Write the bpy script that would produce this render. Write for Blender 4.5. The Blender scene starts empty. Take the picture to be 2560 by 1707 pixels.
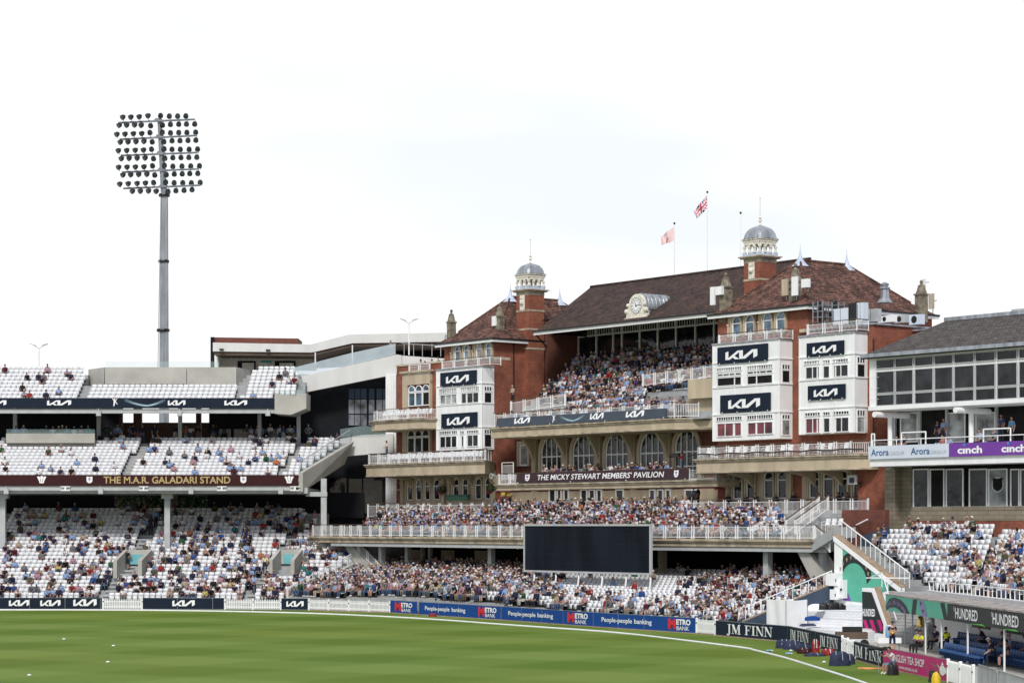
import bpy, math, random
import numpy as np
from mathutils import Vector
random.seed(11); rng = np.random.default_rng(11)
SC = bpy.context.scene; COL = SC.collection
# ------------------------------------------------------------------ camera, sky, sun, exposure
FPX, CX, HY, CZ = 5714.0, 1280.0, 1311.5, 7.15      # focal length and horizon measured in photograph pixels
cam = bpy.data.cameras.new('camera'); cam.sensor_width = 36; cam.lens = 36*FPX/2560
cam.shift_y = (HY-853.5)/2560; cam.clip_start = 1; cam.clip_end = 3000
camo = bpy.data.objects.new('camera', cam); COL.objects.link(camo)
camo.location = (0, 0, CZ); camo.rotation_euler = (math.radians(90), 0, 0); SC.camera = camo
SUN_EL, SUN_AZ = math.radians(42), math.radians(190)    # azimuth clockwise from +Y
wd = bpy.data.worlds.new('World'); SC.world = wd; wd.use_nodes = True
nt = wd.node_tree; N = nt.nodes; L = nt.links; N.clear()
out = N.new('ShaderNodeOutputWorld'); bg = N.new('ShaderNodeBackground'); L.new(bg.outputs[0], out.inputs[0])
sky = N.new('ShaderNodeTexSky'); sky.sky_type = 'NISHITA'; sky.sun_disc = False
sky.sun_elevation = SUN_EL; sky.sun_rotation = SUN_AZ
tc = N.new('ShaderNodeTexCoord'); sp = N.new('ShaderNodeSeparateXYZ'); L.new(tc.outputs['Generated'], sp.inputs[0])
def rng_(src, a, b, c, d):
    r = N.new('ShaderNodeMapRange'); r.interpolation_type = 'SMOOTHSTEP'
    for k, v in zip(('From Min', 'From Max', 'To Min', 'To Max'), (a, b, c, d)): r.inputs[k].default_value = v
    L.new(src, r.inputs[0]); return r.outputs[0]
def noise_(scale, zs, det=5):
    mp = N.new('ShaderNodeMapping'); mp.inputs['Scale'].default_value = (1, 1, zs); L.new(tc.outputs['Generated'], mp.inputs[0])
    no = N.new('ShaderNodeTexNoise'); no.inputs['Scale'].default_value = scale; no.inputs['Detail'].default_value = det; L.new(mp.outputs[0], no.inputs[0]); return no.outputs[0]
def mix_(f, a, b):
    m = N.new('ShaderNodeMix'); m.data_type = 'RGBA'; L.new(f, m.inputs['Factor'])
    for k, v in (('A', a), ('B', b)):
        if isinstance(v, tuple): m.inputs[k].default_value = v+(1,)
        else: L.new(v, m.inputs[k])
    return m.outputs['Result']
broken = mix_(rng_(noise_(2.2, 2.5), .36, .62, .25, 1), sky.outputs[0], (7.6, 7.8, 8.3))       # broken cloud over most of the sky
bank_ = mix_(rng_(noise_(3.1, 3.2, 3), .50, .68, 0, 1), (10.6, 10.65, 10.7), (9.25, 9.75, 10.2))   # bright cloud bank low in the north
mu_ = N.new('ShaderNodeMath'); mu_.operation = 'MULTIPLY'; L.new(rng_(sp.outputs[1], -.1, .55, 0, 1), mu_.inputs[0]); L.new(rng_(sp.outputs[2], .30, .75, 1, 0), mu_.inputs[1])
L.new(mix_(mu_.outputs[0], broken, bank_), bg.inputs[0])
bg.inputs[1].default_value = .1
sl = bpy.data.lights.new('sun', 'SUN'); sl.energy = 2.7; sl.angle = math.radians(10); sl.color = (1, .96, .9)
so = bpy.data.objects.new('sun', sl); COL.objects.link(so)
sd = Vector((math.sin(SUN_AZ)*math.cos(SUN_EL), math.cos(SUN_AZ)*math.cos(SUN_EL), math.sin(SUN_EL)))
so.rotation_euler = sd.to_track_quat('Z', 'Y').to_euler(); so.location = (0, 0, 60)
SC.view_settings.view_transform = 'Standard'; SC.view_settings.look = 'None'
SC.view_settings.exposure = 0; SC.view_settings.gamma = 1
SC.cycles.max_bounces = 5; SC.cycles.diffuse_bounces = 3; SC.cycles.glossy_bounces = 3; SC.cycles.transparent_max_bounces = 12

# ------------------------------------------------------------------ frames and pixel-to-plane geometry
class Fr:
    def __init__(s, ux, uy, ox=0, oy=0):
        n = math.hypot(ux, uy); s.ux, s.uy = ux/n, uy/n; s.vx, s.vy = -s.uy, s.ux; s.ox, s.oy = ox, oy
    def w(s, a, b, z): return (s.ox+a*s.ux+b*s.vx, s.oy+a*s.uy+b*s.vy, z)
    def loc(s, X, Y): X -= s.ox; Y -= s.oy; return (X*s.ux+Y*s.uy, X*s.vx+Y*s.vy)
    def ang(s): return math.atan2(s.uy, s.ux)
W = Fr(1, 0); PV = Fr(.6131, -.79)
KZ = 860/2352
RG = {'A': (0, 800), 'B': (700, 800), 'C': (1100, 560), 'D': (1700, 560), 'E': (0, 1134), 'F': (700, 1134), 'G': (1200, 1050), 'H': (1700, 1134)}
def px(r, x, y): return (RG[r][0]+x*KZ, RG[r][1]+y*KZ)
def az(r, x, y, b, fr=PV):          # zoom point -> (a, z) on the plane b = const of a frame
    X, Y_ = px(r, x, y); tx = (X-CX)/FPX; d = b/(fr.vx*tx+fr.vy)
    return fr.ux*tx*d+fr.uy*d, CZ+(HY-Y_)/FPX*d
def bz(r, x, y, a, fr=PV):          # zoom point -> (b, z) on the plane a = const
    X, Y_ = px(r, x, y); tx = (X-CX)/FPX; d = a/(fr.ux*tx+fr.uy)
    return fr.vx*tx*d+fr.vy*d, CZ+(HY-Y_)/FPX*d
def gnd(r, x, y, z=0):              # zoom point -> world X, Y on the level z
    X, Y_ = px(r, x, y); d = (CZ-z)*FPX/(Y_-HY); return ((X-CX)/FPX*d, d)
def inframe(X, Y, Z, m=25):
    x = CX+FPX*X/Y; y = HY-FPX*(Z-CZ)/Y
    return -m < x < 2560+m and -m < y < 1707+m

# ------------------------------------------------------------------ materials
def mat(name, col, rough=.7, var=.08, scale=1.5, metal=0, spec=.4, bump=0, streak=0):
    m = bpy.data.materials.new(name); m.use_nodes = True; t = m.node_tree; n = t.nodes; l = t.links
    p = n['Principled BSDF']; p.inputs['Roughness'].default_value = rough; p.inputs['Metallic'].default_value = metal
    p.inputs['Specular IOR Level'].default_value = spec
    g = n.new('ShaderNodeNewGeometry'); no = n.new('ShaderNodeTexNoise'); no.inputs['Scale'].default_value = scale; no.inputs['Detail'].default_value = 6
    mp = n.new('ShaderNodeMapping'); mp.inputs['Scale'].default_value = (1, 1, .25 if streak else 1)
    l.new(g.outputs['Position'], mp.inputs[0]); l.new(mp.outputs[0], no.inputs[0])
    r = n.new('ShaderNodeValToRGB'); r.color_ramp.elements[0].position = .3; r.color_ramp.elements[1].position = .7
    r.color_ramp.elements[0].color = tuple(min(1, c*(1-var*1.6)) for c in col)+(1,)
    r.color_ramp.elements[1].color = tuple(min(1, c*(1+var)) for c in col)+(1,)
    l.new(no.outputs[0], r.inputs[0]); l.new(r.outputs[0], p.inputs['Base Color'])
    if bump:
        b = n.new('ShaderNodeBump'); b.inputs['Strength'].default_value = bump; b.inputs['Distance'].default_value = .03
        l.new(no.outputs[0], b.inputs['Height']); l.new(b.outputs[0], p.inputs['Normal'])
    return m
def brickmat(name, c1, c2, mortar, w=.26, h=.085, ms=.012, var=.25):
    m = bpy.data.materials.new(name); m.use_nodes = True; t = m.node_tree; n = t.nodes; l = t.links; p = n['Principled BSDF']
    p.inputs['Roughness'].default_value = .85
    g = n.new('ShaderNodeNewGeometry'); d = n.new('ShaderNodeVectorMath'); d.operation = 'DOT_PRODUCT'; d.inputs[1].default_value = (PV.ux+PV.vx, PV.uy+PV.vy, 0)
    s = n.new('ShaderNodeSeparateXYZ'); c = n.new('ShaderNodeCombineXYZ')
    l.new(g.outputs['Position'], d.inputs[0]); l.new(g.outputs['Position'], s.inputs[0]); l.new(d.outputs['Value'], c.inputs[0]); l.new(s.outputs[2], c.inputs[1])
    b = n.new('ShaderNodeTexBrick'); b.inputs['Scale'].default_value = 1; b.inputs['Brick Width'].default_value = w; b.inputs['Row Height'].default_value = h
    b.inputs['Mortar Size'].default_value = ms; b.inputs['Color1'].default_value = c1+(1,); b.inputs['Color2'].default_value = c2+(1,); b.inputs['Mortar'].default_value = mortar+(1,)
    l.new(c.outputs[0], b.inputs['Vector'])
    no = n.new('ShaderNodeTexNoise'); no.inputs['Scale'].default_value = .9; no.inputs['Detail'].default_value = 8; no.inputs['Roughness'].default_value = .7
    l.new(g.outputs['Position'], no.inputs[0])
    r = n.new('ShaderNodeMapRange'); r.inputs['From Min'].default_value = .3; r.inputs['From Max'].default_value = .7; r.inputs['To Min'].default_value = 1-var; r.inputs['To Max'].default_value = 1+var
    l.new(no.outputs[0], r.inputs[0]); mm = n.new('ShaderNodeVectorMath'); mm.operation = 'SCALE'
    l.new(b.outputs[0], mm.inputs[0]); l.new(r.outputs[0], mm.inputs['Scale']); l.new(mm.outputs[0], p.inputs['Base Color'])
    bp = n.new('ShaderNodeBump'); bp.inputs['Strength'].default_value = .4; bp.inputs['Distance'].default_value = .01; l.new(b.outputs['Fac'], bp.inputs['Height']); bp.invert = True
    l.new(bp.outputs[0], p.inputs['Normal'])
    return m
def tilemat(name, cols, course=.16):
    m = bpy.data.materials.new(name); m.use_nodes = True; t = m.node_tree; n = t.nodes; l = t.links; p = n['Principled BSDF']
    p.inputs['Roughness'].default_value = .9; p.inputs['Specular IOR Level'].default_value = .2
    g = n.new('ShaderNodeNewGeometry'); d = n.new('ShaderNodeVectorMath'); d.operation = 'DOT_PRODUCT'; d.inputs[1].default_value = (PV.ux+PV.vx, PV.uy+PV.vy, 0)
    s = n.new('ShaderNodeSeparateXYZ'); c = n.new('ShaderNodeCombineXYZ')
    l.new(g.outputs['Position'], d.inputs[0]); l.new(g.outputs['Position'], s.inputs[0]); l.new(d.outputs['Value'], c.inputs[0]); l.new(s.outputs[2], c.inputs[1])
    b = n.new('ShaderNodeTexBrick'); b.inputs['Scale'].default_value = 1; b.inputs['Brick Width'].default_value = .34; b.inputs['Row Height'].default_value = course
    b.inputs['Mortar Size'].default_value = .02; b.inputs['Color1'].default_value = (.35,)*3+(1,); b.inputs['Color2'].default_value = (1,)*3+(1,); b.inputs['Mortar'].default_value = (0, 0, 0, 1)
    l.new(c.outputs[0], b.inputs['Vector'])
    no = n.new('ShaderNodeTexNoise'); no.inputs['Scale'].default_value = 1.3; no.inputs['Detail'].default_value = 10; no.inputs['Roughness'].default_value = .82
    l.new(g.outputs['Position'], no.inputs[0])
    m2 = n.new('ShaderNodeMath'); m2.operation = 'MULTIPLY_ADD'; m2.inputs[1].default_value = .42; l.new(b.outputs[0], m2.inputs[0]); 
    m3 = n.new('ShaderNodeMath'); m3.operation = 'MULTIPLY_ADD'; m3.inputs[1].default_value = 1.9; m3.inputs[2].default_value = -.68; l.new(no.outputs[0], m3.inputs[0]); l.new(m3.outputs[0], m2.inputs[2])
    r = n.new('ShaderNodeValToRGB'); e = r.color_ramp.elements; e[0].position = .2; e[1].position = .85
    e[0].color = cols[0]+(1,); e[1].color = cols[-1]+(1,)
    for i, cc in enumerate(cols[1:-1]): x = e.new(.2+.65*(i+1)/(len(cols)-1)); x.color = cc+(1,)
    l.new(m2.outputs[0], r.inputs[0]); l.new(r.outputs[0], p.inputs['Base Color'])
    bp = n.new('ShaderNodeBump'); bp.inputs['Strength'].default_value = .8; bp.inputs['Distance'].default_value = .03; l.new(b.outputs[0], bp.inputs['Height']); l.new(bp.outputs[0], p.inputs['Normal'])
    return m
def glassmat(name, col, rough=.06, spec=.5, metal=0., wob=.15):
    m = mat(name, col, rough, .6, .9, metal, spec); t = m.node_tree; n = t.nodes; l = t.links  # base colour noise imitates mottled reflections in the panes
    g = n.new('ShaderNodeNewGeometry'); no = n.new('ShaderNodeTexNoise'); no.inputs['Scale'].default_value = .8
    b = n.new('ShaderNodeBump'); b.inputs['Strength'].default_value = wob; b.inputs['Distance'].default_value = .12
    l.new(g.outputs['Position'], no.inputs[0]); l.new(no.outputs[0], b.inputs['Height']); l.new(b.outputs[0], n['Principled BSDF'].inputs['Normal'])
    return m
def clearmat(name, tint, op=.22):
    m = bpy.data.materials.new(name); m.use_nodes = True; t = m.node_tree; n = t.nodes; l = t.links; p = n['Principled BSDF']
    p.inputs['Base Color'].default_value = tint+(1,); p.inputs['Roughness'].default_value = .08; p.inputs['Alpha'].default_value = op
    g = n.new('ShaderNodeNewGeometry'); no = n.new('ShaderNodeTexNoise'); no.inputs['Scale'].default_value = .5; l.new(g.outputs['Position'], no.inputs[0])
    mm = n.new('ShaderNodeMapRange'); mm.inputs['To Min'].default_value = op*.6; mm.inputs['To Max'].default_value = op*1.4; l.new(no.outputs[0], mm.inputs[0]); l.new(mm.outputs[0], p.inputs['Alpha'])
    return m
def colmat(name, rough=.8):
    m = bpy.data.materials.new(name); m.use_nodes = True; t = m.node_tree; n = t.nodes; l = t.links; p = n['Principled BSDF']
    p.inputs['Roughness'].default_value = rough; p.inputs['Specular IOR Level'].default_value = .25
    a = n.new('ShaderNodeAttribute'); a.attribute_name = 'col'
    g = n.new('ShaderNodeNewGeometry'); no = n.new('ShaderNodeTexNoise'); no.inputs['Scale'].default_value = 9; l.new(g.outputs['Position'], no.inputs[0])
    r = n.new('ShaderNodeMapRange'); r.inputs['To Min'].default_value = .72; r.inputs['To Max'].default_value = 1.2; l.new(no.outputs[0], r.inputs[0])
    mm = n.new('ShaderNodeVectorMath'); mm.operation = 'SCALE'; l.new(a.outputs['Color'], mm.inputs[0]); l.new(r.outputs[0], mm.inputs['Scale']); l.new(mm.outputs[0], p.inputs['Base Color'])
    return m
M = {}
M['white'] = mat('white_paint', (.84, .85, .865), .45, .05, 1.6, streak=1)
M['seat'] = mat('white_seat_plastic', (.76, .77, .80), .4, .12, 3.5)
M['bracket'] = mat('dark_seat_bracket', (.03, .03, .035), .6)
M['brick'] = brickmat('red_brick', (.215, .048, .025), (.30, .078, .038), (.2, .11, .08), var=.38)
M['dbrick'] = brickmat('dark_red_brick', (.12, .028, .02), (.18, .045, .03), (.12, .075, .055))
M['block'] = brickmat('grey_stone_blocks', (.21, .18, .135), (.27, .23, .17), (.14, .12, .09), .9, .3, .02, .15)
M['stone'] = mat('bath_stone', (.49, .41, .30), .8, .14, 1.1, bump=.2, streak=1)
M['cornice'] = mat('weathered_cornice_stone', (.44, .375, .285), .85, .28, 1.6, bump=.3, streak=1)
M['buff'] = mat('buff_painted_soffit', (.62, .50, .27), .7, .06)
M['tile'] = tilemat('plain_roof_tiles', [(.022, .017, .017), (.05, .036, .034), (.078, .05, .043), (.13, .07, .052)])
M['redtile'] = tilemat('orange_roof_tiles', [(.028, .020, .018), (.085, .047, .039), (.17, .085, .066), (.29, .155, .12)])
M['slate'] = tilemat('grey_roof_shingles', [(.04, .035, .035), (.075, .065, .065), (.105, .095, .09), (.14, .125, .12)], .2)
M['lead'] = mat('lead_sheet', (.36, .39, .43), .4, .25, 2.5, .35, streak=1)
M['pale'] = mat('pale_blue_lead', (.50, .58, .72), .5, .12, 2)
M['cream'] = mat('cream_painted_stone', (.72, .69, .60), .7, .16, 4)
M['concrete'] = mat('cast_concrete', (.44, .43, .395), .85, .10, .7, bump=.15)
M['step'] = mat('pale_concrete_steps', (.36, .37, .38), .85, .14, 1.3)
M['whitestep'] = brickmat('white_painted_brick', (.72, .74, .77), (.78, .79, .82), (.55, .57, .6), .45, .15, .01, .06)
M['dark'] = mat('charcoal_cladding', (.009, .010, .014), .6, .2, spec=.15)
M['black'] = mat('black_plastic', (.015, .015, .017), .45, .2)
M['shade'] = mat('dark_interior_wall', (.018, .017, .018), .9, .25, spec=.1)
M['glass'] = glassmat('dark_window_glass', (.014, .017, .02), .06, .4)
M['reflectglass'] = glassmat('lilac_reflection_glass', (.16, .175, .22), .08, .6, .2)  # grey-lilac of reflections painted into the base colour
M['skyglass'] = glassmat('sky_reflecting_glass', (.13, .20, .27), .05, .8, .45)
M['greyglass'] = glassmat('grey_reflecting_glass', (.018, .021, .024), .08, .45, .03, .6)
M['curtain'] = glassmat('curtained_window', (.34, .36, .36), .15, .5)
M['redglass'] = glassmat('red_curtained_glass', (.16, .03, .04), .1)
M['clear'] = clearmat('clear_glass_balustrade', (.45, .62, .62), .16)
M['plum'] = mat('dark_plum_banner', (.050, .028, .033), .6, .08, spec=.15)
M['mastgrey'] = mat('dull_galvanised_steel', (.20, .23, .26), .7, .2, 2)
M['steel'] = mat('galvanised_steel', (.33, .36, .39), .45, .2, 1.8, .5, streak=1)
M['grey'] = mat('grey_painted_metal', (.45, .47, .48), .5, .08)
M['lampglass'] = mat('dark_lamp_glass', (.11, .14, .14), .12, .5, 3)
M['lamphead'] = mat('dark_grey_lamp_housing', (.028, .033, .04), .4, .3, 3)
M['navy'] = mat('navy_banner', (.010, .018, .036), .6, .06, spec=.15)
M['bluegrey'] = mat('blue_grey_banner', (.045, .06, .085), .5, .08)
M['maroon'] = mat('maroon_banner', (.045, .012, .014), .6, .08, spec=.15)
M['blue'] = mat('royal_blue_board', (.010, .06, .26), .6, .05, spec=.15)
M['gold'] = mat('gold_lettering', (.46, .36, .16), .5, .05)
M['ink'] = mat('white_lettering', (.85, .86, .88), .5, .02)
M['red'] = mat('red_print', (.62, .02, .03), .5, .05)
M['teal'] = mat('teal_print', (.10, .43, .31), .5, .06)
M['purple'] = mat('purple_print', (.17, .045, .34), .5, .05)
M['lilac'] = mat('lilac_print', (.25, .2, .42), .5, .08)
M['magenta'] = mat('magenta_print', (.52, .012, .17), .5, .05)
M['charcoal'] = mat('charcoal_print', (.018, .024, .026), .5, .05)
M['green'] = mat('bright_green_print', (.08, .5, .05), .5, .05)
M['cyan'] = mat('blue_print', (.05, .26, .55), .5, .05)
M['signwhite'] = mat('white_sign_board', (.62, .68, .78), .5, .03)
M['cloth'] = mat('white_canvas', (.87, .88, .89), .8, .03, 2, bump=.1)
M['bag'] = mat('navy_bag_fabric', (.02, .03, .075), .75, .25, 5, bump=.4)
M['shadewhite'] = mat('shaded_white_panels', (.64, .645, .64), .5, .06, .8, streak=1)  # white cladding, its shade put in as a darker colour
M['redbag'] = mat('red_bag_fabric', (.27, .018, .02), .75, .3, 5, bump=.4)
M['water'] = mat('blue_bottle_plastic', (.2, .42, .62), .2, .2, 6)
M['orange'] = mat('orange_fabric', (.75, .3, .1), .7, .1)
M['yellow'] = mat('yellow_plastic', (.75, .5, .03), .5, .08)
M['blueseat'] = mat('blue_seat_plastic', (.018, .075, .23), .5, .2)
M['coping'] = mat('sandstone_coping', (.36, .265, .185), .85, .15, 2)
M['slateblue'] = mat('dark_blue_painted_wall', (.045, .07, .11), .8, .1)
M['leaf'] = mat('leaves', (.05, .10, .03), .6, .4, 3)
M['bark'] = mat('bark', (.10, .07, .05), .9, .3, 3)
M['petal'] = mat('crimson_flowers', (.45, .02, .06), .6, .3, 8)
M['brass'] = mat('polished_brass', (.75, .55, .2), .25, .1, 2, .9)
M['brown'] = mat('brown_timber_soffit', (.11, .075, .055), .7, .15)
M['screen'] = mat('unlit_led_screen', (.008, .012, .022), .6, .4, .5, spec=.12, streak=1)
M['oldstone'] = mat('soot_weathered_stone', (.22, .19, .145), .9, .35, 3, bump=.3)
M['person'] = colmat('skin_and_clothing')
def grassmat():
    m = bpy.data.materials.new('mown_grass'); m.use_nodes = True; t = m.node_tree; n = t.nodes; l = t.links; p = n['Principled BSDF']
    p.inputs['Roughness'].default_value = .9; p.inputs['Specular IOR Level'].default_value = .15
    g = n.new('ShaderNodeNewGeometry')
    def stripe(dx, dy, per, ph, soft):
        d = n.new('ShaderNodeVectorMath'); d.operation = 'DOT_PRODUCT'; k = 2*math.pi/per; h = math.hypot(dx, dy); d.inputs[1].default_value = (dx/h*k, dy/h*k, 0); l.new(g.outputs['Position'], d.inputs[0])
        nn = n.new('ShaderNodeTexNoise'); nn.inputs['Scale'].default_value = .25; l.new(g.outputs['Position'], nn.inputs[0])
        a = n.new('ShaderNodeMath'); a.operation = 'MULTIPLY_ADD'; a.inputs[1].default_value = .5; l.new(nn.outputs[0], a.inputs[0]); l.new(d.outputs['Value'], a.inputs[2])
        a2 = n.new('ShaderNodeMath'); a2.inputs[1].default_value = ph; l.new(a.outputs[0], a2.inputs[0])
        s = n.new('ShaderNodeMath'); s.operation = 'SINE'; l.new(a2.outputs[0], s.inputs[0])
        r = n.new('ShaderNodeMapRange'); r.inputs['From Min'].default_value = -soft; r.inputs['From Max'].default_value = soft; l.new(s.outputs[0], r.inputs[0]); return r
    s1 = stripe(.5, .85, 13.5, 1.1, .35); s2 = stripe(.8, -.6, 12.5, .5, .35)
    x = n.new('ShaderNodeMath'); x.operation = 'MULTIPLY_ADD'; x.inputs[1].default_value = .34; l.new(s1.outputs[0], x.inputs[0])
    y = n.new('ShaderNodeMath'); y.operation = 'MULTIPLY'; y.inputs[1].default_value = .30; l.new(s2.outputs[0], y.inputs[0]); l.new(y.outputs[0], x.inputs[2])
    mp = n.new('ShaderNodeMapping'); mp.inputs['Scale'].default_value = (1.3, .5, 1); l.new(g.outputs['Position'], mp.inputs[0])
    no = n.new('ShaderNodeTexNoise'); no.inputs['Scale'].default_value = 3; no.inputs['Detail'].default_value = 8; no.inputs['Roughness'].default_value = .8; l.new(mp.outputs[0], no.inputs[0])
    z = n.new('ShaderNodeMath'); z.operation = 'MULTIPLY_ADD'; z.inputs[1].default_value = .5; l.new(no.outputs[0], z.inputs[0]); l.new(x.outputs[0], z.inputs[2])
    r = n.new('ShaderNodeValToRGB'); e = r.color_ramp.elements; e[0].position = .15; e[1].position = 1.1
    e[0].color = (.078, .142, .010, 1); e[1].color = (.158, .232, .048, 1); l.new(z.outputs[0], r.inputs[0])
    n3 = n.new('ShaderNodeTexNoise'); n3.inputs['Scale'].default_value = .045; l.new(g.outputs['Position'], n3.inputs[0])
    r3 = n.new('ShaderNodeMapRange'); r3.inputs['From Min'].default_value = .45; r3.inputs['From Max'].default_value = .7; r3.inputs['To Max'].default_value = .35; l.new(n3.outputs[0], r3.inputs[0])
    mx = n.new('ShaderNodeMix'); mx.data_type = 'RGBA'; mx.inputs['B'].default_value = (.165, .20, .02, 1); l.new(r3.outputs[0], mx.inputs['Factor']); l.new(r.outputs[0], mx.inputs['A']); l.new(mx.outputs['Result'], p.inputs['Base Color'])
    b = n.new('ShaderNodeBump'); b.inputs['Strength'].default_value = .5; b.inputs['Distance'].default_value = .04; n4 = n.new('ShaderNodeTexNoise'); n4.inputs['Scale'].default_value = 12; n4.inputs['Detail'].default_value = 6
    l.new(g.outputs['Position'], n4.inputs[0]); l.new(n4.outputs[0], b.inputs['Height']); l.new(b.outputs[0], p.inputs['Normal'])
    return m
M['grass'] = grassmat()

# ------------------------------------------------------------------ mesh builder
def tag(o, label=None, cat=None, group=None, kind=None):
    if label: o['label'] = label
    if cat: o['category'] = cat
    if group: o['group'] = group
    if kind: o['kind'] = kind
    return o
def thing(name, label, cat, loc, group=None, rz=0):
    o = bpy.data.objects.new(name, None); o.empty_display_size = .3; COL.objects.link(o); o.location = loc; o.rotation_euler = (0, 0, rz)
    return tag(o, label, cat, group)
class MB:
    def __init__(s, fr=W): s.v = []; s.f = []; s.m = []; s.fr = fr; s.k = 0
    def add(s, pts, faces, m=0):
        o = len(s.v); s.v += [s.fr.w(*p) for p in pts]; s.f += [tuple(o+i for i in f) for f in faces]; s.m += [m]*len(faces); return s
    def box(s, a0, a1, b0, b1, z0, z1, m=0):
        if a1 < a0: a0, a1 = a1, a0
        if b1 < b0: b0, b1 = b1, b0
        return s.add([(a0, b0, z0), (a1, b0, z0), (a1, b1, z0), (a0, b1, z0), (a0, b0, z1), (a1, b0, z1), (a1, b1, z1), (a0, b1, z1)],
                     [(0, 3, 2, 1), (4, 5, 6, 7), (0, 1, 5, 4), (1, 2, 6, 5), (2, 3, 7, 6), (3, 0, 4, 7)], m)
    def hexa(s, p8, m=0): return s.add(p8, [(0, 3, 2, 1), (4, 5, 6, 7), (0, 1, 5, 4), (1, 2, 6, 5), (2, 3, 7, 6), (3, 0, 4, 7)], m)
    def _ex(s, lo, hi, m):
        n = len(lo); return s.add(lo+hi, [tuple(range(n))[::-1], tuple(range(n, 2*n))]+[(i, (i+1) % n, n+(i+1) % n, n+i) for i in range(n)], m)
    def ext(s, poly, b0, b1, m=0): return s._ex([(a, b1, z) for a, z in poly], [(a, b0, z) for a, z in poly], m)
    def slab(s, poly, z0, z1, m=0): return s._ex([(a, b, z0) for a, b in poly], [(a, b, z1) for a, b in poly], m)
    def side(s, poly, a0, a1, m=0): return s._ex([(a0, b, z) for b, z in poly], [(a1, b, z) for b, z in poly], m)
    def tube(s, p, q, r, r2=None, n=6, m=0):
        p = Vector(p); q = Vector(q); d = (q-p).normalized(); r2 = r if r2 is None else r2
        x = d.cross(Vector((0, 0, 1)) if abs(d.z) < .9 else Vector((1, 0, 0))).normalized(); y = d.cross(x)
        c = [(math.cos(2*math.pi*i/n), math.sin(2*math.pi*i/n)) for i in range(n)]
        return s._ex([tuple(p+(x*a+y*b)*r) for a, b in c], [tuple(q+(x*a+y*b)*r2) for a, b in c], m)
    def path(s, pts, r, n=6, m=0):
        for p, q in zip(pts[:-1], pts[1:]): s.tube(p, q, r, n=n, m=m)
        return s
    def lathe(s, a, b, prof, n=12, m=0, ph=0, rib=0):
        k = len(prof); pts = []
        for i, (r, z) in enumerate(prof):
            for j in range(n):
                t = 2*math.pi*j/n+ph; rr = r*(1+rib*(j % 2)); pts.append((a+rr*math.cos(t), b+rr*math.sin(t), z))
        fs = [(i*n+j, i*n+(j+1) % n, (i+1)*n+(j+1) % n, (i+1)*n+j) for i in range(k-1) for j in range(n)]
        fs += [tuple(range(n))[::-1], tuple(range((k-1)*n, k*n))]
        return s.add(pts, fs, m)
    def ball(s, a, b, z, r, n=8, m=0, sz=1, sx=1):
        pr = [(max(.001, r*math.sin(math.pi*i/n)), z-r*sz*math.cos(math.pi*i/n)) for i in range(n+1)]
        return s.lathe(a, b, pr, n+2, m)
    def build(s, name, mats, parent=None, smooth=False):
        if not isinstance(mats, (list, tuple)): mats = [mats]
        v = np.array(s.v, dtype=float)
        if parent is None:
            o3 = np.array([(v[:, 0].min()+v[:, 0].max())/2, (v[:, 1].min()+v[:, 1].max())/2, v[:, 2].min()])
        else:
            o3 = np.array(worldloc(parent))
        me = bpy.data.meshes.new(name); me.from_pydata([tuple(p) for p in (v-o3)], [], s.f)
        for m in mats: me.materials.append(M[m] if isinstance(m, str) else m)
        if len(mats) > 1: me.polygons.foreach_set('material_index', s.m)
        if smooth: me.polygons.foreach_set('use_smooth', [True]*len(s.f))
        me.update(); o = bpy.data.objects.new(name, me); COL.objects.link(o)
        if parent is None: o.location = o3; o['_w'] = tuple(o3)
        else: o.parent = parent; o['_w'] = tuple(o3)
        return o
def worldloc(o):
    if '_w' in o: return tuple(o['_w'])
    return tuple(o.location)
# lettering: the built-in font turned into flat meshes laid on a plane
_tc = {}
def textpoly(s, bold=0.0):
    k = (s, bold)
    if k not in _tc:
        cu = bpy.data.curves.new('t', 'FONT'); cu.body = s; cu.offset = bold; cu.resolution_u = 3; cu.size = 1
        o = bpy.data.objects.new('t', cu); COL.objects.link(o); dg = bpy.context.evaluated_depsgraph_get(); dg.update()
        me = o.evaluated_get(dg).to_mesh(); v = [(p.co.x, p.co.y) for p in me.vertices]; f = [tuple(p.vertices) for p in me.polygons]
        bpy.data.objects.remove(o); bpy.data.curves.remove(cu)
        xs = [p[0] for p in v]; ys = [p[1] for p in v]; x0, y0, w, h = min(xs), min(ys), max(xs)-min(xs), max(ys)-min(ys)
        _tc[k] = ([((x-x0)/w, (y-y0)/h) for x, y in v], f)
    return _tc[k]
def put2d(mb, polys, plane, x0, y0, w, h, off=.02, m=0, shear=0):
    """polys: (verts, faces) in the unit square; plane(u, v, off) -> frame coordinates."""
    v, f = polys; mb.add([plane(x0+x*w+shear*y*h, y0+y*h, off) for x, y in v], f, m)
def text(mb, s, plane, x0, y0, w, h, off=.02, m=0, bold=.0, shear=0): put2d(mb, textpoly(s, bold), plane, x0, y0, w, h, off, m, shear)
def polys(mb, plist, plane, x0, y0, sx, sy, off=.02, m=0, shear=0):
    for i, p in enumerate(plist):
        mb.add([plane(x0+x*sx+shear*y*sy, y0+y*sy, off+.0015*i) for x, y in p], [tuple(range(len(p)))], m)
LOGO = [[(0, 0), (.24, 0), (.24, 1), (0, .86)], [(.05, 0), (.36, 0), (1.28, 1), (.98, 1)], [(.62, .52), (.46, .35), (.80, 0), (1.14, 0)],
        [(1.12, 1), (1.12, 0), (1.42, 0), (1.42, 1)], [(1.2, 0), (1.62, 0), (2.5, 1), (2.15, 1)], [(2.26, -.02), (2.58, .22), (2.58, 1), (2.26, 1)]]
def q(x0, x1, y0, y1): return [(x0, y0), (x1, y0), (x1, y1), (x0, y1)]
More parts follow.
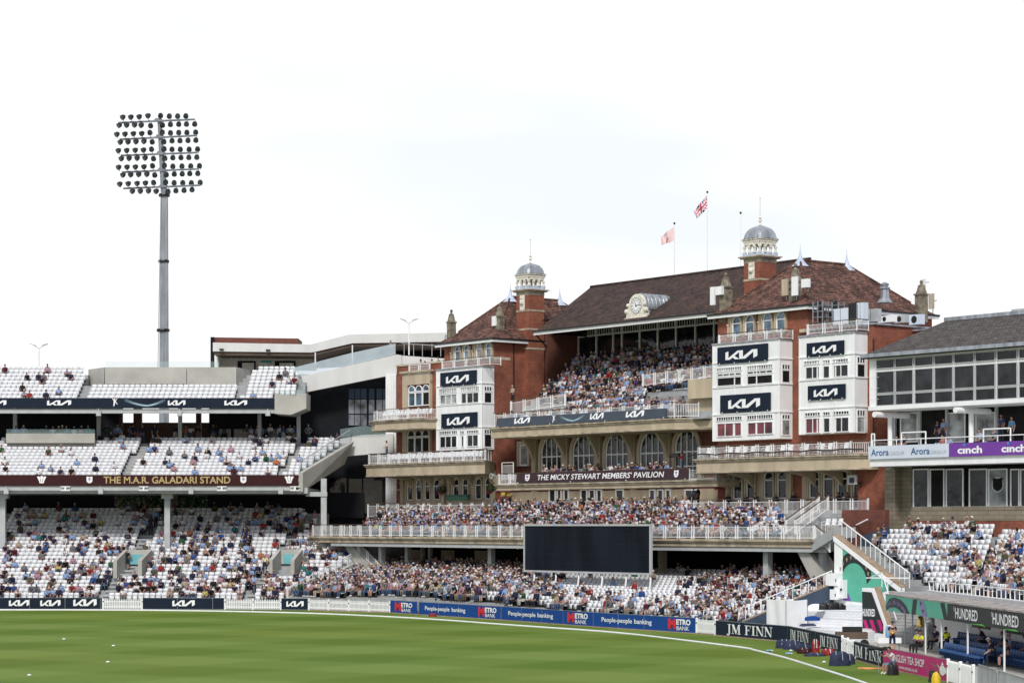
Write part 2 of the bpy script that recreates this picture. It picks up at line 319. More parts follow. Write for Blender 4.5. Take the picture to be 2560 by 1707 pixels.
SERIF = {'I': (.42, [q(.12, .30, 0, 1), q(0, .42, 0, .05), q(0, .42, .95, 1)]),
 'F': (.74, [q(.12, .30, 0, 1), q(0, .42, 0, .05), q(0, .72, .94, 1), q(.67, .72, .72, 1), q(.3, .55, .48, .54), q(.51, .56, .38, .64)]),
 'N': (.92, [q(.11, .17, 0, 1), q(0, .30, 0, .05), [(.0, 1), (.28, 1), (.83, 0), (.70, 0)], q(.76, .82, 0, 1), q(.62, .96, .95, 1)]),
 'M': (1.12, [q(.11, .17, 0, 1), q(0, .28, 0, .05), [(0, 1), (.30, 1), (.60, .15), (.50, 0)], [(.47, 0), (.56, 0), (.88, 1), (.80, 1)], q(.82, 1.0, 0, 1), q(.70, 1.12, 0, .05), q(.80, 1.12, .95, 1)]),
 'J': (.52, [q(.22, .40, .0, 1), q(.08, .52, .95, 1), [(.22, 0), (.40, 0), (.34, -.14), (.20, -.22), (.05, -.2), (.0, -.12), (.12, -.15), (.2, -.1)], [(0, -.14), (.12, -.16), (.15, -.04), (.02, -.02)]])}
def serif(mb, s, plane, x0, y0, sx, sy, off=.02, gap=.1, m=0):
    x = x0
    for c in s:
        if c == ' ': x += .38*sx; continue
        w, pl = SERIF[c]; polys(mb, pl, plane, x, y0, sx, sy, off, m); x += (w+gap)*sx
    return x
def shieldpoly(): return [(0, 1), (0, .35), (.12, .15), (.5, 0), (.88, .15), (1, .35), (1, 1), (.5, .93)]
def feathers():
    L_ = []
    for cx_, lean in ((.5, 0), (.28, -.25), (.72, .25)):
        L_.append([(cx_-.06, .1), (cx_+.06, .1), (cx_+.16+lean*.6, .6), (cx_+.2+lean, .86), (cx_+lean, 1-.1*abs(lean)*4), (cx_-.2+lean, .86), (cx_-.16+lean*.6, .6)])
    L_.append([(.2, 0), (.8, 0), (.86, .2), (.14, .2)]); return L_
def bplane(a0, b, z0, tilt=0):      # writing plane facing -b
    return lambda u, v, off: (a0+u, b-off-tilt*v, z0+v)
def lineplane(p, q_, z0, tilt=0):   # vertical board between two ground points (world frame), facing the camera side
    p = Vector(p); d = (Vector(q_)-p).normalized(); nrm = Vector((d.y, -d.x))
    return lambda u, v, off: (p.x+d.x*u+nrm.x*off, p.y+d.y*u+nrm.y*off, z0+v)
M['cyanpaint'] = mat('turquoise_paint', (.16, .45, .50), .5, .06)
M['lilacblue'] = mat('pale_blue_print', (.30, .45, .52), .5, .1)
M['tealdark'] = mat('green_sign', (.05, .35, .3), .5, .05)
M['skyclear'] = clearmat('tinted_glass_balustrade', (.60, .70, .76), .5)
M['shadebrick'] = brickmat('shaded_brown_brick', (.06, .022, .016), (.09, .032, .022), (.06, .045, .035))  # brick with the shade of the concourse darkened into its colour
M['roofing'] = mat('weathered_flat_roofing', (.36, .33, .31), .9, .35, 2.5)
M['greenbox'] = mat('dark_green_paint', (.02, .06, .04), .6, .1)
M['cyandark'] = mat('deep_blue_print', (.02, .10, .25), .5, .05)
M['curtain2'] = glassmat('frosted_patterned_glass', (.22, .24, .24), .15, .5)
# ------------------------------------------------------------------ ground and field
g = MB(); g.add([(-400, -150, 0), (400, -150, 0), (400, 900, 0), (-400, 900, 0)], [(0, 1, 2, 3)]); tag(g.build('ground', 'concrete'), kind='structure')
BL = [gnd('E', x, y) for x, y in ((-150, 1070), (500, 1070), (1200, 1073), (2000, 1089), (2352, 1102))]
BL += [gnd('F', x, y) for x, y in ((1000, 1130), (1650, 1180))]
BL += [gnd('G', x, y) for x, y in ((900, 1450), (1400, 1508), (1850, 1565))]
BL += [gnd('H', x, y) for x, y in ((500, 1345), (700, 1392), (900, 1455), (1080, 1510), (1250, 1567), (1500, 1665), (1900, 1850))]
# perimeter of the playing area: ground line of boards and fences
PR = [gnd('E', -40, 1063), gnd('E', 704, 1063), gnd('E', 972, 1064), gnd('E', 1538, 1065), gnd('E', 1920, 1067), gnd('E', 2112, 1069), gnd('F', 205, 1071), gnd('F', 752, 1088), gnd('F', 930, 1099),
      gnd('F', 950, 1101), gnd('F', 1515, 1137.5), gnd('F', 2142, 1184), gnd('G', 1482, 1460), gnd('G', 1610, 1471), gnd('H', 245, 1243), gnd('H', 735, 1287), gnd('H', 925, 1330), gnd('H', 1110, 1370), gnd('H', 1185, 1408), gnd('H', 1390, 1465),
      gnd('H', 1833, 1565), gnd('H', 2005, 1612), gnd('H', 2150, 1660), gnd('H', 2352, 1730)]
fld = MB(); vs = [(-60, -20, .004)]+[(x, y+.15, .004) for x, y in PR]+[(22, 60, .004), (26, -20, .004)]
fld.add(vs, [tuple(range(len(vs)))]); tag(fld.build('playing_field', 'grass'), kind='structure')
for _ in range(2): BL = [BL[0]]+[p for a, b in zip(BL[:-1], BL[1:]) for p in (((a[0]*3+b[0])/4, (a[1]*3+b[1])/4), ((a[0]+b[0]*3)/4, (a[1]+b[1]*3)/4))]+[BL[-1]]
rp = MB()
for (x0, y0), (x1, y1) in zip(BL[:-1], BL[1:]):
    rp.tube((x0, y0, .05), (x1, y1, .05), .06, n=8)
tag(rp.build('boundary_rope', 'white'), 'white boundary rope curving along the edge of the grass', 'boundary rope')
kb = MB()
for (x0, y0), (x1, y1) in zip(PR[6:-1], PR[7:]):
    kb.hexa([(x0, y0-.12, 0), (x1, y1-.12, 0), (x1, y1+.3, 0), (x0, y0+.3, 0), (x0, y0-.12, .07), (x1, y1-.12, .07), (x1, y1+.3, .07), (x0, y0+.3, .07)])
tag(kb.build('kerb_strip', 'coping'), kind='structure')

# ------------------------------------------------------------------ boards and fences round the field
def uon(p, q_, r, x):      # distance along the board p-q where a zoom column meets it
    tx = (px(r, x, 0)[0]-CX)/FPX; l = dist(p, q_); dx, dy = (q_[0]-p[0])/l, (q_[1]-p[1])/l; return (tx*p[1]-p[0])/(dx-tx*dy)
def dist(p, q_): return math.hypot(q_[0]-p[0], q_[1]-p[1])
def board(p, q_, h, m, label, name='advertising_board'):
    d = Vector((q_[0]-p[0], q_[1]-p[1])).normalized(); n = Vector((d.y, -d.x)); t = .1
    b = MB(); b.hexa([(p[0], p[1], .06), (q_[0], q_[1], .06), (q_[0]-n.x*t, q_[1]-n.y*t, .06), (p[0]-n.x*t, p[1]-n.y*t, .06), (p[0], p[1], h), (q_[0], q_[1], h), (q_[0]-n.x*t, q_[1]-n.y*t, h), (p[0]-n.x*t, p[1]-n.y*t, h)])
    o = b.build(name, m); tag(o, label, 'advertising board', 'advertising boards round the field')
    f = MB(); l = dist(p, q_); pl = lineplane(p, q_, 0); 
    for u in np.arange(0, l+.1, 3.0): f.add([pl(u-.015, .06, .004), pl(u+.015, .06, .004), pl(u+.015, h, .004), pl(u-.015, h, .004)], [(0, 1, 2, 3)])
    f.add([pl(0, h-.02, .006), pl(l, h-.02, .006), pl(l, h+.012, .006), pl(0, h+.012, .006)], [(0, 1, 2, 3)])
    f.build('edge_strip', 'steel', o)
    return o, pl, l
def picket(p, q_, h, label):
    l = dist(p, q_); d = Vector((q_[0]-p[0], q_[1]-p[1]))/l; fr = Fr(d.x, d.y, p[0], p[1])
    t = thing('picket_fence', label, 'fence', (p[0], p[1], 0), 'white picket fences round the field')
    a = MB(fr)
    for u in np.arange(.06, l-.05, .15): a.box(u, u+.075, -.03, 0, .1, h-.08); a.ext([(u, h-.08), (u+.075, h-.08), (u+.0375, h-.02)], -.03, 0)
    a.build('pickets', 'white', t)
    a = MB(fr); a.box(0, l, .002, .05, .2, .3); a.box(0, l, .002, .05, h-.3, h-.2); a.build('rails', 'white', t)
    nn = max(1, round(l/2.3))
    for i in range(nn+1):
        u = l*i/nn; a = MB(fr); a.box(u-.06, u+.06, -.06, .06, 0, h); a.ext([(u-.07, h), (u+.07, h), (u, h+.06)], -.07, .07); a.box(u-.02, u+.1, -.075, -.05, h*.7, h*.78, 1); a.build('post', ['white', 'black'], t)
H0 = 1.0
o, pl, l = board(PR[0], PR[1], H0, 'navy', 'long navy board with three white logos at the far left below the empty white seats')
mb = MB()
for fr_, sc in ((.03, 1), (.385, 1), (.70, 1.15)):
    w = 1.72*sc; polys(mb, LOGO, pl, 1.4+fr_*7.7/.97*1.0*1.06 if 0 else {.03: 1.25, .385: 3.9, .7: 6.7}[fr_], .3, w/2.58, .5*sc, .02)
mb.build('lettering', 'ink', o)
picket(PR[1], PR[2], .92, 'first white picket fence from the left, between two navy boards')
o, pl, l = board(PR[2], PR[3], H0, 'navy', 'navy board with one white logo standing between two white picket fences'); mb = MB(); polys(mb, LOGO, pl, l*.365, .3, .74, .5); mb.build('lettering', 'ink', o)
picket(PR[3], PR[4], .92, 'white picket fence between the long navy board and the small navy board')
o, pl, l = board(PR[4], PR[5], H0, 'navy', 'small navy board with one white logo, left of the long picket fence'); mb = MB(); polys(mb, LOGO, pl, l*.2, .3, .6, .47); mb.build('lettering', 'ink', o)
picket(PR[5], PR[7], .95, 'long white picket fence between the small navy board and the blue boards')
def bank(mb0, mb1, pl, x, z, w):
    s = 1.0; sq = w/1.45
    text(mb0, 'M', pl, x, z+.02, .50*s*sq, .70*s, .02, 0, .05); pass
    text(mb1, 'ETRO', pl, x+.54*s*sq, z+.33*s, .92*s*sq, .38*s, .02, 0, .035); text(mb1, 'BANK', pl, x+.56*s*sq, z-.02, .80*s*sq, .27*s, .02, 0, .005)
o, pl, l = board(PR[7], PR[8], 1.05, 'blue', 'small blue board at the right end of the long picket fence'); a, b = MB(), MB(); bank(a, b, pl, l*.2, .2, l*.66); a.build('emblem', 'red', o); b.build('lettering', 'ink', o)
for i, (k0, nm) in enumerate(((9, 'left third of the long blue board, beside the small blue board'), (10, 'middle third of the long blue board below the packed lower seats'), (11, 'right third of the long blue board, ending at the small picket gate'))):
    o, pl, l = board(PR[k0], PR[k0+1], 1.05, 'blue', nm); a, b = MB(), MB()
    rr_, xs = (('F', (993, 1160, 1175, 1268, 1357, 1480)), ('F', (1563, 1748, 1762, 1868, 1967, 2105)), ('G', (833, 1040, 1056, 1175, 1287, 1440)))[i]; us = [uon(PR[k0], PR[k0+1], rr_, x) for x in xs]
    text(b, 'People-people', pl, us[0], .33, us[1]-us[0], .42, .02, 0, .012); text(b, 'banking', pl, us[2], .33, us[3]-us[2], .42, .02, 0, .012)
    bank(a, b, pl, us[4], .2, us[5]-us[4]); a.build('emblem', 'red', o); b.build('lettering', 'ink', o)
picket(PR[12], PR[13], 1.0, 'short white picket gate between the blue board and the large navy lettered board')
for i, (k0, k1, nm, x0, x1) in enumerate(((14, 15, 'widest navy board with serif white lettering, right of the small picket gate', 322, 660), (15, 16, 'navy serif lettered board next to the kink, behind the first kit bags', 754, 893), (16, 17, 'navy serif lettered board behind the red bags', 957, 1092), (18, 19, 'navy serif lettered board behind the photographer with the long lens', 1196, 1395))):
    o, pl, l = board(PR[k0], PR[k1], 1.0, 'navy', nm); b = MB(); u0, u1 = uon(PR[k0], PR[k1], 'H', x0), uon(PR[k0], PR[k1], 'H', x1); sx = (u1-u0)/5.95; serif(b, 'JM FINN', pl, u0, .23, sx, .6, gap=.09); b.build('lettering', 'ink', o)
picket(PR[17], PR[18], 1.0, 'white picket gate between the navy boards beside the dark kit bags')
o, pl, l = board(PR[19], PR[20], 1.05, 'magenta', 'magenta board with white lettering and a teapot, behind the seated photographer'); b = MB()
u_ = [uon(PR[19], PR[20], 'H', x) for x in (1456, 1672, 1500, 1626)]; text(b, 'ENGLISH TEA SHOP', pl, u_[0], .47, u_[1]-u_[0], .37, .02, 0, .015); text(b, 'www.etsteas.co.uk', pl, u_[2], .17, u_[3]-u_[2], .19, .02, 0, .005)
b.build('lettering', 'ink', o)
b = MB(); b.add([pl(l*(.925+.042*math.cos(t)), .52+.24*math.sin(t), .02) for t in np.arange(0, 6.2, .5)], [tuple(range(13))]); b.add([pl(l*(.925+x), y, .02) for x, y in ((-.02, .77), (.02, .77), (0, .9))], [(0, 1, 2)])
b.add([pl(l*(.885-x), y, .02) for x, y in ((0, .45), (0, .55), (.035, .75), (.028, .76), (0, .62))], [(0, 1, 2, 3, 4)])
b.add([pl(l*(.965+.016*math.cos(t)), .52+.14*math.sin(t), .018) for t in np.arange(0, 6.2, .6)], [tuple(range(11))]); b.build('teapot_emblem', 'ink', o)
b = MB()
for i in range(46):
    t = random.random()*6.28; r = .05+.05*random.random(); u, v = .775+r*math.cos(t), .5+(r*3.6)*math.sin(t)
    b.add([pl(l*(u+.006*math.cos(k)), v+.03*math.sin(k), .02+.0008*i) for k in (0, 1.57, 3.14, 4.71)], [(0, 1, 2, 3)])
b.build('floral_pattern', 'coping', o)
picket(PR[20], PR[21], 1.05, 'white picket gate at the right end of the magenta board')
def barrier(p, q_, label):
    l = dist(p, q_); fr = Fr(q_[0]-p[0], q_[1]-p[1], p[0], p[1]); t = thing('crowd_barrier', label, 'barrier', (p[0], p[1], 0), 'metal crowd barriers by the dugout'); a = MB(fr)
    a.path([(0, 0, .1), (0, 0, 1.0), (.12, 0, 1.1), (l-.12, 0, 1.1), (l, 0, 1.0), (l, 0, .1)], .025); a.tube((0, 0, .18), (l, 0, .18), .02); a.build('frame', 'steel', t)
    a = MB(fr)
    for u in np.arange(.12, l-.05, .12): a.tube((u, 0, .18), (u, 0, 1.09), .009, n=4)
    a.build('bars', 'steel', t); a = MB(fr); a.box(.1, .16, -.3, .3, 0, .1); a.box(l-.16, l-.1, -.3, .3, 0, .1); a.build('feet', 'steel', t)
barrier((PR[21][0]+.25, PR[21][1]+.2), (PR[22][0]+.1, PR[22][1]), 'left one of the two metal crowd barriers in front of the blue dugout seats')
barrier((PR[22][0]+.15, PR[22][1]-.1), (PR[23][0]+.1, PR[23][1]), 'right one of the two metal crowd barriers in front of the blue dugout seats')
# ------------------------------------------------------------------ the brick pavilion (frame PV: a runs right along the facade, b runs back)
def A_(r, x, b): return az(r, x, 0, b)[0]
B0 = 121.0
aL0, aL1 = A_('C', 30, B0), A_('C', 370, B0)            # left block
aR0, aR1 = A_('D', 258, B0), A_('D', 872, B0)           # right block, upper storeys
aN0 = A_('B', 797, B0)                                   # left annex
aX1 = A_('D', 1322, B0)                                  # right annex end
ZE = 23.35                                               # eaves
ctr = PV.w((aL0+aR1)/2, 125, 0)
pav = thing('pavilion', 'large red brick pavilion with two lantern turrets, clock and tiled roofs', 'building', ctr)
P3 = lambda m: m
def pb(): return MB(PV)
w = pb()
ztopN = az('B', 820, 318, B0)[1]
w.box(aL0, aL1, B0, B0+15.7, 0, ZE); w.build('wall', 'brick', pav); w = pb()
w.box(aN0, aL0-.003, B0+.02, B0+9, 0, ztopN); w.build('wall', 'brick', pav); w = pb()
zX = az('D', 1290, 690, B0)[1]
w.box(aR0, aR1, B0, B0+13.6, 0, ZE); w.build('wall', 'brick', pav); w = pb()
w.box(aR1+.003, aX1, B0+.02, B0+12, 0, zX)
w.box(aR1+.003, aR1+12.5, B0+4, B0+13, 0, zX-.3)
w.build('wall', 'brick', pav)
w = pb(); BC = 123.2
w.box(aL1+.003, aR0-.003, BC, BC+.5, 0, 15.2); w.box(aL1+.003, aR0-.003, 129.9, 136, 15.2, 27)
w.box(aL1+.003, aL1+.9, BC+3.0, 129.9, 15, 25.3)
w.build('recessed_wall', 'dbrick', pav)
# horizontal stone bands on the turret bases, quoins and strings
w = pb()
def band(a0, a1, b0, b1, z, h=.16, p=.03): w.box(a0-p, a1+p, b0-p, b1+p, z, z+h)
tB0, tB1 = bz('C', 588, 800, aL1+.3)[0], bz('C', 713, 800, aL1+.3)[0]
for y in (868, 952, 1030, 1109, 712, 792): band(aL1-.1, aL1+.3, tB0+.1, tB1, bz('C', 650, y, aL1+.3)[1])
for r, x, y in (('C', 405, 918), ('D', 770, 722)):
    a_ = aL1 if r == 'C' else aR1
    bb, z = bz(r, x, y, a_); w.box(a_-.5, a_+.03, B0-.035, bb+1.2, z-.12, z+.12)
for z in (13.0, 9.0, 10.3): w.box(aN0-.03, aN0+1.6, B0-.03, B0+.3, z, z+.16)
w.build('stone_bands', 'stone', pav)
# turrets: brick shaft, cornice, open lantern, ribbed dome
def turret(a0, a1, b0, b1, zb, zc, rr, x, yb, ya, yd, yf, yt, lab):
    """z values: zb base, zc cornice; the rest measured"""
    t = pb(); t.box(a0, a1, b0, b1, zb, zc); s = t.build('turret', 'brick', pav)
    t = pb()
    for z in (zc-1.75, zc-3.4, zc-5.1): t.box(a0-.03, a1+.03, b0-.03, b1+.03, z, z+.16)
    t.box(a0-.02, a1+.02, b0-.02, b1+.02, zc-.32, zc); t.box(a0-.22, a1+.22, b0-.22, b1+.22, zc, zc+.1); t.box(a0-.34, a1+.34, b0-.34, b1+.34, zc+.1, zc+.2); t.build('cornice', 'cornice', s)
    t = pb(); am = (a0+a1)/2; t.box(am-.33, am+.33, b0-.06, b0, zc-1.6, zc-.3); t.ball(am, b0-.05, zc-.95, .24, 8); t.box(am-.2, am+.2, b0-.12, b0-.05, zc-.6, zc-.4); t.build('crest_panel', 'cream', s)
    ca, cb, hw = (a0+a1)/2, (b0+b1)/2, (a1-a0)/2-.02
    z0 = zc+.2; z1 = yb; z2 = ya; z3 = yd; z4 = yf
    t = pb(); t.box(ca-hw-.1, ca+hw+.1, cb-hw-.1, cb+hw+.1, z0, z1)
    for i in (-1, 0, 1):
        for j in (-1, 0, 1):
            if i or j: t.box(ca+i*hw*.98-.14, ca+i*hw*.98+.14, cb+j*hw*.98-.14, cb+j*hw*.98+.14, z1, z1+.16)
    t.build('lead_apron', 'pale', s)
    t = pb(); h = hw-.02
    for i in (-1, -.36, .36, 1):
        for j in (-1, -.36, .36, 1):
            if abs(i) == 1 or abs(j) == 1:
                t.lathe(ca+i*h, cb+j*h, [(.13, z1+.1), (.13, z1+.22), (.085, z1+.26), (.08, z2-.5), (.13, z2-.42), (.14, z2-.34)], 8)
    t.box(ca-h-.12, ca+h+.12, cb-h-.12, cb+h+.12, z2, z3); t.box(ca-h-.2, ca+h+.2, cb-h-.2, cb+h+.2, z3-.1, z3-.002)
    for sgn in (-1, 1):        # arches between columns
        for k in range(3):
            c0 = -1+k*.667; u0, u1 = c0*h, (c0+.64)*h
            pts = [(u0, z2-.38)]+[((u0+u1)/2-(u1-u0)*.36*math.cos(tt), z2-.38+(u1-u0)*.36*math.sin(tt)) for tt in np.linspace(0, math.pi, 7)]+[(u1, z2-.38), (u1, z2), (u0, z2)]
            t.ext([(ca+u, z) for u, z in pts], cb+sgn*h-.09, cb+sgn*h+.09); t.side([(cb+u, z) for u, z in pts], ca+sgn*h-.09, ca+sgn*h+.09)
    t.build('lantern', 'cream', s)
    t = pb(); n = 32; prof = [(1.16, 0), (1.06, .03), (1.03, .18), (.97, .38), (.86, .58), (.68, .77), (.45, .9), (.2, .98), (.05, 1.06), (.02, 1.15)]
    pts = []; R_ = hw+.1
    for r, zz in prof:
        for j in range(n):
            tt = 2*math.pi*(j+.5)/n; sq = 1/max(abs(math.cos(tt)), abs(math.sin(tt))); k_ = min(1, r*.55) ; rad = r*R_*(1+(sq-1)*(.92 if r > .5 else .6))*(1.0 if j % 2 else .965)
            pts.append((ca+rad*math.cos(tt), cb+rad*math.sin(tt), z3+(z4-z3)*zz))
    t.add(pts, [(i*n+j, i*n+(j+1) % n, (i+1)*n+(j+1) % n, (i+1)*n+j) for i in range(len(prof)-1) for j in range(n)]); t.build('dome', 'lead', s)
    t = pb(); t.lathe(ca, cb, [(.1, z4), (.05, z4+.25), (.14, z4+.35), (.03, z4+.5), (.025, yt)], 8); t.ball(ca, cb, z4+.62, .12, 6); t.box(ca-.22, ca+.22, cb-.02, cb+.02, z4+.4, z4+.46); t.ball(ca, cb, yt, .07, 6); t.build('finial', 'cream', s)
def zc_(y, d): return CZ+(HY-y)/FPX*d
# left turret: front-left corner column measured at photo x 1291..1361
d = 201.0
tb0 = tB0-.02
aq_ = A_('C', 523, tB0); turret(aq_, max(aq_+1.74, aL1+.3), tB0, tB0+1.74, 17, zc_(728, d), 'C', 0, zc_(717, d), zc_(692, d), zc_(683, d), zc_(655, d), zc_(595, d), 'left')
d2 = 181.0
aq_ = A_('D', 437, 125.3); turret(aq_, aq_+1.8, 125.3, 127.1, 17, zc_(650, d2), 'D', 0, zc_(639, d2), zc_(609, d2), zc_(600, d2), zc_(566, d2), zc_(497, d2), 'right')
# roofs ------------------------------------------------------------
def hiproof(a0, a1, b0, b1, zr, ins, m, ov=.55):
    t = pb(); a0 -= ov; a1 += ov; b0 -= ov; b1 += ov; am = (a0+a1)/2; r0, r1 = b0+ins, b1-ins; z = ZE
    k = .30; # sprocketed eaves: slightly flatter foot
    def mix(p, q_, f): return tuple(p[i]+(q_[i]-p[i])*f for i in range(3))
    R0, R1 = (am, r0, zr), (am, r1, zr); c = [(a0, b0, z), (a1, b0, z), (a1, b1, z), (a0, b1, z)]
    tops = [R0, R0, R1, R1]; mid = []
    for p, tq in zip(c, tops): mm = mix(p, tq, k); mid.append((mm[0], mm[1], mm[2]-.22))
    t.add(c+mid+[R0, R1], [(0, 1, 5, 4), (1, 2, 6, 5), (2, 3, 7, 6), (3, 0, 4, 7), (4, 5, 8), (5, 6, 9, 8), (6, 7, 9), (7, 4, 8, 9), (0, 3, 2, 1)])
    rf = t.build('roof', m, pav); t = pb()
    t.box(a0-.05, a1+.05, b0-.08, b0+.02, z-.3, z-.03); t.box(a1-.02, a1+.08, b0+.02, b1, z-.3, z-.03); t.build('fascia', 'white', rf)
    t = pb(); t.box(a0-.08, a1+.14, b0-.16, b0-.08, z-.08, z+.06); t.box(a1+.08, a1+.16, b0-.08, b1, z-.08, z+.06); t.build('gutter', 'black', rf)
    for p in (R0, R1):
        t = pb(); t.lathe(p[0], p[1], [(.72, zr-.5), (.45, zr-.25), (.22, zr+.08), (.10, zr+.42), (.03, zr+.85), (.012, zr+1.2)], 8, ph=.39); t.build('lead_finial', 'pale', rf)
    t = pb()
    for p, tq in zip(c, tops):
        mm = mix(p, tq, k); t.tube((mm[0], mm[1], mm[2]-.2), tq, .1, n=5)
    t.tube(R0, R1, .12, n=5); t.build('ridge_tiles', 'redtile', rf)
    return rf
hiproof(aL0, aL1, B0, B0+15.0, 27.6, 5.2, 'redtile')
hiproof(aR0, aR1, B0, B0+13.3, 27.45, 4.6, 'redtile', .5)
rl, rr_ = az('C', 660, 735, 123)[0], az('C', 1870, 608, 123)[0]
t = pb(); ZC, ZR = 23.85, 28.4; e0, e1 = rl-.1, aR0+.1
g0 = az('C', 1030, 437, 131)[0]
t.add([(e0, 122.9, ZC), (e1, 122.9, ZC), (e1, 131, ZR), (g0, 131, ZR), (g0-.6, 139, ZC), (e1, 139, ZC), (e0, 122.9, ZC-.18), (e1, 122.9, ZC-.18), (e1, 131, ZR-.5), (g0, 131, ZR-.5)],
      [(0, 1, 2, 3), (3, 2, 5, 4), (0, 6, 7, 1), (0, 3, 9, 6), (6, 9, 8, 7)]); t.add([(e0, 123.3, ZC-.05), (g0, 130.9, ZR-.3), (g0-.6, 138.8, ZC-.05)], [(0, 1, 2)])
crf = t.build('central_roof', 'tile', pav)
t = pb(); t.box(e0-.05, aR0-.02, 122.78, 122.88, ZC-.3, ZC-.05); t.build('fascia', 'white', crf)
t = pb(); t.box(e0-.05, aR0-.02, 122.66, 122.78, ZC-.06, ZC+.05); t.tube((e0, 122.7, ZC), (aL1+.55, tB1+.2, 22.8), .07); t.tube((aL1+.55, tB1+.2, 22.8), (aL1+.55, tB1+.2, 16), .07); t.build('gutter', 'black', crf)
t = pb(); t.tube((g0, 131, ZR+.02), (e1, 131, ZR+.02), .13, n=5); t.build('ridge_tiles', 'tile', crf)
# clock dormer
cb_ = 123.6
ca_, _ = az('C', 1342, 560, cb_); zK = az('C', 1342, 558, cb_)[1]; hwK = (az('C', 1395, 560, cb_)[0]-az('C', 1290, 560, cb_)[0])/2
zK0 = az('C', 1345, 638, cb_)[1]; rK = hwK*.70
t = pb(); prof = [(-hwK*1.35, zK0), (hwK*1.35, zK0), (hwK*1.3, zK0+.5), (hwK*.95, zK0+1.0), (hwK, zK)]+[(hwK*math.cos(x), zK+hwK*math.sin(x)) for x in np.linspace(0, math.pi, 12)]+[(-hwK, zK), (-hwK*.95, zK0+1.0), (-hwK*1.3, zK0+.5)]
t.ext([(ca_+x, z) for x, z in prof], cb_, cb_+.3)
for sx in (-1, 1): t.ball(ca_+sx*hwK*1.25, cb_, zK0+.55, .22, 6); t.ball(ca_+sx*hwK*1.1, cb_, zK0+1.05, .16, 6)
t.box(ca_-hwK*1.5, ca_+hwK*1.5, cb_-.1, cb_+.35, zK0-.16, zK0)
dm = t.build('clock_dormer', 'cream', pav)
t = pb(); t.ext([(ca_+(hwK+.05)*math.cos(x), zK+(hwK+.05)*math.sin(x)) for x in np.linspace(-.3, math.pi+.3, 16)], cb_+.3, cb_+3.2)
for bb in np.arange(cb_+.5, cb_+3.2, .42): t.path([(ca_+(hwK+.07)*math.cos(x), bb, zK+(hwK+.07)*math.sin(x)) for x in np.linspace(-.2, math.pi+.2, 14)], .03, 4)
t.ext([(ca_-hwK*.9, zK0), (ca_+hwK*.9, zK0), (ca_+hwK*.9, zK), (ca_-hwK*.9, zK)], cb_+.31, cb_+2.4); t.build('lead_barrel_roof', 'lead', dm)
def ring(cx, cz, r0, r1, n=28): return
t = pb(); t.add([(ca_+rK*.98*math.cos(x), cb_-.02, zK+rK*.98*math.sin(x)) for x in np.linspace(0, 2*math.pi, 29)[:-1]], [tuple(range(28))]); fc = t.build('clock_face', 'ink', dm)
t = pb()
for k in range(12):
    x = math.pi/2-k*math.pi/6; ca2, sa2 = math.cos(x), math.sin(x)
    for dx_ in ((-.03, .03) if k % 2 else (-.05, .05)):
        p = [(u, v) for u, v in ((rK*.62, dx_-.016), (rK*.86, dx_-.016), (rK*.86, dx_+.016), (rK*.62, dx_+.016))]
        t.add([(ca_+u*ca2-v*sa2, cb_-.03, zK+u*sa2+v*ca2) for u, v in p], [(0, 1, 2, 3)])
for n_, (r0, r1) in enumerate(((.92, .98), (.55, .57))):
    xs = np.linspace(0, 2*math.pi, 33); 
    for u, v in zip(xs[:-1], xs[1:]): t.add([(ca_+rK*r*math.cos(y), cb_-.026-.002*n_, zK+rK*r*math.sin(y)) for r, y in ((r0, u), (r1, u), (r1, v), (r0, v))], [(0, 1, 2, 3)])
t.build('numerals', 'black', fc)
for nm, x, ln, wd_ in (('minute_hand', math.radians(10), .78, .035), ('hour_hand', math.radians(113), .5, .05)):
    t = pb(); c_, s_ = math.cos(x), math.sin(x); t.add([(ca_+rK*(u*c_)-v*s_, cb_-.05, zK+rK*(u*s_)+v*c_) for u, v in ((-.15, -wd_), (ln, -.012), (ln, .012), (-.15, wd_))], [(0, 1, 2, 3)]); t.build(nm, 'black', fc)

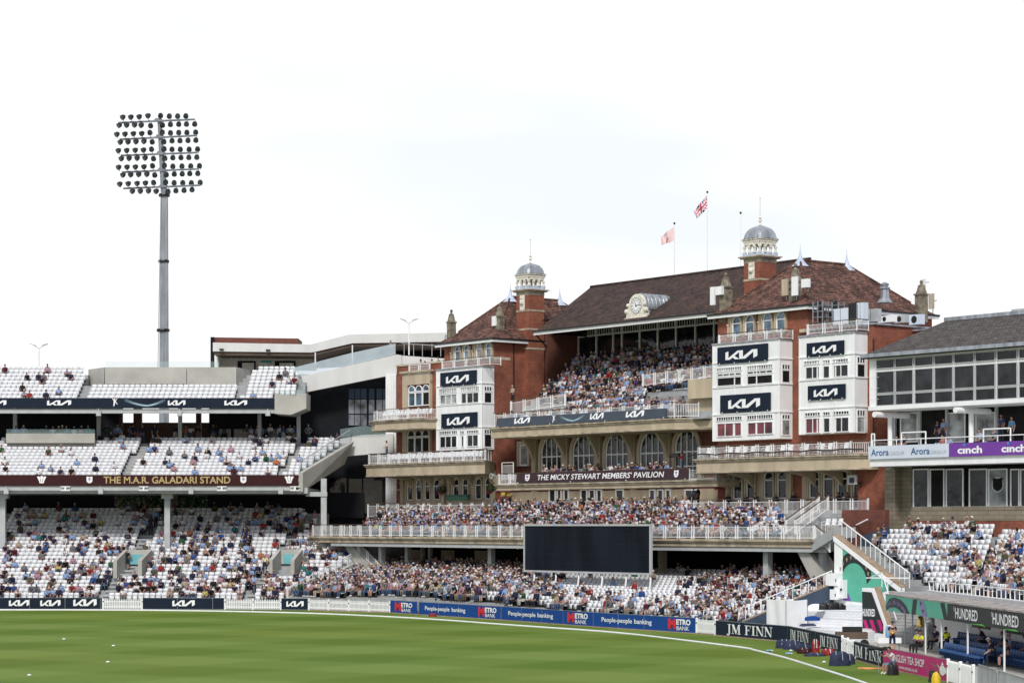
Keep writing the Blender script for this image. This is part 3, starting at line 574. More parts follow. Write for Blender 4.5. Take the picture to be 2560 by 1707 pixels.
# windows -----------------------------------------------------------
def archpts(a0, a1, z0, z1, r=None, n=9):
    c = (a0+a1)/2; h = (a1-a0)/2; r = h if r is None else r
    return [(a0, z0), (a1, z0)]+[(c+h*math.cos(x), z1-r+r*math.sin(x)) for x in np.linspace(0, math.pi, n)]
def window(par, a0, a1, z0, z1, b, arch=0, cols=1, bars=(), glass='glass', fw=.06, fm='white', sur=0, panes=None, name='window'):
    """frame proud of the wall, glass behind it; arch = rise of the arched head"""
    t = pb(); 
    def strip(p0, p1, wv=fw): 
        t.add([], [])
    outer = archpts(a0, a1, z0, z1, arch) if arch else [(a0, z0), (a1, z0), (a1, z1), (a0, z1)]
    f2 = fw
    inner = archpts(a0+f2, a1-f2, z0+f2, z1-f2, arch-f2*.5) if arch else [(a0+f2, z0+f2), (a1-f2, z0+f2), (a1-f2, z1-f2), (a0+f2, z1-f2)]
    n = len(outer); b0, b1 = b-.09, b+.0
    t.add([(p[0], b0, p[1]) for p in outer]+[(p[0], b0, p[1]) for p in inner]+[(p[0], b1, p[1]) for p in outer]+[(p[0], b1, p[1]) for p in inner],
          [(i, (i+1) % n, n+(i+1) % n, n+i) for i in range(n)]+[(i, 2*n+i, 2*n+(i+1) % n, (i+1) % n) for i in range(n)]+[(n+i, n+(i+1) % n, 3*n+(i+1) % n, 3*n+i) for i in range(n)])
    for c in range(1, cols): u = a0+(a1-a0)*c/cols; t.box(u-fw*.4, u+fw*.4, b-.085, b, z0+fw, z1-fw-(arch*.12 if arch else 0))
    for f in bars: z = z0+(z1-z0)*f; t.box(a0+fw, a1-fw, b-.088, b, z-fw*.45, z+fw*.45)
    o = t.build(name, fm, par); t = pb(); t.add([(p[0], b-.02, p[1]) for p in inner], [tuple(range(n))]); t.build('pane', glass, o)
    if sur:
        t = pb(); so_ = archpts(a0-sur, a1+sur, z0, z1+sur, arch+sur) if arch else [(a0-sur, z0), (a1+sur, z0), (a1+sur, z1+sur), (a0-sur, z1+sur)]
        t.add([(p[0], b-.2, p[1]) for p in so_]+[(p[0], b-.2, p[1]) for p in outer]+[(p[0], b, p[1]) for p in so_]+[(p[0], b, p[1]) for p in outer],
              [(i, (i+1) % n, n+(i+1) % n, n+i) for i in range(1, n)]+[(i, 2*n+i, 2*n+(i+1) % n, (i+1) % n) for i in range(n)]+[(n+i, n+(i+1) % n, 3*n+(i+1) % n, 3*n+i) for i in range(n)])
        t.build('stone_surround', 'stone', o)
    return o
def zone(r, x0, x1, y0, y1, b):     # zoom rectangle (y at the left end, horizontal edges) -> a0,a1,z0,z1
    a0, z1 = az(r, x0, y0, b); a1, _ = az(r, x1, y0, b); z0 = az(r, x0, y1, b)[1]; return a0, a1, z0, z1
# top-storey arched windows in stone panels
for r, rng_, xs, y0, y1 in (('C', (78, 362), ((106, 148), (168, 210), (253, 298), (318, 362)), 852, 945), ('D', (330, 735), ((362, 424), (450, 514), (572, 634), (663, 727)), 655, 775)):
    a0, z1 = az(r, rng_[0], y0-28 if r == 'C' else y0-30, B0); a1, _ = az(r, rng_[1], 0, B0); _, z0 = az(r, rng_[0], y1, B0)
    t = pb(); am = (a0+a1)/2; t.box(a0, am-.12, B0-.05, B0, z0, z1+.1); t.box(am+.12, a1, B0-.05, B0, z0, z1+.1); t.box(a0, a1, B0-.13, B0-.05, z1+.1, z1+.24)
    for u in (a0+.1, am-.25, am+.25, a1-.1): t.lathe(u, B0-.1, [(.09, z0), (.09, z1-.9), (.15, z1-.8), (.12, z1-.7)], 6)
    t.build('stone_panel', 'stone', pav)
    for i, (x0, x1) in enumerate(xs):
        p0, _ = az(r, x0, 0, B0-.06); p1, _ = az(r, x1, 0, B0-.06)
        window(pav, p0, p1, z0+.02, z1-.12, B0-.06, arch=(p1-p0)/2, bars=(.62,), glass='skyglass' if i != 2 or r == 'D' else 'curtain', fw=.09, sur=.09)
# annex bay window (left), two storeys, sky reflecting
for nm, (x0, x1, y0, y1), rows in (('upper', (880, 1027, 450, 592), 3), ('lower', (875, 1025, 750, 910), 3)):
    a0, a1, z0, z1 = zone('B', x0, x1, y0, y1, B0-.1); t = pb()
    sx0, sx1 = A_('B', 845, B0-.1), A_('B', 1036, B0-.1); t.box(sx0, a0-.02, B0-.25, B0, z0-.2, z1+.35); t.box(a1+.02, sx1, B0-.25, B0, z0-.2, z1+.35); t.box(sx0, sx1, B0-.26, B0, z1+.05, z1+(1.15 if nm == 'upper' else .9)); t.box(sx0-.2, sx1+.2, B0-.45, B0, z1+1.15, z1+1.33) if nm == 'upper' else None
    t.build('stone_panel', 'stone', pav)
    wd_ = (a1-a0)/3
    for i in range(3):
        gl = 'skyglass' if nm == 'upper' and i < 2 else 'glass'
        window(pav, a0+i*wd_+.01, a0+(i+1)*wd_-.01, z0, z0+(z1-z0)*.66, B0-.1, glass=gl if i < 2 else 'shade', fw=.08); window(pav, a0+i*wd_+.01, a0+(i+1)*wd_-.01, z0+(z1-z0)*.68, z1, B0-.1, arch=wd_*.45, glass='skyglass' if nm == 'upper' else 'greyglass', fw=.08)
# white timber bays
def bay(r, x0, x1, xs1, ztop_y, zbot_y, yband, rows, lab):
    bf = B0-1.35
    a0, zt = az(r, x0, ztop_y, bf); a1, _ = az(r, x1, 0, bf); _, zb = az(r, x0, zbot_y, bf)
    t = pb(); t.box(a0, a1, bf, B0-.003, zb, zt)
    by = t.build('white_bay', 'white', pav)
    t = pb(); t.box(a0-.1, a1+.1, bf-.1, B0-.004, zt, zt+.1); t.build('lead_capping', 'lead', by)
    t = pb()
    for y in yband:
        z = az(r, x0, y, bf)[1]; t.box(a0-.07, a1+.07, bf-.07, B0-.005, z, z+.09)
    for u in np.linspace(a0, a1, 4): t.box(u-.06, u+.06, bf-.035, bf, zb, zt)
    t.build('mouldings', 'white', by)
    for (wx0, wx1, wy0, wy1, cols, gl, kind) in rows:
        p0, p1, z0, z1 = zone(r, wx0, wx1, wy0, wy1, bf)
        if kind == 't':
            n = max(2, int(round((p1-p0)/.26))); window(by, p0, p1, z0, z1, bf, cols=n, glass=gl, fw=.035, name='toplight_window')
        else: window(by, p0, p1, z0, z1, bf, cols=cols, glass=gl, fw=.055, name='window')
    # windows on the side cheek
    for (z0, z1, gl, nb) in sidew(r, a1, lab):
        t = pb(); b0_, b1_ = B0-1.1, B0-.3
        for u in np.linspace(b0_, b1_, nb+1): t.box(a1, a1+.05, u-.04, u+.04, z0, z1)
        t.box(a1, a1+.055, b0_-.04, b1_+.04, z0-.08, z0); t.box(a1, a1+.055, b0_-.04, b1_+.04, z1, z1+.07); o = t.build('side_window', 'white', by)
        t = pb(); t.box(a1, a1+.012, b0_, b1_, z0, z1); t.build('pane', gl, o)
    return by, a0, a1, zb, zt
def sidew(r, a1, lab):
    res = []
    for (xm, y0, y1, gl, nb) in lab: res.append((bz(r, xm, y1, a1)[1], bz(r, xm, y0, a1)[1], gl, nb))
    return res
bay('B', 1072, 1380, 1465, 345, 895, (458, 590, 750), [
    (1092, 1213, 472, 505, 1, 'curtain', 't'), (1240, 1365, 460, 495, 1, 'curtain', 't'), (1098, 1213, 512, 578, 3, 'curtain', 'w'), (1243, 1363, 500, 572, 3, 'greyglass', 'w'),
    (1092, 1215, 760, 785, 1, 'glass', 't'), (1234, 1265, 757, 780, 1, 'greyglass', 't'), (1280, 1363, 754, 776, 1, 'greyglass', 't'), (1096, 1213, 795, 875, 3, 'glass', 'w'), (1243, 1262, 790, 868, 1, 'greyglass', 'w'), (1283, 1360, 785, 866, 2, 'glass', 'w')],
    [(1424, 458, 482, 'glass', 3), (1424, 497, 568, 'shade', 1), (1422, 750, 775, 'glass', 3), (1422, 783, 865, 'shade', 1)])
bay('D', 227, 680, 750, 828, 1485, (958, 1125, 1310), [
    (255, 425, 985, 1015, 1, 'curtain', 't'), (462, 638, 970, 1000, 1, 'curtain', 't'), (257, 425, 1025, 1045, 4, 'greyglass', 'w'), (462, 638, 1008, 1030, 4, 'greyglass', 'w'), (257, 425, 1052, 1112, 1, 'shade', 'w'), (462, 638, 1038, 1100, 1, 'shade', 'w'),
    (253, 427, 1320, 1348, 1, 'greyglass', 't'), (462, 638, 1308, 1338, 1, 'greyglass', 't'), (257, 425, 1362, 1456, 3, 'redglass', 'w'), (466, 640, 1356, 1442, 3, 'redglass', 'w')],
    [(712, 962, 990, 'glass', 3), (712, 1002, 1080, 'shade', 1), (712, 1305, 1330, 'greyglass', 3), (712, 1342, 1438, 'curtain', 1)])
bay('D', 818, 1193, 1275, 775, 1440, (918, 1075, 1270), [
    (852, 958, 938, 965, 1, 'curtain', 't'), (980, 1030, 930, 957, 1, 'curtain', 't'), (1047, 1155, 925, 950, 1, 'curtain', 't'), (862, 958, 978, 1062, 2, 'glass', 'w'), (982, 1028, 970, 1056, 1, 'glass', 'w'), (1053, 1155, 965, 1048, 2, 'greyglass', 'w'),
    (858, 962, 1290, 1316, 1, 'glass', 't'), (982, 1030, 1284, 1310, 1, 'glass', 't'), (1052, 1160, 1280, 1305, 1, 'glass', 't'), (862, 960, 1328, 1432, 2, 'redglass', 'w'), (984, 1030, 1325, 1426, 1, 'glass', 'w'), (1057, 1160, 1322, 1424, 2, 'glass', 'w')],
    [(1228, 912, 948, 'glass', 3), (1228, 960, 1048, 'shade', 1), (1232, 1275, 1310, 'greyglass', 3), (1232, 1322, 1420, 'curtain', 1)])

# balconies and balustrades --------------------------------------------
def slabprof(par, pts, z0, z1, name='balcony', mm='stone', lip=.22):
    """pts: plan polyline of the front edge, closed against the wall"""
    t = pb(); t.slab(pts, z0, z1); o = t.build(name, mm, par)
    cx_ = sum(p[0] for p in pts)/len(pts)
    def grow(k): return [(p[0]+(k if p[0] > cx_ else -k)*.8, p[1]-(k if p[1] < B0-1 else 0)) for p in pts]
    t = pb(); t.slab(grow(lip), z1, z1+.1); t.slab(grow(lip*.55), z1-.14, z1-.002); t.slab(grow(.05), z0+.02, z0+.12); t.build('cornice', 'cornice', o)
    return o
def rail(par, pts, z, h=.95, post=1.6, gap=.13, wavy=True, dark=True, fr=PV, name='balustrade', top=True):
    t = MB(fr)
    for (p, q_) in zip(pts[:-1], pts[1:]):
        p = Vector(p); q_ = Vector(q_); zz = [z, z] if not isinstance(z, (list, tuple)) else z
        l = (q_-p).length; d = (q_-p)/l; n = max(1, round(l/post)); nx = Vector((-d.y, d.x))
        zf = lambda u: zz[0]+(zz[1]-zz[0])*u/l
        for i in range(n+1):
            for du in ((-.12, .12) if n > 1 else (0,)):
                u = min(max(l*i/n+du, 0), l); c = p+d*u; zb = zf(u); t.box(c.x-.03, c.x+.03, c.y-.03, c.y+.03, zb, zb+h)
            if n > 1 and 0 < i < n:
                c0 = p+d*(l*i/n-.1); c1 = p+d*(l*i/n+.1); zb = zf(l*i/n)
                for k in range(4): t.add([(c0.x, c0.y, zb+.1+k*.2), (c1.x, c1.y, zb+.3+k*.2), (c1.x, c1.y, zb+.33+k*.2), (c0.x, c0.y, zb+.13+k*.2)], [(0, 1, 2, 3)])
        for u in np.arange(gap, l, gap):
            c = p+d*u; zb = zf(u); k = .05 if wavy else 0; r = .016
            s = [(0, .08), (k, .34), (0, .58), (-k*.5, .84)]
            for (o0, h0), (o1, h1) in zip(s[:-1], s[1:]):
                e0 = c-nx*o0; e1 = c-nx*o1; t.add([(e0.x-d.x*r, e0.y-d.y*r, zb+h*h0), (e0.x+d.x*r, e0.y+d.y*r, zb+h*h0), (e1.x+d.x*r, e1.y+d.y*r, zb+h*h1), (e1.x-d.x*r, e1.y-d.y*r, zb+h*h1)], [(0, 1, 2, 3)])
        z0_, z1_ = zz
        for hh, hw_, th, mi in ((.08, .025, .04, 0), (.84, .02, .035, 0), (1.0, .04, .05, 1 if dark else 0)):
            e = nx*hw_
            t.hexa([(p.x-e.x, p.y-e.y, z0_+h*hh), (q_.x-e.x, q_.y-e.y, z1_+h*hh), (q_.x+e.x, q_.y+e.y, z1_+h*hh), (p.x+e.x, p.y+e.y, z0_+h*hh), (p.x-e.x, p.y-e.y, z0_+h*hh+th), (q_.x-e.x, q_.y-e.y, z1_+h*hh+th), (q_.x+e.x, q_.y+e.y, z1_+h*hh+th), (p.x+e.x, p.y+e.y, z0_+h*hh+th)], mi)
    return t.build(name, ['white', 'brown'], par)
bl = 117.9
# lower left balcony
x0, x1 = A_('B', 590, bl), A_('B', 1400, bl); zt = az('B', 935, 975, bl)[1]; ZLB = zt
pts = [(x0, B0), (x0, bl), (x1, bl), (A_('B', 1468, B0), B0-.01)]; bo = slabprof(pav, pts, zt-1.15, zt-.1); rail(bo, [(x0+.15, B0), (x0+.15, bl+.15), (x1-.05, bl+.15), (pts[3][0]-.1, B0-.3)], zt)
for x in (715, 860, 1000, 1130, 1290):
    u = A_('B', x, bl); t = pb(); t.side([(bl+.3, zt-1.2), (B0, zt-1.2), (B0, zt-2.2), (B0-.8, zt-1.5)], u-.12, u+.12); t.build('bracket', 'stone', bo)
# upper left balcony
x0, x1 = A_('B', 600, bl), A_('B', 1058, bl); zt = az('B', 935, 670, bl)[1]; ZUB = zt
xm_, xe_2 = A_('B', 940, bl), A_('B', 1068, B0-1.4); pts = [(x0, B0), (x0, bl+.4), (x0+1.2, bl), (xm_, bl), (xe_2, B0-1.4), (xe_2, B0)]; bo2 = slabprof(pav, pts, zt-.95, zt-.1); rail(bo2, [(x0+.15, B0), (x0+.15, bl+.55), (x0+1.2, bl+.15), (xm_, bl+.15), (xe_2-.05, B0-1.2)], zt)
# roof rails above bays
a0, z0 = az('B', 1108, 345, B0-1.2); a1, _ = az('B', 1455, 0, B0-1.2); rail(pav, [(a0, B0-1.2), (a1-.3, B0-1.2), (a1-.3, B0-.1)], z0+.12, .75)
a0, z0 = az('D', 265, 835, B0-1.2); a1, _ = az('D', 725, 0, B0-1.2); rail(pav, [(a0, B0-1.2), (a1-.4, B0-1.2), (a1-.4, B0-.1)], z0+.12, .75)
a0, z0 = az('D', 870, 770, B0-1.2); a1, _ = az('D', 1230, 0, B0-1.2); rail(pav, [(a0, B0-1.2), (a1-.2, B0-1.2), (a1-.2, B0-.1)], z0+.12, .8)
a0, z0 = az('B', 888, 373, B0-.2); a1, _ = az('B', 1032, 0, B0-.2); rail(pav, [(a0, B0-.3), (a1, B0-.3)], z0, .8, dark=False, wavy=False)
# right balcony
x0, x1 = A_('D', 82, bl), A_('D', 1235, bl); zt = az('H', 600, 10, bl)[1]-.12; ZRB = zt
pts = [(x0-.3, BC), (x0, bl+.5), (x0+.5, bl), (x1-1, bl), (x1+.3, bl+.8), (x1+.3, B0)]; bo3 = slabprof(pav, pts, zt-1.1, zt-.1); rail(bo3, [(x0+.1, BC-1), (x0+.1, bl+.5), (x0+.6, bl+.15), (x1-1, bl+.15), (x1+.1, bl+.9), (x1+.1, B0-.2)], zt)
for x in (300, 720, 905, 1090):
    u = A_('H', x, bl); t = pb(); t.side([(bl+.3, zt-1.15), (B0, zt-1.15), (B0, zt-2.2), (B0-.9, zt-1.5)], u-.12, u+.12); t.build('bracket', 'stone', bo3)
# central upper tier balcony
bk = 119.0
x0, x1 = A_('C', 355, bk), A_('C', 1600, bk); ZK1 = 15.45
x2 = A_('C', 1760, B0)
pts = [(x0, BC), (x0, bk), (x1, bk), (x1+1.3, bk+1.4), (aR0+.02, bk+1.4), (aR0+.02, BC)]; bc = slabprof(pav, pts, 14.55, ZK1-.1)
rail(bc, [(x0+.1, B0+1), (x0+.1, bk+.12), (x1, bk+.12), (x1+1.2, bk+1.5)], ZK1+.05, 1.2)
rail(bc, [(x0+.3, B0-.2), (A_('C', 860, 122), 122.0)], [16.7, 17.2], 1.1, wavy=False); t = pb(); t.box(x0+.1, A_('C', 860, 122), B0-.4, 122.4, 15.4, 16.68); t.build('side_landing', 'cornice', bc)
aq = A_('C', 1385, 122.0); rail(bc, [(aq, 122.0), (aR0-.05, 121.0)], [18.35, 18.55], 1.05, wavy=False)
t = pb(); t.box(A_('C', 1720, 121), aR0-.02, 120.6, 122, 17.0, 18.5); t.box(A_('C', 1690, 122), aR0-.02, 121.2, BC, 14.6, 17.0); t.build('side_balcony', 'stone', bc)
# members' balcony (behind the maroon banner)
bm = 118.6
x0, x1 = A_('G', 115, bm), A_('G', 1620, bm); ZM = 10.55
bmo = slabprof(pav, [(x0, B0), (x0, bm), (x1, bm), (x1, B0)], ZM-.5, ZM-.05); rail(bmo, [(x0+.1, B0-.5), (x0+.1, bm+.1), (x1-.1, bm+.1), (x1-.1, B0-.5)], ZM)
a0 = A_('G', 150, bm+1); rail(bmo, [(a0, bm+1), (a0+1.6, bm+1)], ZM+.4, 1.5, wavy=False, dark=False, name='gate_railing')
# arcade: big arched windows with stone arches and piers
for i, (x0, x1, y0) in enumerate(((425, 565, 105), (640, 790, 95), (865, 1022, 85), (1100, 1265, 75), (1340, 1500, 62))):
    a0, z1 = az('G', x0, y0+4, BC); a1, _ = az('G', x1, 0, BC); wnd = window(pav, a0, a1, ZM+.15, z1, BC, arch=(a1-a0)/2, cols=4, bars=(.56, .28), glass='greyglass', fw=.12, sur=.34, name='arched_window')
    ap = (A_('G', x0-42, BC)+0); t = pb(); t.box(ap-.28, ap+.28, BC-.3, BC, 6, 14.6); t.side([(BC-.3, 14.5), (BC-.3, 12.6), (BC-.75, 13.6), (BC-1.5, 14.5)], ap-.14, ap+.14); t.box(ap-.34, ap+.34, BC-.36, BC, 13.0, 13.2); t.box(ap-.34, ap+.34, BC-.36, BC, ZM-.1, ZM+.2); t.build('pier', 'stone', pav)
t = pb(); t.box(aL1+.9, aR0, BC-.08, BC, 15.0, 15.19); t.box(aL1+.9, aR0, BC-.06, BC, ZM-.1, ZM+.35); t.build('stone_frieze', 'stone', pav)
a0, a1, z0, z1 = zone('G', 275, 335, 165, 315, BC); window(pav, a0, a1, z0, z1, BC, glass='curtain', fw=.16, sur=.25, name='door')
# ground storey under the members' balcony: doors
for x0, x1, n in ((425, 470, 1), (480, 510, 1), (525, 560, 1), (640, 685, 1), (698, 738, 1), (750, 785, 1), (880, 935, 1), (1110, 1150, 1), (1165, 1205, 1), (1220, 1255, 1), (1352, 1405, 1), (1415, 1450, 1)):
    a0, a1, z0, z1 = zone('G', x0, x1, 472, 560, B0+1); window(pav, a0, a1, z0, z1, BC-.4, glass='glass', fw=.1, name='door')
t = pb(); t.box(aL1+.05, aR0-.05, BC-.38, BC-.002, 5, ZM-.55); t.build('stone_storey', 'stone', pav)
# ground storey arched windows under left and right balconies
for r, xs, y0, y1, zb in (('B', ((875, 915), (935, 975), (995, 1033), (1055, 1100), (1188, 1233), (1252, 1293), (1340, 1385), (1407, 1447)), 1090, 1232, 0), ('H', ((370, 430), (460, 518), (580, 644), (672, 735), (890, 958), (985, 1055), (1083, 1152), (1190, 1255)), 122, 310, 0)):
    for i, (x0, x1) in enumerate(xs):
        a0, z1 = az(r, x0, y0-(i*.8 if r == 'H' else 0), B0-.02); a1, _ = az(r, x1, 0, B0-.02); window(pav, a0, a1, az(r, xs[0][0], y1, B0)[1], az(r, xs[0][0], y0, B0)[1], B0-.02, arch=(a1-a0)/2, bars=(.66,), glass='glass' if i % 3 else 'greyglass', fw=.09, sur=.16)
    a0, a1 = A_(r, xs[0][0]-30, B0), A_(r, xs[3][1]+25, B0); c0, c1 = A_(r, xs[4][0]-25, B0), A_(r, xs[7][1]+15, B0); zt_ = az(r, xs[0][0], y0, B0)[1]
    t = pb(); zz0 = az(r, xs[0][0], y1, B0)[1]-.9
    t.box(a0, a1, B0-.015, B0, zz0, zt_+.5); t.box(c0, c1, B0-.015, B0, zz0, zt_+.5)
    for u in (a0, a1, c0, c1): t.box(u-.22, u+.22, B0-.25, B0, zz0, zt_+.55); t.box(u-.28, u+.28, B0-.31, B0, zt_-.35, zt_-.2)
    t.build('stone_arcade', 'stone', pav)
# glazed screen behind the upper seats
bs = 129.85; a0, a1 = A_('C', 905, bs), aR0-.02
zs = az('C', 1250, 700, bs)[1]
t = pb(); xs = [908, 950, 1075, 1190, 1250, 1372, 1495, 1620, 1752, 1880]
t.box(a0, a1, bs-.02, bs, 20.5, 25.1); scr = t.build('glazed_screen', 'glass', pav)
t = pb()
for x in xs: u = A_('C', x, bs); t.box(u-.07, u+.07, bs-.16, bs-.02, 20.5, 25.1)
zt_ = az('C', 960, 778, bs)[1]; t.box(a0, a1, bs-.14, bs-.02, zt_, zt_+.14); t.box(a0, a1, bs-.14, bs-.02, zt_+1.1, zt_+1.25)
for u in np.arange(a0, a1, .32): t.box(u-.025, u+.025, bs-.1, bs-.02, zt_+.14, zt_+1.1)
t.box(a0, a1, bs-.1, bs-.02, zt_+.6, zt_+.66); t.build('frame', 'white', scr)
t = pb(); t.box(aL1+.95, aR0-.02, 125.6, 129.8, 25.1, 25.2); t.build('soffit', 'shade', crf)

# stone pinnacles and chimneys on the corners
def pinnacle(r, x, y0, y1, b, wd_=.3):
    a, z0 = az(r, x, y1, b); _, z1 = az(r, x, y0, b); h = z1-z0; w_ = wd_
    t = pb(); t.box(a-w_, a+w_, b-w_, b+w_, ZE-.6, z0+h*.5); t.box(a-w_*1.2, a+w_*1.2, b-w_*1.2, b+w_*1.2, z0+h*.5, z0+h*.55)
    t.lathe(a, b, [(w_*1.35, z0+h*.55), (w_*1.05, z0+h*.66), (w_*.8, z0+h*.8), (w_*.85, z0+h*.82), (w_*.35, z0+h*.86), (w_*.3, z0+h*.9)], 8, ph=.39); t.ball(a, b, z1-.12, .14, 6); t.build('pinnacle', 'oldstone', pav)
pinnacle('C', 78, 585, 770, B0+.5); pinnacle('C', 408, 540, 735, B0+1.2); pinnacle('C', 1955, 335, 545, B0+.3, .36)
pinnacle('D', 790, 270, 525, B0+.5, .36); pinnacle('D', 1650, 385, 590, 133, .36)
# roof vent cowl
a, z = az('D', 1400, 520, 127.5); t = pb(); t.lathe(a, 127.5, [(.6, z-.2), (.35, z+.15), (.3, z+.8), (.42, z+.85), (.42, z+.95), (.25, z+1.0), (.35, z+1.2), (.1, z+1.35)], 10); t.build('roof_vent', 'lead', pav)
# downpipes
t = pb(); bq, zq = bz('C', 500, 800, aL1); t.tube((aL1+.07, bq, ZE-.3), (aL1+.07, bq, 16), .06); t.tube((aX1+.05, B0-.05, 20.5), (aX1+.05, B0-.05, 12), .06); t.build('downpipe', 'black', pav)
t = pb(); t.box(A_('D', 1345, B0+3.9), aR1+12.4, B0+3.92, B0+4, 18.6, 19.6); t.build('rendered_panel', 'stone', pav)
t = pb(); t.box(aR1, aX1+.15, B0-.12, B0+12.1, zX, zX+.12); t.box(aX1+.15, aR1+12.6, B0+3.85, B0+13.1, zX-.3, zX-.18); t.build('parapet_coping', 'lead', pav)
t = pb(); t.box(aN0-.05, aL0-.01, B0-.06, B0+9, ztopN, ztopN+.15); t.build('annex_coping', 'stone', pav)

# terrace slab ------------------------------------------------------------
bt = 111.8; xt0, xt1 = A_('F', 215, bt), A_('G', 2290, bt); ZT = 6.1
ter = thing('terrace', 'long stone fronted seating terrace with white iron balustrade across the pavilion', 'terrace', PV.w((xt0+xt1)/2, bt, 0))
t = pb(); t.slab([(xt0, bt+.2), (xt1, bt+.2), (xt1, B0-.01), (xt0+4, B0-.01)], 5.55, ZT); t.build('slab', 'stone', ter)
t = pb(); t.box(xt0-.1, xt1+.1, bt, bt+.19, 5.6, ZT-.12); t.box(xt0-.25, xt1+.25, bt-.2, bt+.19, ZT-.12, ZT+.06); t.box(xt0-.15, xt1+.15, bt-.1, bt+.19, ZT-.24, ZT-.121); t.build('fascia', 'cornice', ter)
t = pb(); t.box(xt0+3, xt1+1, bt+.1, bt+.5, 5.28, 5.55); 
for x in (700, 985, 1290, 1620): u = A_('F', x, bt); t.box(u-.05, u+.05, bt+.02, bt+.1, 5.25, 5.54)
t.build('steel_beam', 'grey', ter)
rail(ter, [(xt0+.1, bt+5), (xt0+.1, bt+.05), (xt1-.1, bt+.05)], ZT+.06, .98, post=1.55)
NT, DT, RT = 9, .85, .265     # terrace rows
xs0, xs1 = A_('F', 600, bt+1), A_('G', 2080, bt+1)
t = pb(); prof = [(bt+.9, ZT)]
for k in range(NT): prof += [(bt+.9+DT*k, ZT+RT*k+.02), (bt+.9+DT*(k+1), ZT+RT*k+.02)]
prof += [(bt+.9+DT*NT, ZT)]; t.side(prof, xs0, xs1)
t.box(xs0-3, xs1+4, bt+.9+DT*NT+.002, B0-.02, ZT, ZT+RT*(NT-1)+.02); t.build('steps', 'step', ter)
a0, a1 = A_('F', 660, bt+8.4), A_('F', 1452, bt+8.4); rail(ter, [(a0, bt+7.4), (a1, bt+7.4)], ZT+RT*6+.1, 1.3, wavy=False)
a0, a1 = A_('G', 1412, bt+8.0), A_('H', 1330, bt+8.0); rail(ter, [(a0, bt+7.4), (a1, bt+7.4)], ZT+RT*6+.1, 1.25, wavy=False)
a0 = xs0-.1; rail(ter, [(a0-3.2, bt+3.0), (a0+.2, bt+7.0)], [ZT+.1, ZT+2.0], 1.0, wavy=False, name='stair_railing')
a1 = A_('G', 2090, bt+1.4); a2 = A_('G', 2320, bt+5); rail(ter, [(a1, bt+1.4), (a2, bt+5)], [ZT+.4, ZT+2.1], 1.0, wavy=False, name='stair_railing'); rail(ter, [(a1+.9, bt+1.4), (a2+.9, bt+5)], [ZT+.4, ZT+2.1], 1.0, wavy=False, name='stair_railing')
# stairs below both ends of the terrace
t = pb(); a0 = A_('F', 440, bt+1.2); a1 = A_('F', 690, bt+1.2); t.ext([(a0, 5.5), (a0+1.2, 5.5), (a1+.8, 2.2), (a1+.8, 1.0), (a1-.6, 1.0)], bt+1.0, bt+2.6); t.build('stair_flight', 'concrete', ter)
rail(ter, [(a0+1.0, bt+1.1), (a1+.9, bt+1.1)], [5.5, 2.4], .95, wavy=False, name='stair_railing')
a0 = A_('H', 815, bt+.6); a1 = A_('H', 1045, bt+.6); t = pb(); t.ext([(a0, 5.3), (a0+1.1, 5.3), (a1+.6, 2.2), (a1+.6, .8), (a1, .8)], bt+.4, bt+2.2); t.build('stair_flight', 'concrete', ter)
t = pb(); t.hexa([(xt1-.3, bt+.0, 5.3), (xt1+3.4, bt-1.6, 6.3), (xt1+3.4, bt+.4, 6.3), (xt1-.3, bt+2, 5.3), (xt1-.3, bt+.0, 6.1), (xt1+3.4, bt-1.6, 7.0), (xt1+3.4, bt+.4, 7.0), (xt1-.3, bt+2, 6.1)]); t.build('bridge_beam', 'grey', ter)
rail(ter, [(xt1-.1, bt+.1), (xt1+2.2, bt-.8)], [6.15, 5.3], 1.0, wavy=False, name='stair_railing')
# ------------------------------------------------------------------ lower seating bowl in front of and below the terrace
SEATS = []; PEOPLE = []     # (X, Y, Z, rot, zone, row) ; people carry a pose too
HB = [PV.loc(*p) for p in PR[5:15]]
def hoard_b(a):
    for (a0, b0), (a1, b1) in zip(HB[:-1], HB[1:]):
        if a0 <= a <= a1: return b0+(b1-b0)*(a-a0)/(a1-a0)
    return HB[0][1]+ (HB[0][1]-HB[3][1])*0 if a < HB[0][0] else HB[-1][1]
NLW, ZL0, RLW, BL0 = 18, .45, .15, 101.6
def border(Y): return min(-19.3+.60*(Y-195.2)/.8, -12.6) if Y < 205.4 else -17.3     # where the left stand meets the pavilion seating
aEnd = A_('G', 1940, 104)
lb = thing('lower_seating', 'stepped concrete seating bank below the pavilion terrace', 'seating bank', PV.w(-150, 108, 0))
t = pb(); LROW = []
for k in range(NLW):
    b = BL0+.8*k; a = -176
    e = aEnd+.45*k*(k < 9)+(4.0 if k >= 9 else 0); st0 = None
    while a < e:
        X, Y, _ = PV.w(a, b, 0); ok = hoard_b(a)+.28 <= b and X > border(Y)+.35
        if ok and st0 is None: st0 = a
        if (not ok or a+.25 >= e) and st0 is not None:
            if a-st0 > 1: LROW.append((k, st0, a, b)); t.box(st0, a, b, b+.8+(0 if k < NLW-1 else 5), -.02, ZL0+RLW*k)
            st0 = None
        a += .25
t.build('steps', 'step', lb)
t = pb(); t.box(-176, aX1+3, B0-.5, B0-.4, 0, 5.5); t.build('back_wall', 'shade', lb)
t = pb()
for x0, x1 in ((900, 990), (1100, 1190), (1330, 1425)): a0, z1 = az('F', x0, 640, B0-.55); a1 = A_('F', x1, B0-.55); t.box(a0, a1, B0-.56, B0-.5, 2.8, 4.9)
t.build('stone_panel', 'stone', lb)
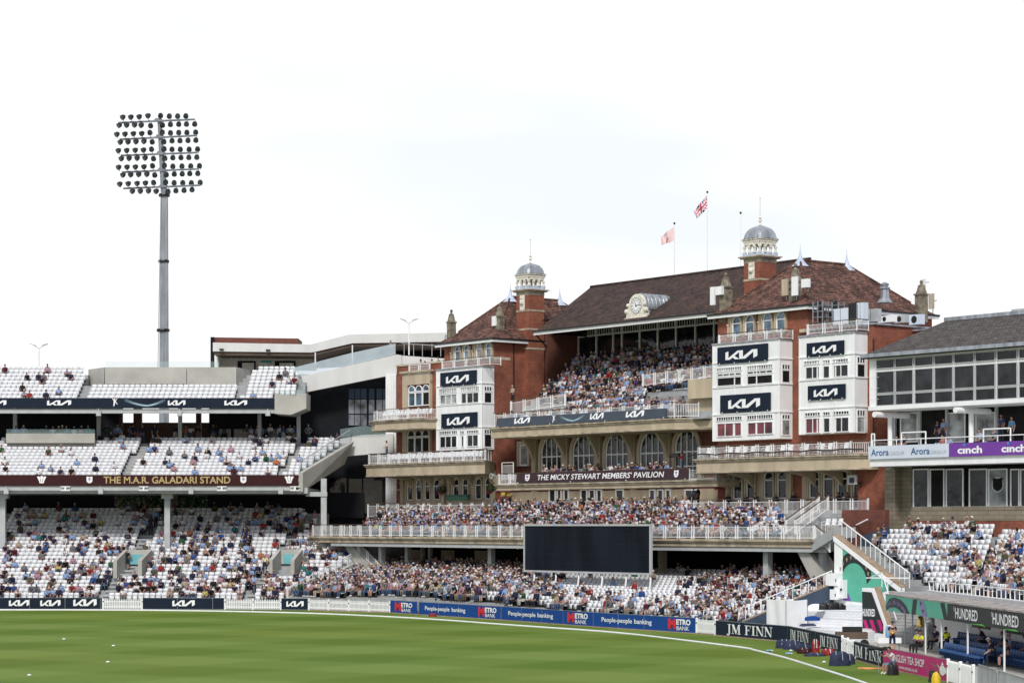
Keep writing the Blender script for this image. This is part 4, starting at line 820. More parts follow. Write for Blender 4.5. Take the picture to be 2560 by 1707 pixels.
for i, (r, x) in enumerate((('F', 697), ('F', 875), ('F', 970), ('F', 1027), ('F', 1446), ('G', 1247), ('G', 1968), ('H', 975))):
    b = (113.2, 114.5, 116.5, 116.5, 113.6, 114.5, 112.9, 112.8)[i]; u = A_(r, x, b); t = pb(); w2 = (.22, .2, .1, .15, .22, .24, .24, .2)[i]; t.box(u-w2, u+w2, b-w2, b+w2, 0, 5.3); t.build('column', 'stone' if i in (5,) else 'grey', lb)
def spec_seat(fr, a, b, z, zone, row, rot=0.): X, Y, Z = fr.w(a, b, z); SEATS.append((X, Y, Z, fr.ang()+rot, zone, row)); return X, Y, Z
def fill(fr, a0, a1, b, z, zone, row, dens, sp=.5, holes=(), rot=0., seat=True):
    n = int((a1-a0)/sp)
    for i in range(n):
        a = a0+sp*(i+.5)
        if any(h0 < a < h1 for h0, h1 in holes): continue
        X, Y, Z = fr.w(a, b, z)
        if not inframe(X, Y, Z+.6): continue
        if seat: SEATS.append((X, Y, Z, fr.ang()+rot, zone, row))
        d = dens(a, row) if callable(dens) else dens
        if random.random() < d: PEOPLE.append((X, Y, Z, fr.ang()+rot, zone, row))
aG = lambda x: A_('G', x, 108)
def dl(a, k):
    x = px_of(a, BL0+.8*k)
    if x < 1290: return .80
    if x < 1420: return .62 if k > 5 else .5
    if x < 1700: return .42 if k < 6 else (.03 if k > 7 else .18)
    if x < 1790: return .55 if k < 9 else .22
    return .56 if x < 1935 else .45
def px_of(a, b): X, Y, _ = PV.w(a, b, 0); return CX+FPX*X/Y
for k, a0, a1, b in LROW: fill(PV, a0+.2, a1-.2, b+.45, ZL0+RLW*k, 'lower pavilion seats', k+1, dl, .52)
# terrace crowd
for k in range(NT-1):
    b = bt+.9+DT*k+.45
    e0, e1 = A_('F', 560 if k < 2 else 640+k*6, b), A_('G', 2100-k*8, b)
    def dt_(a, k): x = px_of(a, 113); return .93 if x < 1760 else (.62 if x < 1900 else .45)
    fill(PV, e0 if k < 6 else A_('F', 1480, b), e1 if k < 6 else A_('G', 1440, b), b, ZT+RT*k+.02, 'pavilion terrace', k+1, dt_, .5)
for x in range(330, 1270, 34):     # members in suits behind the upper rail, right
    if x in (398, 432, 500): continue
    u = A_('H', x, bt+8.9); 
    if random.random() < .62: PEOPLE.append(PV.w(u, bt+8.9, ZT+RT*8)+(PV.ang(), 'members box', 1))
# members balcony
for k in (0, 1):
    fill(PV, A_('G', 400, bm+1), A_('G', 1280, bm+1), bm+.8+.9*k, ZM-.05+.3*k, 'balcony behind the maroon sign', k+1, .72, .55)
# upper tier
NU, DU, RU = 12, .78, .50
t = pb(); prof = [(119.9, 15.36)]
for k in range(NU): prof += [(119.9+DU*k, 15.5+RU*k), (119.9+DU*(k+1), 15.5+RU*k)]
prof += [(119.9+DU*NU, 15.36)]
ua0, ua1 = aL1+1.6, aR0-.05
t.side(prof, ua0, ua1); t.build('upper_tier_steps', 'step', pav)
for k in range(NU):
    b = 119.9+DU*k+.42
    holes = [] 
    if 1 <= k <= 4: holes.append((-200, A_('C', (880, 900, 930, 690)[k-1], b))); holes.append((A_('C', 1390 if k > 1 else 1680, b), -100))
    if k == 0: holes.append((A_('C', 1690, b), -100))
    e0 = A_('C', (500, 600, 700, 700, 700, 700, 740, 800, 830, 870, 900, 920)[k], b)
    if k > 4: holes.append((A_('C', 1120+k*2, b), A_('C', 1150+k*2, b)))
    fill(PV, e0, ua1-.3, b, 15.5+RU*k, 'upper pavilion tier', k+1, .86 if k < 9 else .7, .5, holes)

# ------------------------------------------------------------------ grandstand on the left (world frame)
st = thing('grandstand', 'three tier concrete grandstand with white seats on the left', 'grandstand', (-35, 205, 0))
def YL(k): return 195.2+.8*k
t = MB(); NL = 24
XR = -16.6

for k in range(NL): t.box(-60, border(YL(k)), YL(k)-.2, YL(k)+.6 if k < 23 else 216.2, 0, .5+.335*k)
t.build('lower_tier_steps', 'step', st)
t = MB(); zl = lambda k: .5+.335*k
for k0, k1 in ((0, 11.1), ):
    c0_, c1_ = (border(YL(k0)), YL(k0)-.3, zl(k0)), (border(YL(k1)), YL(k1), zl(k1)); t.hexa([(c0_[0], c0_[1], 0), (c1_[0], c1_[1], 0), (c1_[0]+.25, c1_[1], 0), (c0_[0]+.25, c0_[1], 0), (c0_[0], c0_[1], c0_[2]+.35), (c1_[0], c1_[1], c1_[2]+.35), (c1_[0]+.25, c1_[1], c1_[2]+.35), (c0_[0]+.25, c0_[1], c0_[2]+.35)])
t.build('side_wall', 'concrete', st); rail(st, [(c0_[0]+.1, c0_[1]), (c1_[0]+.1, c1_[1])], [c0_[2]+.3, c1_[2]+.3], .95, wavy=False, dark=False, fr=W, name='side_railing')
prof = [(203.1, 10.5)]
for k in range(13): prof += [(203.2+.8*k, 11.0+.31*k), (204.0+.8*k, 11.0+.31*k)]
prof += [(219, 14.72), (219, 14.2), (214, 12.9), (205, 10.5)]
t = MB(); t.side(prof, -60, -19.3)
for k in range(13): t.box(-19.3, -19.0+.32*k, 203.2+.8*k, 204.0+.8*k, 10.6+.31*k, 11.0+.31*k)
t.build('middle_tier_steps', 'step', st)
prof = [(209.1, 17.8)]
for k in range(9): prof += [(209.2+.8*k, 18.15+.39*k), (210.0+.8*k, 18.15+.39*k)]
prof += [(219, 21.3), (219, 19.9), (211.5, 18.35)]
def Xp(x, Y): return (x-CX)/FPX*Y
t = MB(); t.side(prof[:12]+[(214.0, 18.9), (211.5, 18.35)], Xp(207, 213)+.003, Xp(583, 213)-.003); t.side(prof, -60, Xp(207, 213)); t.side(prof, Xp(583, 213), Xp(765, 214)); t.build('upper_tier_steps', 'step', st)
t = MB(); t.box(-60, -18.2, 203.4, 216, 9.95, 10.45); t.box(-60, -19.2, 203.05, 203.3, 10.2, 10.6); t.box(-60, -19, 203.3, 203.7, 10.05, 10.25); t.box(-60, -21.5, 209.1, 209.4, 17.35, 17.75); t.build('soffit_beam', 'grey', st)
for x in (20, 1145): Xc = Xp(px('E', x, 0)[0], 205); t = MB(); t.box(Xc-.25, Xc+.25, 204.8, 205.3, 0, 9.95); t.box(Xc-.5, Xc+.5, 204.6, 205.5, 9.5, 9.95); t.build('column', 'grey', st)
Xc = Xp(px('F', 300, 0)[0], 205); t = MB(); t.box(Xc-.25, Xc+.25, 204.8, 205.3, 0, 11.3); t.box(Xc-1.6, Xc+.3, 204.7, 205.4, 9.7, 10.1); t.build('column', 'grey', st)
for x in (105, 675, 1232, 1775, 2042): Xc = Xp(px('A', x, 0)[0], 213.9); t = MB(); t.box(Xc-.17, Xc+.17, 213.7, 214.1, 14.3, 18.8); t.build('column', 'grey', st)
# back walls
def XA(x, Y): return Xp(px('A', x, 0)[0], Y)
def ZA(y, Y): return CZ+(HY-px('A', 0, y)[1])/FPX*Y
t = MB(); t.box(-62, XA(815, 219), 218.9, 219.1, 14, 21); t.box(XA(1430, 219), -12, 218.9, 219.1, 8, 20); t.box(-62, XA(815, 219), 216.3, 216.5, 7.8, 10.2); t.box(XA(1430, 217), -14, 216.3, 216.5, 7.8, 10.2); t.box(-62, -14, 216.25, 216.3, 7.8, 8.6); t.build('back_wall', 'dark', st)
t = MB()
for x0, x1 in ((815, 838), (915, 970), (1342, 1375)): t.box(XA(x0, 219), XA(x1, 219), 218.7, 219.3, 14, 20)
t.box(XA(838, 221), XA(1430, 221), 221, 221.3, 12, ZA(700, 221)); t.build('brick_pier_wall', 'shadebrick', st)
t = MB(); 
for x0, x1 in ((1440, 1580), (1600, 1760), (1790, 2010), (2070, 2250)): t.box(XA(x0, 218.8), XA(x1, 218.8), 218.7, 218.85, 14.6, 16.3)
t.build('concourse_glazing', 'greyglass', st)
t = MB(); t.box(XA(45, 210.8), XA(650, 210.8), 210.6, 210.9, ZA(840, 210.8), ZA(775, 210.8)); t.box(XA(45, 210.8), XA(650, 210.8), 210.9, 213.7, 14.4, ZA(775, 210.8)-.6); t.build('platform_wall', 'concrete', st)
t = MB(); t.box(XA(45, 210.8), XA(650, 210.8), 210.7, 210.74, ZA(775, 210.8), ZA(745, 210.8)); t.build('glass_screen', 'clear', st)
t = MB(); yq = 214.2; z0, z1 = ZA(440, yq), ZA(325, yq)
t.hexa([(XA(570, yq), yq+2.5, z0), (XA(720, yq), yq-.6, z0), (XA(720, yq), yq+3, z0), (XA(570, yq), yq+3, z0), (XA(570, yq), yq+2.5, z1), (XA(722, yq), yq-.6, z1), (XA(722, yq), yq+3, z1), (XA(570, yq), yq+3, z1)])
t.box(XA(725, yq), XA(1280, yq), yq-.6, yq-.3, z0, z1); t.box(XA(1284, yq), XA(1622, yq), yq-.6, yq-.3, z0-.6, z1); t.hexa([(XA(1626, yq), yq-.6, z0-.6), (XA(1690, yq), yq+2, z0), (XA(1690, yq), yq+2.4, z0), (XA(1626, yq), yq-.2, z0), (XA(1626, yq), yq-.6, z1), (XA(1690, yq), yq+2, z1-.1), (XA(1690, yq), yq+2.4, z1-.1), (XA(1626, yq), yq-.2, z1)])
t.box(XA(725, yq), XA(1622, yq), yq-.3, yq+5, z0, z1-.3); t.build('upper_back_wall', 'concrete', st)
t = MB(); t.box(XA(730, yq), XA(1500, yq), yq-.45, yq-.42, z1, z1+.55); t.box(XA(1970, 214), XA(2050, 214), 213.4, 213.44, 18.9, 19.5)
t.hexa([(XA(1985, 217), 217, 21.5), (XA(2090, 210), 209.5, 18.7), (XA(2092, 210), 209.55, 18.7), (XA(1988, 217), 217.05, 21.5), (XA(1985, 217), 217, 22.5), (XA(2090, 210), 209.5, 19.7), (XA(2092, 210), 209.55, 19.7), (XA(1988, 217), 217.05, 22.5)]); t.box(XA(1890, 209), XA(2090, 209), 208.75, 208.78, 18.7, 19.4); t.build('glass_screen', 'clear', st)
t = MB(); t.ext([(XA(1880, 209), ZA(505, 209)), (XA(1880, 209), ZA(640, 209)), (XA(1990, 209), ZA(648, 209)), (XA(2095, 209), ZA(605, 209)), (XA(2097, 209), ZA(500, 209)), (XA(2040, 209), ZA(520, 209))], 208.7, 213); t.build('corner_block', 'concrete', st)
# sloping concrete parapet with glass, right end of the middle tier
def sp_(x, y, Y): return (XA(x, Y), Y, ZA(y, Y))
P_ = [sp_(2043, 1172, 203), sp_(2330, 985, 212.5), sp_(2395, 830, 213), sp_(2043, 1042, 203)]
def lift(ps, dx): return [(p[0]+dx, p[1]+.05, p[2]) for p in ps]
t = MB(); t._ex([tuple(p) for p in P_], lift(P_, .35), 0); t.build('side_parapet', 'concrete', st)
G_ = [P_[3], P_[2], (P_[2][0], P_[2][1], P_[2][2]+1.1), (P_[3][0], P_[3][1], P_[3][2]+.9)]
t = MB(); t._ex(G_, lift(G_, .04), 0); t.build('glass_screen', 'clear', st)
t = MB(); t.tube(G_[3], G_[2], .04); t.build('handrail', 'grey', st)
# vomitories
for x0, x1, y0, y1, Yv in ((800, 1028, 655, 830, 202.2), (1850, 2058, 652, 800, 202.2)):
    def XE(x, Y=Yv): return Xp(px('E', x, 0)[0], Y)
    def ZE_(y, Y=Yv): return CZ+(HY-px('E', 0, y)[1])/FPX*Y
    v = thing('vomitory', 'concrete stair entrance with turquoise door in the %s of the lower tier' % ('middle' if x0 < 1000 else 'right part'), 'entrance', ((XE(x0)+XE(x1))/2, Yv, 3)); t = MB()
    k0 = .5+.335*((Yv-195)/.8)-.4
    for u in (x0, x1-60):
        t.hexa([(XE(u+8), Yv-2.6, ZE_(y1)-.2), (XE(u+34), Yv-2.6, ZE_(y1)-.2), (XE(u+72), Yv, ZE_(y1)-.2), (XE(u+50), Yv, ZE_(y1)-.2), (XE(u+8), Yv-2.6, ZE_(y0+70)), (XE(u+34), Yv-2.6, ZE_(y0+70)), (XE(u+72), Yv, ZE_(y0)), (XE(u+50), Yv, ZE_(y0))])
    t.box(XE(x0+60), XE(x1-10), Yv, Yv+.2, ZE_(y0+100), ZE_(y0)); t.build('wall', 'concrete', v)
    t = MB(); t.box(XE(x0+90), XE(x1-55), Yv-.08, Yv-.01, ZE_(y0+100), ZE_(y0+32)); t.build('door', 'cyanpaint', v)
    t = MB(); t.path([(XE(x0+60), Yv+.1, ZE_(y0)), (XE(x0+60), Yv+.1, ZE_(y0)+.9), (XE(x1-10), Yv+.1, ZE_(y0)+.9), (XE(x1-10), Yv+.1, ZE_(y0))], .03); t.build('handrail', 'grey', v)
# aisles
def ais(k, A, Bx): return A+(Bx-A)*k/23
def XEr(x, y, Y): return Xp(px('E', x, y)[0], Y)
AI = [(XEr(705, 0, 195), XEr(1130, 0, 213.5)), (XEr(1690, 0, 195), XEr(2150, 0, 213.5)), (XEr(-400, 0, 195), XEr(60, 0, 213.5))]
t = MB()
for a_, b_ in AI:
    for k in range(NL): c = ais(k, a_, b_); t.box(c-.55, c+.55, YL(k)-.35, YL(k)+.1, .52+.335*k-.17, .52+.335*k-.165+.005)
t.build('aisle_nosing', 'white', st)
vh = [(202.4-3.2, 202.9, XEr(795, 0, 202), XEr(1035, 0, 202)), (202.4-3.2, 202.9, XEr(1850, 0, 202), XEr(2065, 0, 202))]
for k in range(NL-1):
    Y = YL(k)+.25; holes = [(ais(k, a_, b_)-.62, ais(k, a_, b_)+.62) for a_, b_ in AI]+[(h2, h3) for h0, h1, h2, h3 in vh if h0 < Y < h1]
    def dd(a, row): x = CX+FPX*a/Y; f = .50-.010*row; return f*(.8 if x < 330 else 1.25 if x > 560 else 1.0)
    fill(W, -49, border(Y)-.25, Y, .5+.335*k, 'lower tier of the left stand', k+1, dd, .5, holes)
for k in range(12):
    Y = 203.65+.8*k; r = -19.2+.32*k; h = [(XA(885, Y)-.6+(k-6)*.02, XA(885, Y)+.55+(k-6)*.02), (XA(1985, Y)-.6, XA(1985, Y)+.5)]
    h[0] = (XA(820+14*k, Y)-.2, XA(870+14*k, Y)+.3); h[1] = (XA(1890+15*k, Y)-.2, XA(1930+15*k, Y)+.2)
    if k >= 9: h.append((XA(40, Y), XA(655, Y)))
    fill(W, -47.5, r, Y, 11.0+.31*k, 'middle tier of the left stand', k+1, .085 if k < 10 else .14, .5, h)
for k in range(9):
    Y = 209.65+.8*k; h = [(XA(525+14*k, Y)-.1, XA(575+14*k, Y)+.2), (XA(1590+12*k, Y), XA(1640+12*k, Y)+.2)]
    if k >= 4: h.append((XA(570, Y), XA(1690, Y)))
    fill(W, -49, XA(2040, Y) if k > 1 else XA(1880, Y), Y, 18.15+.39*k, 'upper tier of the left stand', k+1, .03 if k < 4 else .12, .5, h)
t = MB()
for k in range(12):
    Y = 203.2+.8*k; 
    for x0, x1 in ((820+14*k, 870+14*k), (1890+15*k, 1930+15*k)): t.box(XA(x0, Y), XA(x1, Y), Y-.03, Y+.3, 11.0+.31*k-.15, 11.0+.31*k+.003)
t.build('aisle_nosing', 'concrete', st)
for i in range(24):  # people standing along the concourse behind the middle tier
    X = random.uniform(XA(700, 215), XA(2250, 215)); PEOPLE.append((X, 214.4+random.random(), 14.75, random.uniform(-.3, .3), 'concourse behind the middle tier', 1))
for x in (110, 165, 320, 365, 405, 430, 458, 510, 560, 606): PEOPLE.append((XA(x, 211.6), 211.4, 14.55, random.uniform(-.3, .3), 'raised platform of the left stand', 1))
for i in range(9):
    a_, b_ = AI[i % 2]; k = random.randint(2, 20); PEOPLE.append((ais(k, a_, b_), YL(k)+.2, .5+.335*k, random.choice((0, 3.1, .6)), 'aisle of the left stand', 1))
# fascia signs of the stand
def signboard(name, label, x0, x1, Yf, z0, z1, m, group='fascia signs of the left stand'):
    t = MB(); t.box(x0, x1, Yf-.12, Yf, z0, z1); o = t.build(name, m); tag(o, label, 'sign', group); return o, (lambda u, v, off: (x0+u, Yf-.12-off, z0+v))
zb, zt = ZA(1130, 203), ZA(1058, 203)
xs0_, xe_ = -48, XA(2040, 203)
o, pl = signboard('fascia_sign', 'long maroon sign with gold lettering across the front of the middle tier', xs0_, xe_, 203, zb, zt, 'maroon')
def uA(x, Y=202.88): return XA(x, Y)-xs0_
def vA(y, Y=202.88, z0=zb): return ZA(y, Y)-z0
t = MB(); text(t, 'THE M.A.R. GALADARI STAND', pl, uA(708), vA(1116), uA(1575)-uA(708), vA(1068)-vA(1116), .02, 0, .018); t.build('lettering', 'gold', o)
for x in (285, 1977, ): t = MB(); polys(t, feathers(), pl, uA(x-24), vA(1114), (uA(x+24)-uA(x-24)), vA(1062)-vA(1114)); t.build('feather_emblem', 'ink', o)
for x in (612, 1664): 
    t = MB(); polys(t, [shieldpoly()], pl, uA(x-20), vA(1115), (uA(x+20)-uA(x-20)), vA(1068)-vA(1115)); e = t.build('shield_emblem', 'ink', o)
    t = MB(); text(t, 'SURREY', pl, uA(x-12), vA(1098), uA(x+12)-uA(x-12), .07, .03); polys(t, feathers(), pl, uA(x-7), vA(1090), uA(x+7)-uA(x-7), .16, .03); t.build('shield_lettering', 'purple', e)
zb2, zt2 = ZA(600, 209), ZA(533, 209); xe2 = XA(1880, 209)
o, pl = signboard('fascia_sign', 'long navy sign with white logos across the front of the upper tier', xs0_, xe2, 209, zb2, zt2, 'navy'); t = MB()
for x0, x1 in ((-118, 44), (322, 487), (1148, 1268), (1534, 1690)): w_ = XA(x1, 208.88)-XA(x0, 208.88); polys(t, LOGO, pl, XA(x0, 208.88)-xs0_, vA(582, 208.88, zb2), w_/2.58, vA(548, 208.88, zb2)-vA(582, 208.88, zb2))
t.build('lettering', 'ink', o)
t = MB(); 
def fig(t, ox, oz, s, plane): polys(t, [[(0, 0), (.12, 0), (.25, .5), (.2, .9), (.05, .6)], [(.05, .45), (.3, .5), (.5, .2), (.55, .25), (.32, .62), (.1, .7)], [(.1, .6), (-.15, .95), (-.1, 1), (.2, .75)], [(.15, .65), (.45, .95), (.5, .9), (.25, .6)], [(.12, .85), (.24, .85), (.26, 1), (.14, 1.02)]], plane, ox, oz, s, s, .02)
fig(t, XA(775, 208.88)-xs0_, .15, .72, pl); t.build('cricketer_emblem', 'ink', o)
def swoosh(t, plane, u0, w_, v0, h, off=.02, n=26):
    for j in range(5):
        for i in range(n):
            f0, f1 = i/n, (i+1)/n
            def y(f): d = (f-.55)/(.55 if f < .55 else .45); return v0+h*(.05+.16*j*.25+(.75+.06*j)*abs(d)**1.6*(1 if f > .0 else 1)) if True else 0
            th = .035*h*(1-abs(2*f0-1))+.004
            plist = [(u0+w_*f0, y(f0)-th), (u0+w_*f1, y(f1)-th), (u0+w_*f1, y(f1)+th), (u0+w_*f0, y(f0)+th)]
            t.add([plane(u, v, off+.0012*j) for u, v in plist], [(0, 1, 2, 3)])
t = MB(); swoosh(t, pl, XA(850, 208.88)-xs0_, XA(1130, 208.88)-XA(850, 208.88), .12, .62); t.build('swoosh_emblem', 'lilacblue', o)
# flood and speaker fittings under the beams
for Yb, zz, xs in ((209.0, 17.25, (675, 1228, 1832)), (203, 10.05, (45, 690, 1307, 1920))):
    for n_, x in enumerate(xs):
        t = MB(); X = XA(x, Yb); t.box(X-.2, X+.22, Yb-.25, Yb+.05, zz-.15, zz+.3); t.box(X-.05, X+.05, Yb-.1, Yb, zz+.3, zz+.5); tag(t.build('hanging_speaker', 'grey'), 'grey box speaker hanging under the %s sign, number %s from the left' % ('maroon' if Yb < 205 else 'long navy', ('one', 'two', 'three', 'four')[n_]), 'speaker', 'speakers under the stand fascias')
for x0, x1, n_ in ((420, 478, 'left'), (955, 1012, 'second'), (1490, 1545, 'third'), (1995, 2040, 'rightmost')):
    t = MB(); X = XA((x0+x1)/2, 203); t.box(X-.42, X+.42, 202.85, 203.0, 10.5, 10.58); t.box(X-.07, X+.07, 202.85, 203, 10.25, 10.5); t.box(X-.42, X+.42, 202.8, 203.05, 10.17, 10.25); tag(t.build('light_bracket', 'white'), 'white I-shaped light bracket below the maroon sign, %s of four' % n_, 'light bracket', 'brackets under the maroon sign')

# ------------------------------------------------------------------ white clad link building between stand and pavilion
def XB(x, Y): return Xp(px('B', x, 0)[0], Y)
def ZB(y, Y): return CZ+(HY-px('B', 0, y)[1])/FPX*Y
lk = thing('link_building', 'modern white clad building with glass balustrade joining the stand and the pavilion', 'building', (XB(500, 216), 216, 0))
Yl = 214.5
def XZ(pts, Y, r='B'): return [(Xp(px(r, x, 0)[0], Y), CZ+(HY-px(r, 0, y)[1])/FPX*Y) for x, y in pts]
t = MB(); t.ext(XZ([(145, 385), (800, 235), (830, 240), (832, 300), (790, 370), (180, 492)], Yl), Yl, Yl+.6); t.ext(XZ([(832, 242), (1125, 262), (1125, 330), (832, 300)], Yl), Yl+.1, Yl+.6)
t.ext(XZ([(390, 815), (560, 785), (775, 776), (775, 903), (390, 935)], Yl-1), Yl-1, Yl-.4); t.build('white_cladding', 'shadewhite', lk)
t = MB(); 
t.box(XB(725, Yl), XB(796, Yl), Yl-.6, Yl-.2, 0, ZB(368, Yl))
for x in (726, 741, 756, 771, 786): X0 = XB(x, Yl-.6); t.box(X0, X0+.07, Yl-.66, Yl-.61, 0, ZB(370, Yl))
t.build('fluted_column', 'white', lk)
t = MB(); t.box(XB(125, 217), XB(800, 217), 217, 217.3, 3, ZB(370, 217)); t.box(XB(110, 216), XB(720, 216), 216.8, 217, 0, ZB(900, 216)); t.build('dark_wall', 'dark', lk)
for x in (470, 512, 555, 608, 660, 703):
    t = MB(); t.box(XB(x, 216.9), XB(x+38, 216.9), 216.8, 216.95, ZB(640, 217), ZB(545, 217)); o = t.build('window', 'reflectglass', lk); 
    t = MB(); t.box(XB(x, 216.9), XB(x+38, 216.9), 216.82, 216.96, ZB(720, 217), ZB(648, 217)); t.build('window', 'reflectglass', lk)
    t = MB(); t.box(XB(x, 216.9), XB(x+38, 216.9), 216.84, 216.97, ZB(540, 217), ZB(470, 217)); t.build('panel', 'slateblue', lk)
for x0, x1, y0, y1 in ((470, 560, 1085, 1320), (570, 700, 1080, 1320), (340, 455, 1080, 1320)):
    t = MB(); t.box(XB(x0, 216.7), XB(x1, 216.7), 216.65, 216.78, ZB(y1, 217), ZB(y0, 217)); t.build('window', 'glass', lk)
t = MB(); pts = XZ([(75, 330), (145, 312), (485, 225), (790, 160), (790, 235), (145, 385)], Yl+.1); t.ext(pts, Yl+.1, Yl+.14); t.build('glass_balustrade', 'skyclear', lk)
t = MB(); X0 = XB(410, 213); t.ext(XZ([(412, 745), (575, 720), (720, 745), (720, 790), (412, 800)], 213.4), 213.4, 213.45); t.build('glass_balustrade', 'clear', lk)
for x in (490, ): t = MB(); t.tube((XB(490, Yl), Yl+1, ZB(300, Yl)), (XB(490, Yl), Yl+1, ZB(165, Yl)), .06); t.tube((XB(235, Yl), Yl+1, ZB(300, Yl)), (XB(235, Yl), Yl+1, ZB(215, Yl)), .06); t.build('post', 'white', lk)
Yr = 220
t = MB(); t.ext(XZ([(-448, 160), (220, 173), (480, 105), (1135, 93), (1120, 155), (500, 165), (225, 228), (-448, 220)], Yr), Yr-1.2, Yr+3); t.build('roof_edge', 'shadewhite', lk)
t = MB(); t.ext(XZ([(-440, 221), (225, 229), (500, 166), (1120, 156), (1120, 175), (500, 185), (225, 250), (-440, 243)], Yr), Yr-1.0, Yr+6); t.build('soffit', 'brown', lk)
t = MB(); t.ext(XZ([(-445, 235), (250, 245), (250, 345), (-445, 345)], Yr+3), Yr+3, Yr+3.2); t.build('rear_wall', 'cream', lk)
t = MB(); t.ext(XZ([(225, 250), (800, 130), (1130, 150), (1130, 290), (225, 330)], Yr+6), Yr+6, Yr+6.2); t.build('rear_wall', 'dark', lk)
t = MB(); 
for x in (850, 915, 975, 1040, 1100): t.tube((XB(x, 216), 215.6, ZB(250, 216)), (XB(x, 216), 215.6, ZB(165, 216)), .03)
t.tube((XB(830, 216), 215.6, ZB(160, 216)), (XB(1122, 216), 215.6, ZB(182, 216)), .03); t.build('roof_railing', 'grey', lk)
t = MB(); t.ext(XZ([(1466, 118), (2040, 126), (2040, 185), (1466, 180)], Yr+4, 'A'), Yr+3.9, Yr+8, 0); t.build('brick_core', 'dbrick', lk)
t = MB(); t.ext(XZ([(1440, 116), (1466, 116), (1466, 325), (1440, 325)], Yr+3.8, 'A'), Yr+3.7, Yr+3.89); t.build('dark_corner', 'dark', lk)
t = MB(); t.ext(XZ([(1466, 165), (1492, 165), (1492, 325), (1466, 325)], Yr+1, 'A'), Yr+1, Yr+3.5); t.build('white_pier', 'white', lk)
for x0, x1 in ((1625, 1748), (1880, 2020)):
    t = MB(); t.ext(XZ([(x0, 280), (x1, 280), (x1, 385), (x0, 385)], Yr+2.9, 'A'), Yr+2.8, Yr+2.98); o = t.build('doorway', 'dark', lk); t = MB(); t.ext(XZ([(x0+30, 292), (x1-12, 292), (x1-12, 385), (x0+30, 385)], Yr+2.7, 'A'), Yr+2.7, Yr+2.78); t.build('door_leaf', 'cream', o)
t = MB(); t.ext(XZ([(1783, 278), (1855, 278), (1855, 291), (1783, 291)], Yr+2.9, 'A'), Yr+2.85, Yr+2.98); t.build('sign_plate', 'tealdark', lk)
for x, y in ((1515, 201), (1833, 206), ): t = MB(); X0, Z0 = XZ([(x, y)], Yr-1.3, 'A')[0]; t.box(X0-.2, X0+.2, Yr-1.5, Yr-1.21, Z0-.07, Z0+.07); t.build('wall_light', 'black', lk)
# ------------------------------------------------------------------ floodlight mast
YF = 238.0; k6 = 300/1882
def fx(x, y): return ((260+x*k6-CX)/FPX*YF, CZ+(HY-(260+y*k6))/FPX*YF)
fm = thing('floodlight_mast', 'tall galvanised floodlight mast with ten rows of round lamps above the stand', 'floodlight mast', ((407-CX)/FPX*YF, YF, 0))
xt, zt_ = fx(868, 230); xm, zm = fx(945, 1430); xb, zb_ = (407-CX)/FPX*YF, CZ+(HY-930)/FPX*YF
t = MB(); t.tube((xb+.1, YF, 0), (xm, YF, zm), .62, .40, n=8); t.tube((xm, YF, zm), (xt, YF, zt_), .36, .22, n=8)
t.build('mast', 'steel', fm, smooth=False)
t = MB()
for y_, r in ((1430*k6+260, .56), (653, .55), (825, .66)):
    f = (y_-488)/(930-488); X = xm+(xb-xm)*f; Z = CZ+(HY-y_)/FPX*YF; t.lathe(X, YF, [(r, Z-.18), (r+.04, Z), (r, Z+.12)], 10)
t.build('collar', 'black', fm)
t = MB(); 
for dx in (-.3, .25): t.tube((xb+dx*1.6, YF-.45, zb_-2), (xm+dx, YF-.35, zm), .045, n=4)
t.build('cable_tray', 'grey', fm)
ARM = [((220, 292), (1440, 265)), ((240, 553), (1465, 517)), ((258, 806), (1480, 783)), ((278, 1067), (1500, 1038)), ((300, 1322), (1520, 1294))]
for (x0, y0), (x1, y1) in ARM:
    p = fx(x0, y0); q_ = fx(x1, y1); t = MB(); dY = .5; t.tube((p[0], YF-.3+dY, p[1]), (q_[0], YF-.3-dY, q_[1]), .10, n=8); xc, zc0 = fx((x0+x1)/2+10, (y0+y1)/2); t.hexa([(xc-.85, YF-.45, zc0-.12), (xc+.85, YF-.45, zc0-.05), (xc+.4, YF+.3, zc0), (xc-.4, YF+.3, zc0), (xc-.3, YF-.4, zc0+.12), (xc+.3, YF-.4, zc0+.15), (xc+.25, YF+.2, zc0+.4), (xc-.25, YF+.2, zc0+.4)]); t.build('crossarm', 'mastgrey', fm)
LR = [[(305, 222), (432, 220), (563, 215), (700, 200), (898, 195), (1035, 203), (1165, 203), (1293, 200)], [(250, 348), (366, 346), (490, 343), (594, 348), (740, 353), (928, 343), (1052, 332), (1182, 329), (1303, 327), (1432, 326)],
      [(213, 490), (340, 486), (472, 480), (602, 478), (730, 460), (925, 455), (1053, 465), (1182, 460), (1310, 458), (1447, 455)], [(267, 612), (388, 608), (512, 605), (637, 600), (765, 606), (950, 603), (1077, 588), (1202, 586), (1327, 582), (1450, 578)],
      [(236, 745), (367, 742), (500, 738), (630, 735), (755, 720), (953, 714), (1077, 722), (1207, 722), (1345, 722), (1477, 718)], [(283, 870), (405, 865), (530, 862), (655, 860), (785, 868), (965, 862), (1090, 852), (1217, 850), (1340, 848), (1465, 845)],
      [(240, 1005), (372, 1002), (503, 1000), (637, 997), (770, 980), (958, 972), (1090, 988), (1233, 985), (1370, 983), (1507, 980)], [(308, 1125), (430, 1122), (555, 1117), (682, 1114), (805, 1124), (988, 1118), (1113, 1108), (1237, 1105), (1355, 1100), (1480, 1098)],
      [(258, 1268), (390, 1262), (530, 1258), (660, 1252), (787, 1242), (978, 1235), (1110, 1245), (1245, 1245), (1380, 1247), (1518, 1240)], [(456, 1380), (580, 1378), (708, 1375), (828, 1380), (1015, 1382), (1138, 1368), (1265, 1362), (1390, 1352)]]
